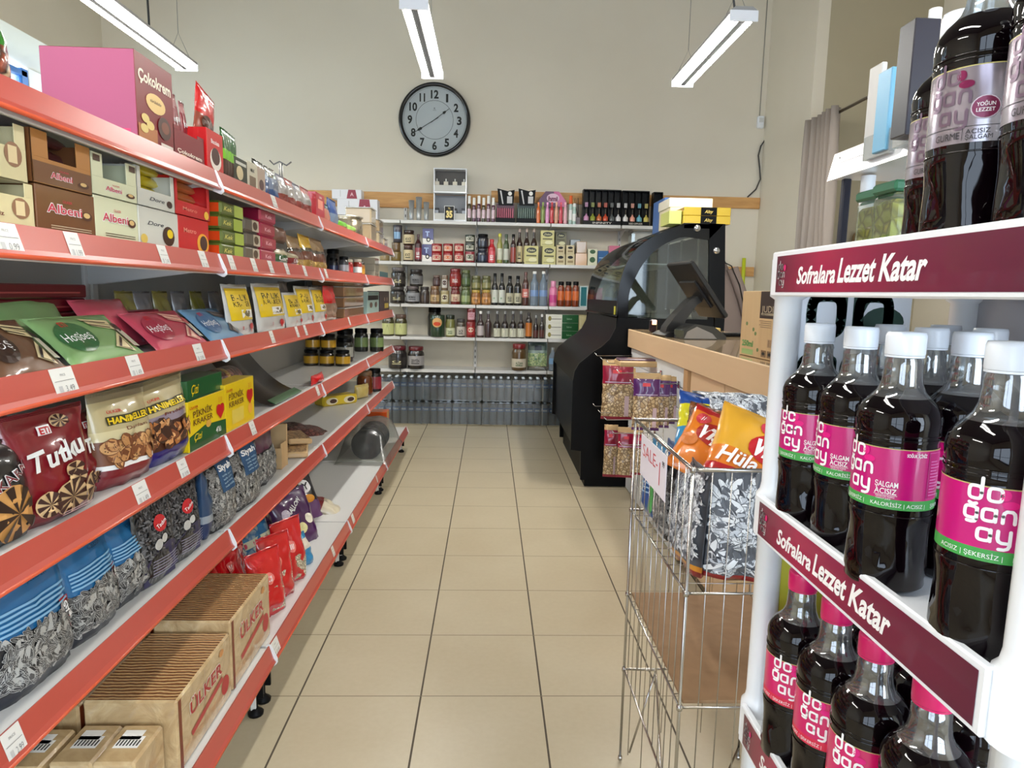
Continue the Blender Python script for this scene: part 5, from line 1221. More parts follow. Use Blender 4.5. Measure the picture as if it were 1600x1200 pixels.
# ================================================================== LEFT RACK, LOWEST SHELF
z6 = DECK[5]+.001
WRAP = NT('wrapped_biscuit_carton'); _c = WRAP.n('TexCoord').outputs['Object']; _n = WRAP.n('TexNoise', {'Vector': _c, 'Scale': 14., 'Detail': 6., 'Distortion': 1.5}).outputs[0]
WRAP.pr(WRAP.ramp(_n, [(.3, (176, 146, 104)), (.55, (196, 168, 124)), (.75, (214, 190, 150))]), .22, coat=.9, bump=_n, bs=.5, bd=.01); WRAP = WRAP.m
WRAPT = NT('wrapped_biscuit_tops'); _c = WRAPT.n('TexCoord').outputs['Object']; _n = WRAPT.n('TexWave', {'Vector': _c, 'Scale': 22., 'Distortion': 3., 'Detail': 3.}).outputs['Color']
WRAPT.pr(WRAPT.ramp(_n, [(.1, (112, 66, 36)), (.6, (176, 130, 82)), (1., (206, 172, 124))]), .25, coat=.9, bump=_n, bs=.4, bd=.006); WRAPT = WRAPT.m
RUST = pl(120, 50, 20)
def d_ulk(b, w, h):
    tx(b, 'ÜLKER', w*.0, h*.66, h*.20, pl(236, 220, 200), w=w*.62, bold=.05); b.text('ÜLKER', w*.0, h*.66, h*.19, pl(170, 30, 34), lambda a, c: (a, -.0016, c), w=w*.60, bold=.015)
    b.patch([(-w*.3, h*.34), (w*.3, h*.50), (w*.32, h*.42), (-w*.28, h*.26)], pl(180, 60, 56), FR); dk(b, w*.36, h*.3, w*.08, h*.14, pl(180, 50, 50)); sr(b, -w/2+.004, -w/2+.02, .003, h-.004, RUST); dk(b, w*.3, h*.86, w*.045, h*.05, pl(200, 140, 80))
    sr(b, -w*.04, -w*.035, .01, h-.01, pl(150, 120, 84))
ULK = lambda w, h: carton(WRAP, .24, d_ulk, {'+z': WRAPT}, .006)(w, h)
xu = XFB-.045
for i, (ya, yb, xx, hh, wh) in enumerate(((1.63, 1.985, xu, .205, 'film-wrapped biscuit carton with red lettering, nearest in the front row'), (1.995, 2.36, xu, .235, 'film-wrapped biscuit carton with red lettering, second in the front row'), (1.63, 1.985, xu-.25, .19, 'film-wrapped biscuit carton behind the nearest one'), (1.995, 2.36, xu-.25, .225, 'film-wrapped biscuit carton behind the second one'))):
    put(ULK(yb-ya, hh), 'biscuit_carton', wh, 'carton', (xx, (ya+yb)/2, z6), LEFT, group='film-wrapped biscuit cartons')
SLV = gl(186, 166, 136, .9)
def d_slv(b, w, h):
    b.rect(-w*.3, w*.35, .0, .0, SLV, FR)
for i, (x, y, wh) in enumerate(((xu-.03, 1.545, 'front short film-wrapped biscuit packet with barcode'), (xu-.13, 1.545, 'second short film-wrapped biscuit packet with barcode'), (xu-.24, 1.53, 'third short film-wrapped biscuit packet by the back'), (xu-.36, 1.53, 'fourth short film-wrapped biscuit packet at the very back'))):
    m = MB().box((0, 0, .075), (.10, .145, .15), WRAP, .006); m.rect(-.03, .02, .1501, .1503, WHITE, lambda a, c: (a, .03+(c-.1502)*180, .1508)); 
    m.rect(-.03, .03, 0, 1, WHITE, lambda a, c: (a, -.02+.045*c, .1508))
    for k in range(7): m.rect(-.026+.008*k, -.022+.008*k, 0, 1, INK, lambda a, c: (a, -.012+.022*c, .1514))
    tag(m.obj('biscuit_packet', None, (x-.05, y, z6)), wh, 'biscuit packet', 'short film-wrapped packets')
RED6 = mat('red_bean_film', (196, 14, 26), .25, 0, .9)
def d_bean(b, fn, w, h):
    b.patch([(-w*.3, h*.06), (w*.34, h*.06), (w*.38, h*.36), (w*.1, h*.44), (-w*.26, h*.38)], BEANS, fn)
    b.disc(-w*.05, h*.58, w*.12, h*.09, pl(226, 120, 110), fn)
    for k in range(3): b.rect(-w*.10+w*.04*k, -w*.08+w*.04*k, h*.54, h*.62, TXTW, lambda a, c: (lambda q: (q[0], q[1]-.001, q[2]))(fn(a, c)))
for i, (y, w_, h_, x, rz) in enumerate(((2.50, .17, .26, xu-.02, -.5), (2.64, .16, .27, xu-.03, -.6), (2.80, .17, .28, xu-.02, -.5), (2.60, .2, .27, xu-.2, -.2), (2.80, .2, .26, xu-.24, .1))):
    put(bag([(1, RED6)], .085, 'stand', d_bean, seed=160+i, wr=.014)(w_, h_), 'bean_bag', ['nearest red film bag of white beans, beside the wrapped cartons', 'second red film bag of white beans in the front row', 'third red film bag of white beans in the front row', 'red film bag behind the front row, nearer', 'red film bag behind the front row, farther'][i], 'bean bag', (x, y, z6), LEFT+rz, .12, 'red bean bags')
put(bag([(1, BMARSH)], .09, 'stand', lambda b, fn, w, h: (b.rect(-w*.4, w*.4, h*.3, h*.44, pl(210, 216, 190), fn, 6, 3), b.text('Maxi', 0, h*.37, h*.09, pl(180, 60, 90), lambda a, c: (lambda q: (q[0], q[1]-.001, q[2]))(fn(a, c)), w=w*.6)), seed=170, wr=.012)(.30, .25), 'marshmallow_bag', 'blue marshmallow bag behind the red bags', 'marshmallow bag', (xu-.26, 3.05, z6), LEFT-.3, .25)
put(bag([(.5, gl(40, 130, 180, .8)), (.8, pl(216, 206, 190)), (1, gl(40, 130, 180))], .07, 'stand', None, seed=171, wr=.014)(.15, .15), 'marshmallow_bag', 'small light blue and white bag at the rail beyond the red bags', 'marshmallow bag', (xu-.02, 2.985, z6), LEFT-.3, .3)
def d_mal(b, fn, w, h):
    b.disc(0, h*.30, w*.11, h*.10, pl(226, 220, 160), fn); b.disc(w*.25, h*.42, w*.1, h*.09, pl(226, 220, 200), fn); b.disc(-w*.25, h*.6, w*.1, h*.09, pl(214, 206, 226), fn); b.text('MALLOW', 0, h*.7, h*.09, TXTW, fn, w=w*.5, rot=.5, bold=.03)
put(bag([(1, gl(72, 24, 84, .8))], .10, 'stand', d_mal, seed=172, wr=.014)(.26, .29), 'marshmallow_bag', 'purple marshmallow bag leaning at the rail, nearer one', 'marshmallow bag', (xu-.10, 3.24, z6), LEFT-.5, .35)
put(bag([(1, MARSH)], .10, 'stand', d_mal, seed=173, wr=.014)(.28, .30), 'marshmallow_bag', 'purple marshmallow bag behind the nearer one', 'marshmallow bag', (xu-.25, 3.36, z6), LEFT-.4, .4)
def d_duck(b, fn, w, h):
    b.disc(0, h*.65, w*.3, h*.14, TXTW, fn); b.text('OY', 0, h*.65, h*.14, INK, lambda a, c: (lambda q: (q[0], q[1]-.001, q[2]))(fn(a, c)), bold=.03); b.disc(w*.05, h*.40, w*.2, h*.08, pl(226, 150, 30), fn); b.disc(-w*.25, h*.35, w*.12, h*.08, pl(110, 160, 200), fn)
put(bag([(.35, gl(100, 60, 110)), (1, gl(36, 30, 36, .8))], .08, 'stand', d_duck, seed=174, wr=.012)(.2, .30), 'candy_bag', 'black candy bag with white and orange print, upright behind the purple ones', 'candy bag', (xu-.16, 3.62, z6), LEFT-.6, .5)
put(bag([(.55, gl(206, 196, 170, .7)), (.75, gl(120, 30, 34)), (1, gl(30, 26, 26))], .08, 'pillow', None, seed=175, wr=.014)(.17, .24), 'candy_bag', 'cream and dark red bag lying flat at the rail', 'candy bag', (xu-.03, 3.80, z6+.004), LEFT+.2, radians(66))
# film-wrapped black trays near the far end, orange carton behind
BTR = make_tint('black_tray_stack', (46, 50, 50), .9)
for i in range(5):
    y = 5.0+i*.085
    m = MB(); m.M = Matrix.Translation((0, 0, .112)) @ Matrix.Rotation(pi/2, 4, 'X'); m.lathe([(0, -.028), (.10, -.028), (.108, -.02), (.112, .022), (.118, .028), (.112, .03), (.10, -.015), (0, -.018)], dull('tray_black', 14, .3, .4), 20, caps=False)
    tag(m.obj('black_tray', None, (xu-.12, y, z6), (0, 0, .15)), ['nearest', 'second', 'third', 'fourth', 'farthest'][i]+' round black food tray standing on edge under loose film', 'tray', 'black trays on the lowest shelf')
film = MB(); V = []; F = []; NX, NY = 16, 20
for j in range(NY+1):
    for i in range(NX+1):
        u, v = i/NX, j/NY; y = 4.78+.75*v; a = u*2-1; x = xu-.12+a*.20
        z = z6+.005+.245*max(0, 1-abs(a)**4.)*min(1, (v+.03)*4.5)*min(1, (1.03-v)*6)+.016*noise.noise(Vector((x*16, y*16, 1)))
        V.append((x, y, max(z, z6+.004)))
for j in range(NY):
    for i in range(NX): F.append((j*(NX+1)+i, j*(NX+1)+i+1, (j+1)*(NX+1)+i+1, (j+1)*(NX+1)+i))
film.add(V, F, make_clear('loose_film', (214, 216, 210), .22, .03, .05, .5), True)
tag(film.obj('loose_film'), 'crumpled clear plastic film over the black trays', 'plastic film')
tag(MB().box((xu-.18, 5.72, z6+.12), (.22, .16, .24), gl(200, 80, 24, .4), .003).box((xu-.07, 5.72, z6+.12), (.002, .05, .235), YL5, .0005).obj('snack_carton'), 'orange carton behind the film-wrapped trays on the lowest shelf', 'carton')

# ================================================================== BACK SHELVES, TOP BOARD
zt = BZ[0]+.001
TR = pl(150, 40, 66)
def d_wb(b, w, h): b.patch([(w*.0, .002), (w*.36, .002), (w*.30, h-.002), (w*.06, h-.002)], TR, FR); tx(b, 'A', w*.18, h*.5, h*.4, pl(230, 190, 200)); sr(b, -w*.22, -w*.2, h*.2, h*.9, pl(190, 190, 194))
z_ = BS(0, 527, 590, 311, carton(pl(226, 228, 234), .16, d_wb), 'white_carton', 'white carton with wine-red trapezoid, lower of two on the top wall shelf', 'carton')
BS(0, 519, 565, 296, carton(pl(226, 228, 234), .16, d_wb), 'white_carton', 'white carton with wine-red trapezoid, stacked on the other one', 'carton', z0=z_)
for i, (ua, ub, vt) in enumerate(((638, 648, 313), (649, 660, 308), (661, 671, 316))):
    BS(0, ua, ub, vt, lambda w, h: [('glass', MB().lathe([(0, .002), (w*.3, 0), (w*.34, h*.1), (w*.48, h), (w*.46, h), (w*.30, h*.12), (0, h*.1)], HAZY, 16, caps=False).mesh('glass'), None)], 'drinking_glass', ['left', 'middle', 'right'][i]+' of the clear vases left of the white display', 'glass', group='clear vases')
m = MB()    # two-tier white cosmetic display
a, c = at(677, 338, 'y', 7.58), at(729, 338, 'y', 7.58); cx = (a.x+c.x)/2; w = c.x-a.x
def fr_(z0, z1, dk_): 
    m.box((cx, 7.73, (z0+z1)/2), (w, .004, z1-z0), dk_, .0005)
    for s in (-1, 1): m.box((cx+s*(w/2-.008), 7.66, (z0+z1)/2), (.012, .16, z1-z0), WPLA, .001)
    m.box((cx, 7.66, z0+.008), (w, .17, .016), WPLA, .001); m.box((cx, 7.585, z0+.05), (w-.02, .006, .07), pl(196, 196, 190), .001)
zmid = at(700, 302, 'y', 7.6).z; ztp = at(700, 264, 'y', 7.6).z
fr_(BZ[0]+.001, zmid-.005, pl(120, 124, 130)); fr_(zmid, ztp, pl(70, 66, 60))
m.box((cx, 7.66, ztp), (w, .16, .012), WPLA, .003)
tag(m.obj('cosmetics_display'), 'white two-tier cosmetics display under the wall clock', 'display')
for i in range(4): 
    x = cx-w/2+.035+i*(w-.07)/3
    tag(MB().box((x, 7.64, zmid+.075), (.05, .03, .11), pl(222, 216, 198), .003).lathe([(0, .13), (.007, .13), (.007, .16), (0, .16)], WHITE, 8, (x, 7.64, zmid)).obj('perfume_box'), ['leftmost', 'second', 'third', 'rightmost'][i]+' cream box in the upper tier of the white display', 'box', 'cream boxes in the white display')
    tag(MB().box((x, 7.64, zt+.085), (.05, .03, .12), pl(60, 62, 70) if i % 2 else pl(30, 30, 34), .004).rect(x-.018, x+.018, zt+.09, zt+.12, pl(170, 176, 186), lambda q, r: (q, 7.6235, r)).obj('perfume_box'), ['leftmost', 'second', 'third', 'rightmost'][i]+' dark box in the lower tier of the white display', 'box', 'dark boxes in the white display')
p = at(702, 333, 'y', 7.54); m = MB().box((p.x, 7.54, p.z), (.10, .004, .145), INK, .001).box((p.x, 7.5425, p.z), (.11, .003, .155), WHITE, .001)
m.text('35', p.x, p.z-.01, .07, pl(236, 214, 130), lambda a, c: (a, 7.5365, c), w=.07, bold=.06); m.text('TL', p.x, p.z+.05, .02, pl(236, 214, 130), lambda a, c: (a, 7.5365, c))
tag(m.obj('number_sign'), 'small black sign with gold 35 hanging on the shelf edge', 'sign')
for i in range(6):
    ua = 730+i*7.5; BS(0, ua, ua+6, 306+(i % 2)*3, bottle(gl(84, 40, 66) if i % 3 else gl(60, 54, 30), WHITE, gl(206, 180, 190), cap_h=.3, neck=.7, shoulder=.6, key='msc%d' % (i % 3)), 'mascara_tube', ['first', 'second', 'third', 'fourth', 'fifth', 'sixth'][i]+' white-capped cosmetic tube right of the white display', 'tube', group='white-capped cosmetic tubes')
def pen_card(col):
    def f(w, h):
        b = MB(); b.box((0, .05, h*.07), (w, .1, h*.14), BLACK, .002); b.box((0, .09, h*.32), (w*.92, .01, h*.5), pl(90, 50, 70) if col[0] > 150 else pl(40, 60, 56), .001)
        b.patch([(-w*.36, h*.52), (w*.40, h*.52), (w*.46, h*.97), (w*.1, h*.93), (-w*.42, h)], BLACK, lambda a, c: (a, .075, c)); b.patch([(-w*.36, h*.52), (w*.40, h*.52), (w*.46, h*.97), (w*.1, h*.93), (-w*.42, h)][::-1], BLACK, lambda a, c: (a, .08, c))
        b.patch([(-w*.3, h*.94), (-w*.22, h*.94), (-w*.1, h*.56), (-w*.16, h*.56)], pl(210, 210, 210), lambda a, c: (a, .073, c)); b.disc(w*.22, h*.86, w*.1, h*.06, WHITE, lambda a, c: (a, .073, c)); b.rect(w*.08, w*.34, h*.58, h*.78, pl(200, 200, 200), lambda a, c: (a, .073, c))
        for k in range(8): b.lathe([(.002, h*.10), (.009, h*.14), (.008, h*.40), (.004, h*.44)], pl(*col), 8, (-w*.38+w*.76*k/7, .045, 0))
        return [('pen_display', b.mesh('pen_display'), None)]
    return f
BS(0, 774, 805, 293, pen_card((196, 110, 130)), 'pen_display', 'black make-up pen display with pink pens', 'display')
BS(0, 807, 838, 293, pen_card((120, 140, 132)), 'pen_display', 'black make-up pen display with grey pens', 'display')
def hmi(w, h):
    b = MB(); b.box((0, .1, h*.06), (w, .12, h*.12), pl(120, 40, 60), .002)
    b.prism([(-w*.5, h*.55), (w*.5, h*.55), (w*.46, h*.72), (w*.2, h), (-w*.26, h), (-w*.48, h*.74)], .15, .155, gl(90, 40, 90)); b.patch([(w*.02, h), (w*.2, h), (w*.46, h*.72), (w*.5, h*.55), (w*.15, h*.55)], gl(206, 90, 150), lambda a, c: (a, .1485, c))
    b.disc(0, h*.80, w*.22, h*.14, pl(226, 190, 210), lambda a, c: (a, .1475, c)); b.text('hmi', 0, h*.79, h*.14, pl(120, 30, 80), lambda a, c: (a, .1465, c), bold=.05)
    return [('header_display', b.mesh('header_display'), None)]
BS(0, 842, 888, 296, hmi, 'header_display', 'purple and pink arched header display with little bottles', 'display')
for i, c_ in enumerate(((220, 110, 50), (130, 150, 70), (226, 150, 200), (196, 40, 50), (220, 160, 130), (206, 60, 80), (226, 170, 180))):
    BS(0, 838+i*7, 844+i*7, 316, bottle(gl(*c_), pl(*[min(255, q+30) for q in c_]), neck=.5, key='nail%d' % i), 'nail_bottle', '%s bottle, %s in front of the purple header display' % (['orange', 'green', 'pale pink', 'red', 'peach', 'crimson', 'light pink'][i], ['first', 'second', 'third', 'fourth', 'fifth', 'sixth', 'seventh'][i]), 'bottle', y=7.57, group='bottles before the purple display')
BS(0, 888, 894, 306, bottle(gl(176, 206, 196), pl(226, 100, 40), WHITE, cap_h=.28, neck=.8, key='org'), 'spray_bottle', 'pale teal bottle with orange cap, left of a pair', 'bottle')
BS(0, 894, 900, 318, bottle(gl(176, 206, 196), WHITE, WHITE, cap_h=.15, neck=.8), 'spray_bottle', 'pale teal bottle with white cap beside the orange-capped one', 'bottle')
a = at(903, 342, 'y', 7.62); m = MB().box((a.x, 7.62, zt+.04), (.05, .05, .08), gl(60, 30, 40), .004)
for dx_ in (-.03, -.01, .0, -.05): m.tube([(a.x+.005, 7.62, zt+.05), (a.x+dx_, 7.63, zt+.29)], .003, pl(60, 50, 44), 5)
tag(m.obj('reed_diffuser'), 'small dark reed diffuser with long sticks left of the black racks', 'diffuser')
RC_ = [(206, 150, 190), (150, 160, 60), (206, 110, 60), (206, 80, 50), (90, 96, 96), (220, 220, 220), (226, 226, 224), (230, 160, 140), (110, 180, 200), (196, 180, 90), (220, 220, 220)]
def rack(n, cols, txt):
    def f(w, h):
        b = MB(); b.box((0, .14, h/2), (w, .02, h), BLACK, .001); b.box((0, .07, h*.06), (w, .14, h*.12), BLACK, .001)
        for k in range(n+1): b.box((-w/2+.003+(w-.006)*k/n, .09, h*.5), (.005, .10, h*.96), BLACK, .0005)
        b.box((0, .1, h*.985), (w, .1, h*.03), BLACK, .001); b.text(txt, 0, h*.06, h*.055, pl(206, 200, 190), lambda a, c: (a, -.0008, c), w=w*.5)
        P = [('rack', b.mesh('rack'), None)]
        return P
    return f
gi = 0
for (ua, ub, vt, n, txt) in ((911, 971, 295, 6, 'INFINITY'), (972, 1015, 297, 4, 'REED DIFFUSER'), (1021, 1036, 299, 1, 'SET')):
    BS(0, ua, ub, vt, rack(n, 0, txt), 'diffuser_rack', {6: 'black diffuser rack with six small bottles on the top wall shelf', 4: 'black diffuser rack with four small bottles', 1: 'narrow black rack with a single small bottle'}[n], 'rack')
    for k in range(n):
        u = ua+(ub-ua)*(k+.5)/n; c_ = RC_[gi]; gi += 1; a = at(u, 343, 'y', 7.62)
        b = MB().lathe([(0, 0), (.026, 0), (.03, .01), (.03, .05), (.01, .07), (.009, .085), (0, .085)], gl(*c_), 12, caps=False)
        b.tube([(0, .0, .08), (0, 0, .14)], .002, pl(150, 140, 120), 4); b.box((0, .01, .185), (.036, .004, .05), pl(*[int(q*.8) for q in c_]), .0005)
        tag(b.obj('diffuser_bottle', None, (a.x, 7.63, zt+.038)), 'small %s diffuser bottle, number %s along the black racks' % (['lilac', 'olive', 'orange-brown', 'red-orange', 'dark grey', 'white', 'clear', 'peach', 'pale blue', 'yellowish', 'silver'][gi-1], ['one', 'two', 'three', 'four', 'five', 'six', 'seven', 'eight', 'nine', 'ten', 'eleven'][gi-1]), 'bottle', 'bottles in the black diffuser racks')

# ================================================================== BACK SHELVES, SECOND BOARD
def lb(t, c=INK, k=.5, zf=.5):
    def f(q, fn, w, z0, z1): q.text(t, 0, z0+(z1-z0)*zf, (z1-z0)*.3, c, fn, w=w*k, bold=.02); q.rect(-w*.25, w*.25, z0+(z1-z0)*.18, z0+(z1-z0)*.26, c, fn, 4, 1)
    return f
JB = gl(52, 28, 18, .8); KCR = pl(206, 190, 150)
z_ = BS(1, 593, 609, 395, can(gl(150, 130, 90), key='c1'), 'food_can', 'low tin at the left end of the second wall shelf', 'can')
z_ = BS(1, 611, 627, 393, can(gl(120, 100, 50), key='c1b'), 'food_can', 'low olive tin, bottom of a stack of two, second wall shelf', 'can')
z_ = BS(1, 612, 626, 379, can(gl(110, 84, 50), key='c1c'), 'food_can', 'low brown tin stacked on the olive tin', 'can', z0=z_)
BS(1, 614, 629, 352, can(gl(60, 56, 66), pl(30, 28, 30), lambda b, fn, w, z0, z1: b.rect(-w*.35, w*.35, z1*.2, z1*.6, gl(120, 160, 196), fn, 6, 1), band=gl(50, 50, 70)), 'coffee_can', 'tall dark can with light blue label on top of the small tins', 'can', z0=z_)
z_ = BS(1, 630, 646, 383, jar(JB, gl(80, 40, 24), KCR, lz=(.1, .85), deco=lb('KVZ'), key='kv'), 'spread_jar', 'brown jar with cream label, lower of two', 'jar')
BS(1, 630, 648, 360, jar(JB, gl(50, 30, 24), KCR, lz=(.1, .85), deco=lb('KVZ'), key='kv2'), 'spread_jar', 'brown jar with cream label, upper of two', 'jar', z0=z_)
BS(1, 648, 659, 366, bottle(gl(60, 20, 26), gl(80, 50, 60), gl(150, 60, 70), (.08, .5), deco=lb('NAR', TXTW)), 'syrup_bottle', 'dark red syrup bottle beside the brown jars', 'bottle')
def d_blu(b, w, h): b.patch([(-w/2+.002, .002), (w/2-.002, .002), (w/2-.002, h*.28), (-w/2+.002, h*.4)], WHITE, FR); tx(b, 'T', -w*.05, h*.68, h*.3, pl(170, 190, 230), bold=.05); dk(b, w*.05, h*.3, w*.2, h*.14, INK); dk(b, w*.05, h*.3, w*.1, h*.07, WHITE) if 0 else b.disc(w*.05, h*.3, w*.11, h*.08, WHITE, lambda a, c: (a, -.0006, c), 12, 1)
z_ = BS(1, 659, 675, 382, carton(gl(52, 44, 110), .09, d_blu, key='blu'), 'coffee_carton', 'blue and white carton, lower of two', 'carton')
BS(1, 660, 677, 357, carton(gl(52, 44, 110), .09, d_blu, key='blu2'), 'coffee_carton', 'blue and white carton, upper of two', 'carton', z0=z_)
def d_can(c1, c2, t=''):
    def f(b, fn, w, z0, z1): b.rect(-w*.44, w*.44, z1*.18, z1*.72, c1, fn, 8, 1); b.disc(0, z1*.5, w*.3, z1*.16, c2, lambda a, c: (lambda q: (q[0], q[1]-.001, q[2]))(fn(a, c)), 14, 1)
    return f
RDC = gl(150, 26, 30, .6)
for col, (ua, ub, c2) in enumerate(((674, 691, pl(190, 60, 60)), (692, 708, pl(220, 110, 60)), (709, 725, pl(190, 60, 60)))):
    z_ = BZ[1]+.001
    for rw, vt in enumerate((395, 381)): z_ = BS(1, ua, ub, vt, can(RDC, gl(170, 30, 40), d_can(pl(220, 190, 170), c2), key='rc%d' % col), 'paste_can', 'red paste can, %s row, %s of three' % (['bottom', 'top'][rw], ['left', 'middle', 'right'][col]), 'can', z0=z_, group='red paste cans')
z_ = BZ[1]+.001
for i, (vt, c1) in enumerate(((393, gl(140, 40, 50)), (380, gl(40, 48, 34)), (367, gl(40, 48, 34)))): z_ = BS(1, 726, 742, vt, can(c1, GREYM, d_can(pl(196, 196, 180), pl(70, 80, 60))), 'fish_can', ['bottom red', 'middle dark green', 'top dark green'][i]+' can in the stack of three', 'can', z0=z_, group='stack of three cans')
z_ = BS(1, 745, 762, 388, jar(gl(28, 34, 50), gl(30, 34, 50), gl(40, 52, 76), key='nv'), 'coffee_jar', 'navy jar, lower of two', 'jar')
BS(1, 745, 763, 366, jar(gl(22, 24, 34), BLACK, gl(34, 40, 56), key='nv2'), 'coffee_jar', 'black navy-labelled jar, upper of two', 'jar', z0=z_)
BS(1, 762, 774, 374, bottle(gl(190, 40, 50), gl(200, 50, 60), gl(214, 80, 90), (.05, .5), neck=.5, deco=lb('SOS', TXTW)), 'sauce_bottle', 'bright red sauce bottle beside the navy jars', 'bottle')
BS(1, 776, 785, 365, bottle(gl(150, 150, 70, .8), gl(210, 206, 60), pl(206, 210, 190), (.12, .5), neck=.55), 'oil_bottle', 'yellow-green bottle with yellow cap', 'bottle')
BS(1, 786, 795, 366, bottle(gl(60, 80, 40, .8), gl(30, 60, 30), pl(200, 204, 190), (.12, .5), neck=.5), 'oil_bottle', 'dark green bottle with pale label', 'bottle')
BS(1, 797, 806, 366, bottle(gl(50, 20, 20, .8), BLACK, gl(150, 60, 50), (.05, .55), neck=.5), 'syrup_bottle', 'dark red bottle with reddish label left of the brown trio', 'bottle')
for i in range(3): BS(1, 806+i*11.3, 816+i*11.3, 357, bottle(gl(48, 24, 16, .8), pl(190, 170, 160), pl(214, 200, 156), (.06, .5), neck=.4, shoulder=.55, key='brb', deco=lb('NAR')), 'syrup_bottle', ['left', 'middle', 'right'][i]+' of the three tall brown bottles with cream labels', 'bottle', group='tall brown bottles', y=7.66)
CRY = pl(206, 200, 136, .5)
def d_soap(b, w, h): dk(b, 0, h*.76, w*.36, h*.15, pl(44, 46, 30)); b.text('Dalan', 0, h*.76, h*.12, pl(220, 214, 160), lambda a, c: (a, -.0015, c), w=w*.5, shear=.3); sr(b, -w*.36, w*.36, h*.42, h*.5, pl(90, 86, 50)); dk(b, w*.1, h*.24, w*.3, h*.12, pl(230, 226, 180)); sr(b, -w*.4, w*.4, h*.1, h*.13, pl(120, 116, 70))
BS(1, 819, 841, 384, carton(CRY, .12, d_soap, key='s1'), 'soap_carton', 'pale yellow soap carton before the brown bottles', 'carton', y=7.58)
z_ = BS(1, 847, 868, 385, carton(CRY, .12, d_soap, key='s2'), 'soap_carton', 'pale yellow soap carton, lower of the stacked pair', 'carton')
BS(1, 844, 865, 360, carton(CRY, .12, d_soap, key='s3'), 'soap_carton', 'pale yellow soap carton, upper of the stacked pair', 'carton', z0=z_)
z_ = BS(1, 867, 884, 386, carton(pl(120, 116, 84), .1, d_soap, key='s4'), 'soap_carton', 'dull olive carton in the back row, lower', 'carton', y=7.74)
BS(1, 867, 884, 362, carton(pl(120, 116, 84), .1, d_soap, key='s4b'), 'soap_carton', 'dull olive carton in the back row, upper', 'carton', y=7.74, z0=z_)
for c_, (ua, ub) in enumerate(((869, 883), (884, 898))):
    z_ = BS(1, ua, ub, 397, carton(pl(206, 192, 150), .1, lambda b, w, h: (dk(b, 0, h*.7, w*.3, h*.14, INK), sr(b, -w*.3, w*.3, h*.2, h*.4, pl(150, 130, 90))), key='s5'), 'soap_carton', ['small beige soap carton, lower left', 'small beige soap carton, lower right'][c_], 'carton', group='small beige soap cartons')
    BS(1, ua, ub-1, 383, carton(pl(206, 192, 150), .1, lambda b, w, h: (dk(b, 0, h*.7, w*.3, h*.14, INK), sr(b, -w*.3, w*.3, h*.2, h*.4, pl(150, 130, 90))), key='s5b'), 'soap_carton', ['small beige soap carton, upper left', 'small beige soap carton, upper right'][c_], 'carton', z0=z_, group='small beige soap cartons')
z_ = BS(1, 899, 917, 396, carton(gl(220, 180, 140), .1, None), 'soap_carton', 'peach soap packet right of the beige cartons', 'carton')
BS(1, 900, 916, 377, carton(make_tint('peach_pack', (216, 190, 160), .7), .1, None, bev=.008), 'soap_packet', 'clear peach packet on top of the peach carton', 'packet', z0=z_)
z_ = BZ[1]+.001
for i, vt in enumerate((400, 389)): z_ = BS(1, 918, 933, vt, carton(pl(220, 222, 196), .1, lambda b, w, h: dk(b, 0, h*.6, w*.3, h*.3, pl(50, 90, 50)), key='s6'), 'soap_carton', ['lower', 'upper'][i]+' white carton with green oval', 'carton', z0=z_, group='white cartons with green oval')
z_ = BS(1, 934, 950, 392, carton(gl(44, 100, 160), .1, lambda b, w, h: sr(b, -w*.4, w*.4, h*.5, h*.56, pl(170, 200, 230))), 'soap_carton', 'blue carton pair wrapped together at the right', 'carton')
BS(1, 951, 968, 384, carton(gl(220, 120, 150), .1, lambda b, w, h: sr(b, -w*.3, w*.3, h*.6, h*.7, pl(130, 40, 90))), 'soap_carton', 'pink carton behind the showcase edge', 'carton')
BS(1, 890, 906, 374, carton(make_tint('grey_pack', (170, 176, 170), .6), .08, None, bev=.006), 'soap_packet', 'grey translucent packet behind the peach carton', 'packet', y=7.75)
p = at(1004, 378, 'y', 7.1); 
tag(MB().box((p.x+.02, 7.25, 1.995), (.30, .26, .30), HAZY, .03).box((p.x+.02, 7.25, 2.15), (.32, .28, .02), HAZY, .006).obj('plastic_tub'), 'large hazy clear plastic tub standing on the shelf behind the showcase', 'tub') if False else None
BS(1, 986, 1030, 356, lambda w, h: [('tub', MB().box((0, .12, h*.46), (w, .24, h*.92), HAZY, .03).mesh('tub'), None), ('lid', MB().box((0, .12, h*.95), (w*1.03, .25, h*.07), HAZY, .006).mesh('lid'), None)], 'plastic_tub', 'large hazy plastic tub behind the showcase top', 'tub')

# ================================================================== BACK SHELVES, THIRD BOARD
DKJ = gl(30, 26, 24, .9); OLJ = gl(24, 20, 20, .9)
z_ = BS(2, 609, 633, 448, jar(OLJ, pl(70, 66, 66, .3), gl(60, 56, 50), key='ol', deco=lb('O', pl(214, 206, 160))), 'olive_jar', 'large black olive jar at the left of the third wall shelf, lower', 'jar')
BS(2, 611, 634, 418, jar(OLJ, pl(96, 90, 90, .3), gl(60, 54, 50), key='ol1', deco=lb('O', pl(214, 206, 160))), 'olive_jar', 'large black olive jar at the left of the third wall shelf, upper', 'jar', z0=z_)
z_ = BS(2, 634, 656, 447, jar(OLJ, pl(90, 80, 80, .3), pl(150, 152, 156), lz=(.15, .75), key='ol2', deco=lb('MARMARA')), 'olive_jar', 'olive jar with silver label, lower of two', 'jar')
BS(2, 640, 661, 421, jar(OLJ, pl(40, 36, 36, .3), pl(120, 120, 122), lz=(.15, .75), key='ol3', deco=lb('MARMARA')), 'olive_jar', 'olive jar with grey label, upper of two', 'jar', z0=z_)
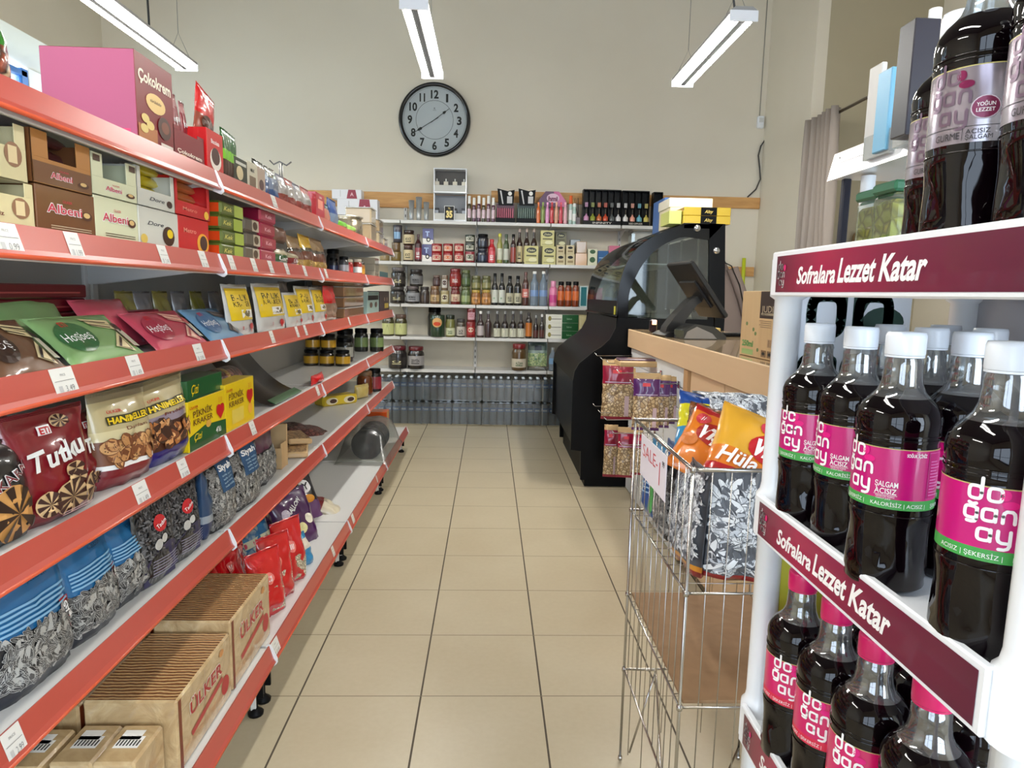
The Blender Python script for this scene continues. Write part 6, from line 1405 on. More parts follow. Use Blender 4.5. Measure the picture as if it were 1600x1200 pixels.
BS(2, 656, 671, 448, jar(gl(50, 40, 36, .9), pl(50, 44, 44), gl(70, 56, 50)), 'olive_jar', 'narrow dark jar right of the silver-label jar', 'jar')
z_ = BS(2, 672, 687, 447, jar(gl(110, 80, 54), gl(130, 96, 60), gl(196, 166, 120), deco=lb('FISTIK', CHOC)), 'spread_jar', 'brown paste jar with round cream picture', 'jar')
BS(2, 676, 688, 430, jar(gl(60, 30, 26), gl(110, 90, 80), gl(90, 70, 70)), 'spread_jar', 'small dark jar on top of the brown paste jar', 'jar', z0=z_)
z_ = BS(2, 688, 702, 454, can(gl(160, 146, 100), pl(180, 176, 160), d_can(pl(206, 200, 170), CHOC)), 'food_can', 'khaki tin with pale label, lower', 'can')
BS(2, 689, 700, 430, can(gl(120, 100, 80), pl(160, 150, 140), d_can(pl(200, 196, 190), CHOC)), 'food_can', 'taupe tin stacked on the khaki tin', 'can', z0=z_)
z_ = BS(2, 704, 719, 448, jar(gl(110, 24, 24), gl(110, 30, 30), pl(206, 186, 160), lz=(.2, .7), deco=lb('SALÇA', RDC)), 'paste_jar', 'red paste jar, lower of two', 'jar')
BS(2, 702, 720, 420, jar(gl(130, 24, 26), gl(120, 26, 30), gl(150, 40, 36), lz=(.2, .7), deco=lb('SALÇA', WHITE)), 'paste_jar', 'red paste jar, upper of two', 'jar', z0=z_)
GNJ = gl(86, 104, 60, .7)
z_ = BS(2, 720, 735, 448, jar(GNJ, gl(90, 100, 60), gl(150, 166, 116)), 'pickle_jar', 'green pickle jar, lower of two', 'jar')
BS(2, 720, 735, 422, jar(gl(60, 76, 44, .7), gl(90, 100, 50), gl(90, 110, 70)), 'pickle_jar', 'green pickle jar, upper of two', 'jar', z0=z_)
for c_, ua in enumerate((736, 752)):
    z_ = BS(2, ua, ua+15, 453, jar(gl(150, 100, 50, .7), gl(180, 150, 60), gl(206, 150, 90), key='oj', deco=lb('BİBER', CHOC)), 'pepper_jar', ['left', 'right'][c_]+' orange-brown jar with gold lid', 'jar', group='orange-brown jars')
    BS(2, ua, ua+15, 431, jar(gl(90, 92, 50, .7), gl(100, 100, 60), gl(140, 136, 90), key='oj2'), 'pickle_jar', ['left', 'right'][c_]+' olive-green jar on the orange-brown jars', 'jar', z0=z_, group='olive-green jars')
for i in range(2): BS(2, 767.5+i*11, 778+i*11, 427, bottle(gl(16, 16, 16, .9), BLACK, pl(206, 210, 200), (.08, .48), neck=.42, shoulder=.55, key='blk', deco=lambda q, fn, w, z0, z1: (q.patch([(-w*.4, z1-.02), (-w*.4, z1-.005), (w*.3, z1+.0), (w*.1, z1-.0)], INK, fn), q.disc(-w*.1, z0+(z1-z0)*.35, w*.14, w*.14, pl(150, 180, 150), fn))), 'sauce_bottle', ['left', 'right'][i]+' black bottle with slanted white label', 'bottle', group='black bottles with white labels')
for i in range(2): BS(2, 790+i*12.5, 802+i*12.5, 431, bottle(gl(26, 24, 20, .9), BLACK, pl(190, 186, 160), (.08, .42), neck=.42, shoulder=.6, key='blk2', deco=lb('EGE', INK)), 'sauce_bottle', ['left', 'right'][i]+' dark bottle with small cream label', 'bottle', group='dark bottles with cream labels')
BS(2, 815, 826, 425, bottle(gl(80, 44, 36, .9), gl(96, 50, 44), pl(206, 120, 110), (.25, .5), neck=.42, deco=lb('NAR', WHITE)), 'syrup_bottle', 'red-brown syrup bottle with red and white label', 'bottle')
WB = make_tint('water_blue', (150, 166, 182), .62, .08)
for i in range(2): BS(2, 827.5+i*14, 841+i*14, 424, bottle(WB, WHITE, gl(120, 150, 196), (.28, .46), neck=.4, shoulder=.62, cap_h=.07, key='wat'), 'water_bottle', ['left', 'right'][i]+' clear water bottle with white cap on the third wall shelf', 'bottle', group='white-capped water bottles')
BS(2, 857.5, 870, 439, bottle(gl(226, 130, 170), gl(230, 150, 186), gl(206, 70, 140), (.15, .45), neck=.6, shoulder=.66, cap_h=.22), 'shampoo_bottle', 'pink shampoo bottle on the third wall shelf', 'bottle')
for i in range(3): BS(2, 870.5+i*11.4, 881.5+i*11.4, 440, bottle(mat('amber_shampoo', (126, 50, 16), .2, 0, .8), BLACK, gl(216, 110, 50), (.25, .62), neck=.7, shoulder=.72, cap_h=.14, key='amb'), 'shampoo_bottle', ['left', 'middle', 'right'][i]+' amber bottle with black cap and orange label', 'bottle', group='amber bottles')
BS(2, 905, 918, 447, carton(pl(200, 220, 220), .08, lambda b, w, h: sr(b, -w*.35, w*.35, h*.05, h*.95, TEAL)), 'shampoo_carton', 'teal and white carton beside the amber bottles', 'carton')

# ================================================================== BACK SHELVES, FOURTH BOARD
for i, ua in enumerate((597, 617)): BS(3, ua, ua+19, 491, jar(gl(60, 56, 24, .8), pl(90, 70, 60, .3), pl(196, 200, 140), lz=(.1, .72), key='yl', deco=lambda q, fn, w, z0, z1: (q.patch([(-w*.2, z0+.01), (w*.2, z0+.01), (0, z1-.01)], pl(110, 130, 60), fn),)), 'olive_jar', ['left', 'right'][i]+' jar with pale green triangle label', 'jar', group='jars with green triangle label')
BS(3, 672, 695, 492, can(gl(36, 60, 40), gl(40, 50, 40), lambda b, fn, w, z0, z1: (b.disc(0, z1*.66, w*.36, z1*.22, pl(214, 170, 110), fn, 16, 3), b.disc(0, z1*.60, w*.26, z1*.09, pl(206, 70, 30), lambda a, c: (lambda q: (q[0], q[1]-.002, q[2]))(fn(a, c)), 16, 2))), 'oil_tin', 'green tin with orange picture on the fourth wall shelf', 'tin')
BS(3, 668, 690, 480, jar(gl(18, 20, 18, .9), BLACK), 'olive_jar', 'tall black jar behind the green tin', 'jar', y=7.76)
BS(3, 696, 711, 492, jar(gl(120, 120, 64, .7), gl(30, 40, 26), pl(206, 210, 176), lz=(.1, .5), deco=lb('TURŞU', GR3)), 'pickle_jar', 'pickle jar with white oval label', 'jar')
BS(3, 713, 727, 498, jar(gl(80, 70, 56, .7), pl(70, 66, 64), pl(196, 190, 180), lz=(.1, .7), deco=lb('İNCİR')), 'jam_jar', 'dark jar with torn-looking white label', 'jar')
z_ = BS(3, 728, 743, 503, can(gl(140, 30, 34), gl(140, 40, 40), d_can(gl(170, 50, 50), pl(226, 200, 180))), 'paste_can', 'red tin, lower of the stacked pair', 'can')
BS(3, 729, 743, 482, can(gl(110, 26, 30), gl(120, 30, 34), d_can(pl(206, 160, 170), pl(190, 130, 140))), 'paste_can', 'red tin with pink label, upper of the stacked pair', 'can', z0=z_)
DKB = gl(34, 20, 16, .95)
for i in range(2): BS(3, 745+i*12, 756+i*12, 486, bottle(gl(60, 40, 40, .9), WHITE if i == 0 else GREYM, pl(190, 180, 180) if i == 0 else None, (.08, .45), neck=.4, shoulder=.5), 'vinegar_bottle', ['small reddish vinegar bottle', 'small grey vinegar bottle'][i]+' left of the diamond-label bottles', 'bottle')
for i in range(4): BS(3, 770.5+i*12.4, 782+i*12.4, 486, bottle(DKB, GREYM, pl(206, 206, 186), (.04, .36), neck=.34, shoulder=.46, key='dia', deco=lambda q, fn, w, z0, z1: (q.patch([(-w*.3, z0+.01), (0, z0+.002), (w*.12, z1-.012), (-w*.1, z1)], INK, fn),)), 'pomegranate_bottle', ['first', 'second', 'third', 'fourth'][i]+' dark bottle with white diamond label', 'bottle', group='diamond-label bottles')
BS(3, 820.5, 831, 488, bottle(DKB, gl(40, 30, 26), gl(190, 110, 40), (.08, .6), neck=.4, shoulder=.66), 'syrup_bottle', 'dark bottle with orange label', 'bottle')
for i in range(2): BS(3, 832.5+i*9.5, 841+i*9.5, 493-i*2, bottle(DKB, WHITE if i else GREYM, gl(90, 50, 44), (.06, .36), neck=.4, shoulder=.5), 'sauce_bottle', ['small dark bottle with grey cap', 'small dark bottle with brown label'][i]+' before the green cartons', 'bottle')
z_ = BZ[3]+.001
for i, vt in enumerate((517, 504.5, 491.5)):
    z_ = BS(3, 852, 903, vt, carton(pl(222, 222, 210), .12, lambda b, w, h: (sr(b, 0, w/2-.001, .001, h-.001, GR3), dk(b, -w*.38, h*.5, w*.05, h*.3, pl(140, 130, 60)), sr(b, -w*.33, -w*.02, h*.42, h*.48, INK), b.text('Sabun', w*.22, h*.5, h*.2, pl(160, 200, 160), FR)), key='grc'), 'soap_carton', ['lowest', 'middle', 'topmost'][i]+' long green and white soap carton', 'carton', z0=z_, group='green and white soap cartons')
BS(3, 903, 916, 492, bag([(1, gl(214, 204, 150))], .06, seed=181), 'soap_bag', 'cream packet right of the green and white cartons', 'packet')

# ================================================================== BACK SHELVES, FIFTH BOARD
BS(4, 607, 636, 540, jar(gl(24, 18, 18, .9), gl(90, 20, 34), gl(50, 46, 44), key='rl', deco=lb('O', pl(214, 206, 160))), 'olive_jar', 'large olive jar with wine-red lid and dark label, far left of the lowest wall shelf', 'jar')
BS(4, 637, 663, 541, jar(gl(26, 20, 18, .9), gl(96, 22, 30), pl(160, 156, 156), lz=(.2, .72), deco=lb('ZEYTİN')), 'olive_jar', 'large olive jar with wine-red lid and silver label', 'jar')
BS(4, 799, 822, 537, jar(gl(90, 66, 34, .9), gl(120, 26, 30), pl(206, 196, 176), lz=(.15, .55), deco=lb('ALİŞAN', GR3)), 'pickle_jar', 'large pickle jar with red lid at the right of the lowest wall shelf', 'jar')
BS(4, 824, 855, 534, bag([(.15, FILM), (.62, make_once('leaf_print', lambda: make_lumps('leaf_print', 50., [(150, 180, 110), (196, 206, 150), (90, 130, 80)], (120, 140, 110)))), (.7, gl(120, 140, 130)), (1, gl(70, 90, 84))], .08, deco=lambda b, fn, w, h: b.rect(-w*.15, w*.2, h*.70, h*.86, pl(30, 44, 60), fn, 3, 2), seed=182, wr=.01), 'leaf_bag', 'clear bag of green leaves on the lowest wall shelf', 'bag')
BS(4, 857, 869, 543, bottle(WB, GREYM, gl(120, 160, 200), (.3, .55), neck=.4), 'water_bottle', 'single water bottle at the right end of the lowest wall shelf', 'bottle')

# ================================================================== WATER PACKS ON THE FLOOR
WBT = make_tint('water_bottle_body', (168, 182, 192), .6, .08); WLB = gl(84, 124, 170, .5)
def wbot():
    b = MB(); r = .0405
    b.lathe([(r*.8, .0), (r, .012), (r, .05), (r*.95, .056), (r, .062), (r, .12), (r*.95, .126), (r, .132), (r, .19), (r*.8, .225), (r*.36, .248), (r*.34, .258)], [WBT]*6+[WBT]*6, 12)
    c = MB().lathe([(0, .252), (.0165, .252), (.017, .258), (.016, .272), (0, .273)], pl(222, 232, 242, .3), 10, caps=False)
    l = MB().lathe([(r*1.015, .158), (r*1.015, .205)], WLB, 12, caps=False); l.rect(-.026, .026, .168, .190, pl(206, 220, 232), lambda a, z: (r*1.03*sin(a/r), -r*1.03*cos(a/r), z), 4, 1)
    return b.mesh('bottle'), c.mesh('cap'), l.mesh('label')
wm = wbot()
def wpack():
    P = [('film_wrap', MB().box((0, .125, .132), (.332, .25, .262), make_clear('pack_film', (206, 214, 220), .12, .07, .05), .012).mesh('film_wrap'), None)]
    for j in range(2):
        for i in range(4): P.append(('bottle', wm[0], None)); k = len(P)-1; P.append(('cap', wm[1], k)); P.append(('label', wm[2], k))
    return P
for rw in range(2):
    for i in range(7):
        x0 = at(616+46.8*(i), 664, 'z', 0).x if False else -1.075+.336*i-.336
        r = empty('water_pack', (x0+.168, 7.47, .002+rw*.276)); tag(r, 'shrink-wrapped pack of water bottles on the floor, %s row, %s from the left' % (['lower', 'upper'][rw], ['first', 'second', 'third', 'fourth', 'fifth', 'sixth', 'seventh'][i]), 'water pack', 'water packs under the wall shelving')
        link('film_wrap', proto('wfilm', wpack)[0][1], r)
        for j in range(2):
            for q in range(4):
                o = link('bottle', wm[0], r, (-.1245+.083*q, .045+.083*j, .001)); link('cap', wm[1], o); link('label', wm[2], o)

# ================================================================== ON THE COUNTER
def at_box(parts_fn): pass
t = empty('point_of_sale_monitor', (1.23, 4.25, CT+.002)); tag(t, 'black till touchscreen seen from behind on its stand on the counter', 'monitor')
m = MB(); m.prism([(-.15, .0), (.15, .0), (.16, .012), (.10, .03), (-.12, .03), (-.16, .01)], -.11, .11, pl(30, 30, 31, .4, 0, .3)); m.obj('base', t)
m = MB(); m.prism([(-.13, .02), (-.02, .02), (.0, .10), (.07, .20), (.14, .245), (.12, .27), (.03, .235), (-.06, .14), (-.12, .06)], -.05, .05, pl(34, 33, 33, .4, 0, .3)); m.obj('curved_neck', t)
m = MB(); m.M = Matrix.Translation((.075, 0, .29)) @ Matrix.Rotation(radians(-37), 4, 'Y')
m.box((.01, 0, 0), (.035, .37, .42), pl(15, 15, 16, .45, 0, .05), .008).box((-.012, 0, -.02), (.02, .24, .2), pl(20, 20, 21, .5), .006).box((.028, 0, 0), (.002, .34, .39), GLOSSBLK, .0005); m.obj('screen', t)
m = MB().tube([(.14, -.02, .20), (.20, -.03, .14), (.20, -.04, .06), (.13, -.05, .03)], .008, BLACK, 6); m.obj('cable', t)
t.rotation_euler = (0, 0, radians(7))
m = MB(); m.prism([(-.13, 0), (.14, 0), (.14, .02), (.06, .075), (-.06, .09), (-.13, .05)], -.07, .07, pl(24, 24, 25, .25, 0, .6)); m.prism([(-.128, .004), (.08, .004), (.05, .035), (-.05, .075), (-.11, .045)], -.073, -.0705, pl(150, 146, 142, .4)); 
tag(m.obj('card_terminal', None, (1.27, 4.02, CT+.002), (0, 0, radians(8))), 'glossy black and grey card terminal in front of the till stand', 'card terminal')
m = MB().box((.0, 0, .045), (.05, .05, .09), pl(40, 24, 30, .3, 0, .5), .01).rect(-.014, .016, .055, .085, mat('lit_digits', (255, 190, 130), .5, emit=2.5), lambda a, c: (a, -.0255, c))
tag(m.obj('small_display', None, (1.135, 4.62, CT+.002)), 'tiny customer display with glowing digits at the counter corner', 'display')
m = MB().box((0, 0, .008), (.30, .12, .016), BLK, .004)
for i in range(12):
    for j in range(4): m.box((-.13+.0235*i, -.04+.026*j, .018), (.019, .02, .006), pl(34, 34, 35), .002)
tag(m.obj('keyboard', None, (1.60, 4.35, CT+.002), (0, 0, .25)), 'black keyboard lying on the counter right of the till', 'keyboard')
tag(MB().box((0, 0, .018), (.20, .14, .036), pl(206, 180, 104), .004).obj('notepad', None, (1.52, 4.72, CT+.002)), 'yellow block pad under the till screen', 'pad')
m = MB().lathe([(0, 0), (.07, 0), (.09, .012), (.06, .03), (0, .034)], pl(206, 206, 196, .5), 16); tag(m.obj('crumpled_bag', None, (1.52, 3.5, CT+.002)), 'white crumpled plastic beside the juice carton box', 'plastic bag')
# brown carton
def d_judi(b, w, h):
    sr(b, -w*.10, w*.22, h*.60, h*.995, pl(50, 36, 32)); b.text('JUDI', w*.06, h*.74, h*.10, pl(206, 190, 160), lambda a, c: (a, -.0012, c), w=w*.24, bold=-.01); sr(b, -w*.07, w*.19, h*.645, h*.68, pl(196, 180, 150))
    for k in range(4): sr(b, -w*.1+.01*(k % 2), w*.16, h*(.555-.03*k), h*(.565-.03*k), pl(130, 104, 74))
    b.text('250ml', -w*.34, h*.20, h*.09, pl(90, 150, 80), FR, w=w*.26, bold=.04); b.rect(-w*.47, -w*.2, h*.03, h*.11, pl(150, 176, 110), lambda a, c: (a, -.0004, c))
    for (x, z) in ((.34, .8), (.34, .84), (.38, .58), (.3, .36), (-.22, .42), (-.17, .36), (-.38, .5), (-.1, .12)): dk(b, w*x, h*z, w*.025, h*.03, pl(70, 84, 50) if x > 0 else pl(110, 130, 80))
    sr(b, w*.1, w*.36, h*.18, h*.30, pl(170, 140, 104))
    for k in range(9): sr(b, w*(.12+.025*k), w*(.13+.025*k), h*.19, h*.29, INK)
    for k in range(3): sr(b, w*(-.02+.13*k), w*(.09+.13*k), h*.03, h*.13, pl(120, 94, 64)); dk(b, w*(.03+.13*k), h*.08, w*.03, h*.025, INK)
JF = MB().box((0, .14, .14), (.44, .28, .28), KRAFT, .002); d_judi(JF, .42, .28); 
tag(JF.obj('juice_carton_box', None, (1.135, 2.745, CT+.002), (0, 0, RIGHT+radians(3))), 'brown cardboard drinks box with black JUDI panel on the counter', 'cardboard box')
m = MB(); m.lathe([(0, 0), (.035, .0), (.042, .02), (.03, .05), (0, .06)], GLOSSBLK, 16, (0, 0, 0)).lathe([(0, 0), (.03, .0), (.034, .02), (.02, .04), (0, .045)], GLOSSBLK, 14, (.07, .02, 0)).box((.03, -.06, .008), (.16, .05, .012), pl(196, 170, 130), .002)
tag(m.obj('small_items', None, (1.25, 2.80, CT+.284)), 'two black rounded pots on top of the brown drinks box', 'pots')
# gold and cream cartons on the showcase
def gbox(x0, x1, y0, y1, z0, z1, m_, lab, band=False, nm='gift_carton'):
    b = MB().box(((x1-x0)/2, (y1-y0)/2, (z1-z0)/2), (x1-x0, y1-y0, z1-z0), m_, .003)
    if band: b.rect((x1-x0)*.36, (x1-x0)*.70, .001, z1-z0-.001, BLACK, lambda a, c: (a, -.0006, c)); b.text('Altıy', (x1-x0)*.53, (z1-z0)*.5, (z1-z0)*.4, pl(206, 180, 90), lambda a, c: (a, -.0012, c), w=(x1-x0)*.18, shear=.3)
    tag(b.obj(nm, None, (x0, y0, z0)), lab, 'carton')
GLD = pl(206, 176, 60, .22, .55, .5); zt = OUT[1][1]+.003
gbox(1.46, 1.82, 5.16, 5.46, zt, zt+.062, GLD, 'gold carton with black band on the showcase, lower one', True)
gbox(1.46, 1.82, 5.16, 5.46, zt+.063, zt+.125, GLD, 'gold carton with black band on the showcase, upper one', True)
gbox(1.44, 1.80, 5.48, 5.84, zt, zt+.16, pl(214, 204, 170, .4), 'cream carton behind the gold ones on the showcase, lower')
gbox(1.43, 1.78, 5.48, 5.84, zt+.161, zt+.235, pl(222, 216, 196, .4), 'cream carton on top of the stack behind the gold ones')
gbox(1.36, 1.455, 5.20, 5.46, zt, zt+.10, pl(190, 196, 110, .35), 'yellow-green carton at the left edge of the showcase top')
gbox(1.52, 1.80, 6.0, 6.4, zt, zt+.31, pl(70, 110, 170, .4), 'blue carton at the back of the showcase top')
# jacket hanging behind the showcase, yellow handle in the corner
m = MB(); V = []; F = []; NU, NV = 24, 18
for j in range(NV+1):
    v = j/NV; z = 1.93-.98*v
    for i in range(NU):
        a = 2*pi*i/NU; hw = .12+.16*min(1, v*1.6)+.02*sin(5*a+v*4); dp = .07+.07*min(1, v*1.5)
        V.append((2.14+.22*v+hw*cos(a)*(1+.08*sin(v*9+3*a)), 6.6+dp*sin(a), z-.03*abs(cos(a))*(1-v)))
for j in range(NV):
    for i in range(NU): F.append((j*NU+i, j*NU+(i+1) % NU, (j+1)*NU+(i+1) % NU, (j+1)*NU+i))
JK = pl(140, 124, 116, .9); m.add(V, F, JK, True); m.add([V[i] for i in range(NU)], [tuple(range(NU))], JK)
t = empty('hanging_jacket', (2.2, 6.6, .95)); tag(t, 'taupe jacket hanging to the right of the showcase', 'jacket')
m.obj('body', t, (-2.2, -6.6, -.95))
m = MB(); m.tube([(2.36, 6.55, 1.78), (2.46, 6.50, 1.5), (2.56, 6.46, 1.15)], .055, JK, 12); m.obj('sleeve', t, (-2.2, -6.6, -.95))
m = MB().tube([(2.2, 6.5, 1.86), (2.32, 6.47, 1.80), (2.4, 6.44, 1.62), (2.48, 6.42, 1.3)], .006, INK, 5).lathe([(.085, -.02), (.09, 0), (.085, .03)], pl(120, 124, 140, .9), 14, (2.13, 6.58, 1.93), caps=False); m.obj('collar_trim', t, (-2.2, -6.6, -.95))
tag(MB().box((1.98, 6.6, .47), (.34, .5, .94), pl(120, 116, 112), .01).obj('back_cabinet'), 'grey cabinet behind the counter under the hanging jacket', 'cabinet')
m = MB().tube([(2.98, 7.82, .0), (2.97, 7.86, 1.5)], .012, GREYM, 8).tube([(2.97, 7.86, 1.45), (2.965, 7.87, 1.96)], .022, pl(196, 206, 40), 10)
tag(m.obj('broom_handle'), 'yellow-topped broom handle standing in the right-hand corner', 'broom')
# recess shelf seen through the opening
m = MB().box((3.9, 6.68, 2.02), (.7, .22, .03), WHITE, .003); tag(m.obj('recess_shelf'), 'small white shelf in the recess behind the curtain', 'shelf')
m = MB(); m.M = Matrix.Translation((3.75, 6.66, 2.105)) @ Matrix.Rotation(pi/2, 4, 'Y'); m.lathe([(0, -.14), (.06, -.14), (.065, -.1), (.065, .1), (.06, .14), (0, .14)], KRAFT, 14)
tag(m.obj('paper_parcel'), 'brown paper parcel on the small shelf in the recess', 'parcel')

# ================================================================== HOOKS AND HANGING BAGS ON THE SLAT PANEL
def hook(y, z, L=.26):
    m = MB(); m.box((1.076, 0, 0), (.006, .035, .04), CHROME, .001); m.tube([(1.075, 0, .005), (1.075-L, 0, .0), (1.075-L-.02, 0, .02)], .003, CHROME, 6)
    return m.obj('display_hook', None, (0, y, z))
hk = [(5.0, 1.045, 'far upper'), (4.75, 1.04, 'second upper'), (4.5, 1.04, 'third upper'), (4.12, 1.02, 'fourth upper'), (3.72, 1.005, 'nearest upper'), (5.0, .66, 'far lower'), (4.75, .655, 'second lower'), (4.5, .65, 'third lower'), (4.2, .62, 'fourth lower'), (3.95, .60, 'nearest lower')]
for y, z, w_ in hk: tag(hook(y, z), 'chrome display hook on the slat panel, %s one' % w_, 'hook', 'chrome hooks on the slat panel')
CRS, PUR, TAN = gl(150, 16, 56, .8), gl(84, 30, 104, .8), pl(196, 164, 116, .5)
SFT = make_once('seed_kernels', lambda: make_lumps('seed_kernels', 46., [(206, 180, 136), (222, 200, 160), (186, 156, 110)], (120, 92, 60)))
def d_hb(c): 
    return lambda b, fn, w, h: (b.rect(-w*.16, w*.12, h*.77, h*.83, pl(220, 60, 70), fn, 3, 2), b.rect(-w*.4, w*.4, h*.62, h*.635, pl(200, 180, 210), fn, 8, 1), b.rect(w*.24, w*.38, h*.06, h*.40, pl(206, 180, 186), fn, 2, 6))
def hbag(c, s): return bag([(.06, c), (.60, SFT), (.90, c), (1, TAN)], .05, 'pillow', d_hb(c), seed=s, wr=.007)
HB_ = []
for i, (u0, u1, vt, vb, Y, c, wh) in enumerate((
    (938, 986, 562, 655, 4.75, CRS, 'crimson kernel bag hanging farthest left on the upper hooks'), (972, 998, 575, 652, 4.85, CRS, 'second crimson kernel bag behind the first on the upper hooks'),
    (986, 1028, 583, 672, 3.68, PUR, 'front purple kernel bag on the upper hooks'), (1014, 1044, 586, 668, 3.73, PUR, 'second purple kernel bag'), (1030, 1057, 588, 662, 3.78, PUR, 'third purple kernel bag'), (1044, 1068, 590, 658, 3.83, PUR, 'fourth purple kernel bag, nearest the counter panel'),
    (941, 962, 664, 745, 4.8, CRS, 'left crimson kernel bag on the lower hooks'), (962, 990, 668, 746, 4.6, CRS, 'middle crimson kernel bag on the lower hooks'), (985, 1008, 672, 742, 4.5, CRS, 'right crimson kernel bag on the lower hooks, behind the wire bin'))):
    a, c_, e = at(u0, vb, 'y', Y), at(u1, vb, 'y', Y), at((u0+u1)/2, vt, 'y', Y)
    put(hbag(c, 200+i)(c_.x-a.x, e.z-a.z), 'kernel_bag', wh, 'kernel bag', ((a.x+c_.x)/2, Y-.02, a.z), -.15, .05, 'crimson kernel bags' if c is CRS else 'purple kernel bags')
m = MB().box((.0, 0, 0), (.28, .2, .035), TAN, .012).box((0, 0, .02), (.27, .12, .02), gl(90, 60, 80), .008)
tag(m.obj('kernel_bag', None, (.98, 4.35, 1.062)), 'purple and tan bag lying across the upper hooks', 'kernel bag')

# ================================================================== BAGS IN THE WIRE BIN
ORG, ORY, RDB = gl(226, 124, 26, .9), gl(226, 166, 44, .9), gl(190, 20, 28, .9)
G1 = lambda fn: (lambda a, c: (lambda q: (q[0], q[1]-.0016, q[2]))(fn(a, c)))
def d_o1(b, fn, w, h):
    g = G1(fn); b.disc(-w*.28, h*.78, w*.12, h*.09, pl(206, 60, 70), fn, 14, 2); b.text('//', -w*.28, h*.78, h*.07, TXTW, g)
    b.disc(w*.0, h*.58, w*.30, h*.17, pl(170, 36, 30), fn, 18, 3); b.text('Vişi', w*.0, h*.58, h*.19, TXTW, g, w=w*.44, bold=.05, shear=.4); b.disc(-w*.34, h*.42, w*.13, h*.1, pl(206, 120, 60), fn, 14, 2); b.text('la', w*.1, h*.28, h*.06, TXTW, g, shear=.3)
def d_o2(b, fn, w, h):
    g = G1(fn); b.disc(w*.1, h*.80, w*.10, h*.08, pl(216, 60, 80), fn, 14, 2); b.text('V', w*.1, h*.80, h*.08, TXTW, g)
    b.disc(w*.2, h*.56, w*.28, h*.16, pl(190, 24, 34), fn, 18, 3); b.text('Vişi', w*.2, h*.56, h*.18, TXTW, g, w=w*.38, bold=.05, shear=.4)
    b.text('Hüla', -w*.16, h*.36, h*.17, TXTW, g, w=w*.50, bold=.02, shear=.3)
def BB(zones, d, deco, seed, w, h, p, rz, lean, roll, lab, nm='seed_bag', cat='seed bag', mode='pillow', wr=.012, group=None):
    put(bag(zones, d, mode, deco, seed=seed, wr=wr)(w, h), nm, lab, cat, p, rz, lean, group, roll)
def BC(zones, d, deco, seed, w, h, c, rz, lean, roll, lab, nm='snack_bag', cat='snack bag', mode='pillow', wr=.008):
    """a bag lying on the heap, placed by its middle"""
    R3 = Matrix.Rotation(rz, 3, 'Z') @ Matrix.Rotation(-lean, 3, 'X') @ Matrix.Rotation(roll, 3, 'Y')
    BB(zones, d, deco, seed, w, h, Vector(c)-R3 @ Vector((0, d/2, h/2)), rz, lean, roll, lab, nm, cat, mode, wr)
def big(seed, L=.040): return lambda b, fn, w, h: bigseeds_on(b, fn, w, h, .03, .97, L, seed)
BC([(.88, ORG), (1, RDB)], .05, d_o1, 211, .16, .20, at(1088, 704, 'y', 1.63)+Vector((.035, 0, .01)), -.1, .70, .50, 'orange snack bag with red top strip, upper left in the wire bin')
BC([(.24, RDB), (.45, ORG), (1, ORY)], .06, d_o2, 212, .19, .235, at(1170, 712, 'y', 1.55), .05, .62, .46, 'orange and red snack bag with white script on top of the wire bin')
BC([(1, SDB)], .10, big(5, .038), 213, .26, .24, at(1165, 668, 'y', 1.78), .1, .85, .1, 'large striped-seed bag lying at the back of the wire bin', 'seed_bag', 'seed bag')
BC([(.35, gl(50, 140, 190)), (.75, gl(214, 206, 20, .8)), (1, gl(20, 70, 150, .9))], .06, None, 214, .20, .19, at(1084, 678, 'y', 1.78)+Vector((.05, 0, .02)), .1, .7, .30, 'blue and yellow bag behind the orange ones in the wire bin', wr=.012)
BC([(1, gl(16, 50, 110, .9))], .05, None, 225, .09, .10, at(1100, 652, 'y', 1.80), .5, .5, .7, 'dark blue folded bag corner behind the orange bag in the wire bin', wr=.014)
BC([(1, make_once('amber_sweets', lambda: make_lumps('amber_sweets', 40., [(150, 90, 40), (110, 60, 30), (190, 130, 70)], (60, 30, 16))))], .06, None, 215, .15, .15, at(1114, 676, 'y', 1.74), 0, .6, .3, 'amber-brown clear bag between the orange bags and the seed bag')
zb_ = RZ[1]+.014
BB([(.07, gl(150, 30, 40)), (1, SDB)], .12, big(6, .046), 216, .22, .25, (.60, 1.415, zb_), 0, .05, .05, 'large striped-seed bag at the near corner of the wire bin', mode='stand')
BB([(.10, WHITE), (1, SDB)], .11, big(7, .044), 217, .18, .17, (.735, 1.425, zb_), .1, .1, -.1, 'striped-seed bag at the near right of the wire bin', mode='stand')
BB([(.07, gl(150, 30, 40)), (.12, gl(220, 150, 50)), (1, SDB)], .07, lambda b, fn, w, h: bigseeds_on(b, fn, w, h, .14, .97, .026, 3), 218, .22, .25, (.460, 1.56, zb_), RIGHT, .04, 0, 'striped-seed bag pressed against the aisle side of the wire bin', mode='stand', wr=.008)
BB([(.78, SDK), (1, gl(40, 90, 150, .8))], .07, lambda b, fn, w, h: (seeds_on(b, fn, w, h, .04, .78, .022, 4), b.text('Siyah', 0, h*.86, h*.1, TXTW, fn, w=w*.6, bold=.03)), 219, .15, .25, (.460, 1.745, zb_), RIGHT, .04, 0, 'seed bag with blue top behind the sale card', mode='stand', wr=.008)
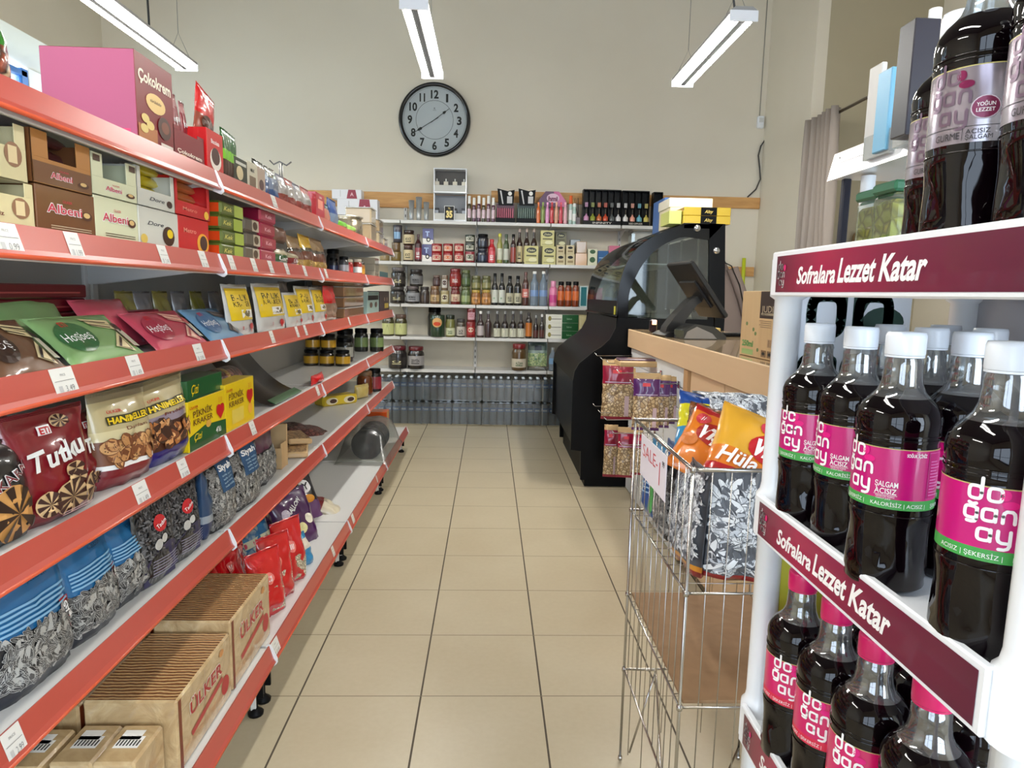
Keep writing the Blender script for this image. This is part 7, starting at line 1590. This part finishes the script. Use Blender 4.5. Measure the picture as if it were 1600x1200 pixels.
BB([(.8, gl(24, 84, 150, .8)), (1, gl(60, 150, 200))], .06, lambda b, fn, w, h: (b.disc(w*.3, h*.3, w*.12, h*.22, pl(90, 170, 90), fn, 14, 3), [b.rect(-w*.3, w*.1, h*(.3+.06*k), h*(.32+.06*k), pl(170, 200, 226), fn, 6, 1) for k in range(5)]), 220, .13, .22, (.466, 1.89, zb_), RIGHT+.1, .04, 0, 'plain blue bag in the far aisle corner of the wire bin', 'snack_bag', 'snack bag', 'stand')
BB([(.5, make_once('redsweets', lambda: make_lumps('redsweets', 40., [(120, 30, 30), (160, 60, 50), (90, 20, 24)], (40, 10, 12)))), (1, RDB)], .08, None, 221, .20, .22, (.71, 1.545, zb_+.02), 0, .1, 0, 'red foil snack bag in the middle of the wire bin', 'snack_bag', 'snack bag')
BB([(1, SDB)], .10, big(8), 222, .22, .22, (.64, 1.66, zb_), .1, .1, 0, 'striped-seed bag in the second row of the wire bin', mode='stand')
BB([(1, SDB)], .09, big(9), 223, .24, .24, (.70, 1.84, zb_), 0, .05, 0, 'striped-seed bag in the back row of the wire bin', mode='stand')

# ================================================================== JUICE BOTTLES ON THE WHITE DISPLAY
JUICE = mat('dark_juice_bottle', (9, 3, 6), .04, 0, 0, spec=.42); JUICER = mat('plum_juice', (46, 8, 24), .08, 0, .6)
CAPW, CAPP = pl(226, 232, 240, .35, 0, .2), pl(206, 16, 96, .35, 0, .3)
MAG, MAG2, LGRN, LRED = gl(196, 8, 116, .5), gl(206, 20, 100, .5), pl(66, 160, 74, .4), pl(214, 40, 74, .4)
SILV = NT('silver_label'); _c = SILV.n('TexCoord').outputs['Object']; _n = SILV.n('TexNoise', {'Vector': _c, 'Scale': 9., 'Detail': 1.}).outputs[0]
SILV.pr(SILV.ramp(_n, [(.35, (150, 140, 150)), (.65, (206, 210, 216))]), .22, metal=.55, bump=_n, bs=.6, bd=.02); SILV = SILV.m
JR, JH = .0425, .283
def jb(kind):
    r = JR
    def rm(a, z):
        if z < .088: return 1-.06*(max(0., sin(6*a+z*60)))**1.5*sin(pi*min(1, z/.088))
        return 1.
    prof = [(.0, .004), (r*.80, .0), (r*.95, .006), (r*.93, .012), (r*.97, .018), (r*.965, .03), (r*.95, .045), (r*.94, .06), (r*.96, .075), (r*.985, .084), (r*.97, .09), (r*.975, .094),
            (r*.975, .162), (r*.97, .166), (r*.99, .169), (r*.965, .172), (r*.985, .177), (r*.985, .180), (r, .186), (r*.99, .192), (r*.94, .199), (r*.82, .207), (r*.68, .213), (r*.56, .219), (r*.48, .228), (r*.45, .240), (r*.44, .252), (r*.37, .258), (r*.37, .266)]
    nf = 22
    b = MB().lathe(prof, [JUICE]*nf+[PET]*(len(prof)-1-nf), 48, rmod=rm, caps=False)
    b.lathe([(0, .2145), (r*.60, .2145), (r*.64, .212)], JUICER, 32, caps=False)
    for z in (.170, .1745, .088): b.lathe([(r*.985, z-.0008), (r*1.0, z), (r*.985, z+.0008)], JUICE, 40, caps=False)
    P = [('bottle_body', b.mesh('bottle_body'), None)]
    cm = CAPP if kind == 3 else CAPW; rc = r*.455
    c = MB().lathe([(rc, .2585), (rc*1.02, .260), (rc*1.02, .279), (rc*.96, .283), (0, .2835)], cm, 40, rmod=lambda a, z: 1+.008*sin(40*a), caps=False)
    c.lathe([(rc*1.0, .2560), (rc*1.0, .2582)], cm, 32, caps=False); P.append(('cap', c.mesh('cap'), None))
    rl = r*.985; z0, z1 = .0955, .1615
    if kind == 1: z0, z1 = .0955, .1635
    fn = lambda a, z: ((rl+.0005)*sin(a/rl), -(rl+.0005)*cos(a/rl), z)
    f2 = lambda a, z: ((rl+.0009)*sin(a/rl), -(rl+.0009)*cos(a/rl), z)
    q = MB(); main = {1: SILV, 2: MAG, 3: MAG2}[kind]; band = {1: SILV, 2: LGRN, 3: LRED}[kind]
    q.lathe([(rl, z0), (rl, z0+.011), (rl, z1-.001), (rl, z1)], [band, main, pl(190, 180, 110)], 48, caps=False)
    LC = TXTW if kind > 1 else pl(120, 100, 118, .3, .5); TC = TXTW if kind > 1 else INK
    s_ = .0185
    q.strokes(logo_lines(), .155, -.017, z0+.0225, s_, LC, fn)
    dm = pl(226, 20, 130) if kind > 1 else pl(130, 30, 80, .25, .5)
    q.disc(.009, z0+.060, .0042, .0048, dm, fn, 14, 2); q.disc(.0135, z0+.052, .0065, .0036, dm, fn, 14, 2)
    if kind > 1:
        q.text('ŞALGAM', .033, z0+.027, .0062, TC, fn, w=.022); q.text('ACISIZ', .0325, z0+.0195, .0062, TC, fn, w=.021); q.rect(.0215, .044, z0+.0150, z0+.0154, TC, fn, 6, 1)
        q.text('FERMENTED PURPLE', .0325, z0+.0135, .0018, TC, fn, w=.018, bold=0); q.text('CARROT JUICE', .031, z0+.0112, .0018, TC, fn, w=.014, bold=0)
        q.text('SOĞUK İÇİNİZ', .060, z1-.006, .0036, TC, fn, w=.021, bold=.03)
        q.rect(.074, .094, z0+.013, z1-.003, pl(226, 120, 180), fn, 6, 1); q.rect(.0745, .0935, z0+.0135, z1-.0035, main, f2, 6, 1)
        for k in range(12): q.rect(.076, .092-.003*(k % 3), z0+.017+.0033*k, z0+.0178+.0033*k, pl(226, 150, 200), lambda a, z: ((rl+.0012)*sin(a/rl), -(rl+.0012)*cos(a/rl), z), 4, 1)
        for x, t_ in ((-.030, 'ACISIZ'), (-.0035, '| ŞEKERSİZ |'), (.034, 'KALORİSİZ'), (.062, '| ACISIZ |'), (.094, 'ŞEKERSİZ')): q.text(t_, x, z0+.0053, .0042, TXTW, f2, bold=.0)
    else:
        q.lathe([(rl+.0006, z0+.014), (rl+.0006, z0+.0145)], INK, 32, caps=False)
        q.disc(.030, z0+.030, .0115, .0105, pl(206, 196, 206), fn, 20, 3); q.disc(.030, z0+.030, .0105, .0095, pl(120, 30, 70, .3, .2), f2, 20, 3)
        f3 = lambda a, z: ((rl+.0014)*sin(a/rl), -(rl+.0014)*cos(a/rl), z)
        q.text('YOĞUN', .030, z0+.0325, .0034, TXTW, f3, w=.014); q.text('LEZZET', .030, z0+.0275, .0034, TXTW, f3, w=.014)
        q.text('GURME', .001, z0+.007, .0065, INK, f2, w=.022, bold=0); q.rect(.0138, .0142, z0+.002, z0+.013, INK, f2); q.text('ACISIZ', .026, z0+.0096, .0042, INK, f2, w=.019, bold=0); q.text('ŞALGAM', .027, z0+.0046, .0042, INK, f2, w=.021, bold=0)
    P.append(('label', q.mesh('label'), None)); return P
JBP = {k: proto('juice%d' % k, lambda k=k: jb(k)) for k in (1, 2, 3)}
def juice(k, x, y, yaw, lab, grp):
    z = {1: TZ[0], 2: TZ[1], 3: TZ[2]}[k]-.003
    face = -math.atan2(x, y)
    put(JBP[k], 'juice_bottle', lab, 'juice bottle', (x, y, z), face+radians(yaw), group=grp)
g1, g2, g3 = 'silver-label juice bottles on the top tier', 'white-capped juice bottles on the middle tier', 'pink-capped juice bottles on the third tier'
juice(1, .545, .815, -35, 'silver-label dark juice bottle on the top tier, smallest and leftmost', g1)
juice(1, .465, .655, -35, 'silver-label dark juice bottle in the middle of the top tier', g1)
juice(1, .462, .552, -38, 'silver-label dark juice bottle at the right edge of the top tier', g1)
for x, y, yaw, lab in ((.458, .915, -42, 'white-capped juice bottle with magenta label, leftmost on the middle tier'), (.466, .825, -62, 'white-capped juice bottle second from the left in the front row of the middle tier'), (.452, .712, -52, 'white-capped juice bottle in the centre of the middle tier, label turned left'),
    (.456, .568, -2, 'nearest white-capped juice bottle, its magenta label facing the viewer'), (.545, .738, -40, 'white-capped juice bottle half hidden between the two front ones'), (.563, .925, 0, 'white-capped juice bottle in the back row, behind the second bottle'),
    (.563, .836, 10, 'white-capped juice bottle in the back row, behind the centre bottle'), (.655, .943, 0, 'white-capped juice bottle in the far back corner'), (.652, .852, 0, 'white-capped juice bottle at the back near the grey panel')): juice(2, x, y, yaw, lab, g2)
for x, y, yaw, lab in ((.452, .892, -18, 'pink-capped juice bottle, leftmost on the third tier'), (.455, .803, -22, 'pink-capped juice bottle, second from the left on the third tier'), (.455, .714, -26, 'pink-capped juice bottle, third from the left on the third tier'), (.462, .624, 80, 'pink-capped juice bottle, nearest and rightmost, label turned away'),
    (.55, .87, 0, 'pink-capped juice bottle in the second row, far one'), (.55, .775, 20, 'pink-capped juice bottle in the second row, middle one'), (.556, .68, 20, 'pink-capped juice bottle in the second row, near one')): juice(3, x, y, yaw, lab, g3)

# ================================================================== WHITE STAND OF SMALL GOODS BEHIND THE JUICE DISPLAY
t = empty('small_goods_stand', (.86, 1.66, 0)); tag(t, 'white shelf stand with navy post behind the juice display', 'stand')
L5 = lambda mb, nm: mb.obj(nm, t, (-.86, -1.66, 0))
m = MB(); m.prism([(.832, 1.79), (.846, 1.855), (.852, 1.855), (.84, 1.79)], .95, 1.69, WPLA, 'xz'); m.box((.972, 1.32, 1.80), (.25, .74, .012), WPLA, .002)
m.rect(.97, 1.66, 1.826, 1.828, GREYM, lambda a, z: (.8392, a, z)); m.disc(1.655, 1.84, .003, .003, INK, lambda a, z: (.8415, a, z), 8, 1); L5(m, 'shelf_with_fascia')
L5(MB().box((.872, 1.672, .90), (.02, .016, 1.79), pl(20, 24, 44, .4), .003), 'navy_post')
L5(MB().lathe([(.016, 0), (.016, 1.79)], WPLA, 16, (at(1352, 335, 'y', 1.6).x, 1.6, 0), caps=False).lathe([(.014, 1.8), (.014, 2.17)], WPLA, 14, (1.02, 1.62, 0)), 'white_column')
L5(MB().box((1.03, 1.32, 1.548), (.36, .74, .012), WPLA, .002).box((.865, 1.32, 1.53), (.012, .74, .05), WPLA, .002).box((1.2, 1.32, 1.3), (.01, .74, 1.2), WPLA, .002), 'lower_shelf')
ga = lambda u, v, x: at(u, v, 'x', x)
for i, (x, y, z, d, c_, lab) in enumerate(((at(1389, 168, 'y', 1.45).x+.012, 1.47, 1.806, (.04, .10, .05), HAZY, 'clear acrylic holder on the white stand, left one'), (at(1428, 145, 'y', 1.33).x+.02, 1.325, 1.806, (.04, .12, .06), HAZY, 'clear acrylic holder on the white stand, right one'))):
    m = MB()
    for s in (-1, 1): m.box((x, y+s*d[1]/2, z+d[2]/2), (d[0], .003, d[2]), c_, .0005); m.box((x+s*d[0]/2, y, z+d[2]/2), (.003, d[1], d[2]), c_, .0005)
    m.box((x, y, z+.002), (d[0], d[1], .003), c_, .0005); tag(m.obj('acrylic_holder'), lab, 'holder')
tag(MB().box((at(1389, 168, 'y', 1.45).x, 1.45, 1.895), (.030, .05, .165), gl(110, 176, 214, .5), .002).obj('blue_carton'), 'light blue slim carton in the acrylic holder', 'carton')
tag(MB().box((at(1368, 160, 'y', 1.52).x, 1.52, 1.915), (.012, .05, .19), pl(190, 190, 188), .002).obj('white_carton'), 'grey-white slim carton behind the light blue one', 'carton')
tag(MB().box((at(1428, 145, 'y', 1.33).x, 1.33, 1.92), (.05, .05, .21), gl(26, 24, 40, .5), .002).obj('navy_carton'), 'navy carton in the right acrylic holder', 'carton')
for i in range(4): tag(MB().lathe([(0, 0), (.013, 0), (.014, .01), (.014, .19), (.012, .20), (0, .20)], pl(196, 194, 190, .5), 12).obj('paper_roll', None, (at(1368+9*i, 150, 'y', 1.58-.03*i).x+.03, 1.60-.05*i, 1.808)), ['farthest', 'third', 'second', 'nearest'][i]+' upright white roll behind the acrylic holders', 'roll', 'upright white rolls')
LEAFY = make_lumps('dried_yellow_herbs', 36., [(196, 190, 90), (150, 160, 60), (222, 216, 150)], (120, 120, 60))
for i, (x, y) in enumerate(((at(1378, 340, 'y', 1.5).x, 1.50), (at(1405, 340, 'y', 1.4).x, 1.395))):
    t_ = empty('herb_jar', (x, y, 1.555)); tag(t_, ['clear square jar of yellow herbs with green lid, left one', 'clear square jar of yellow herbs with green lid, right one'][i], 'jar', 'green-lidded herb jars')
    MB().box((0, 0, .075), (.075, .075, .15), LEAFY, .008).obj('herbs', t_); MB().box((0, 0, .08), (.08, .08, .165), GLASS, .008).obj('jar_body', t_); MB().box((0, 0, .175), (.085, .085, .022), pl(40, 100, 70, .3), .005).obj('lid', t_)
tag(MB().box((.91, 1.60, 1.585), (.07, .09, .06), HAZY, .004).box((.91, 1.60, 1.575), (.05, .05, .03), WHITE, .004).obj('clear_box'), 'small clear box of white packets on the lower shelf of the white stand', 'box')
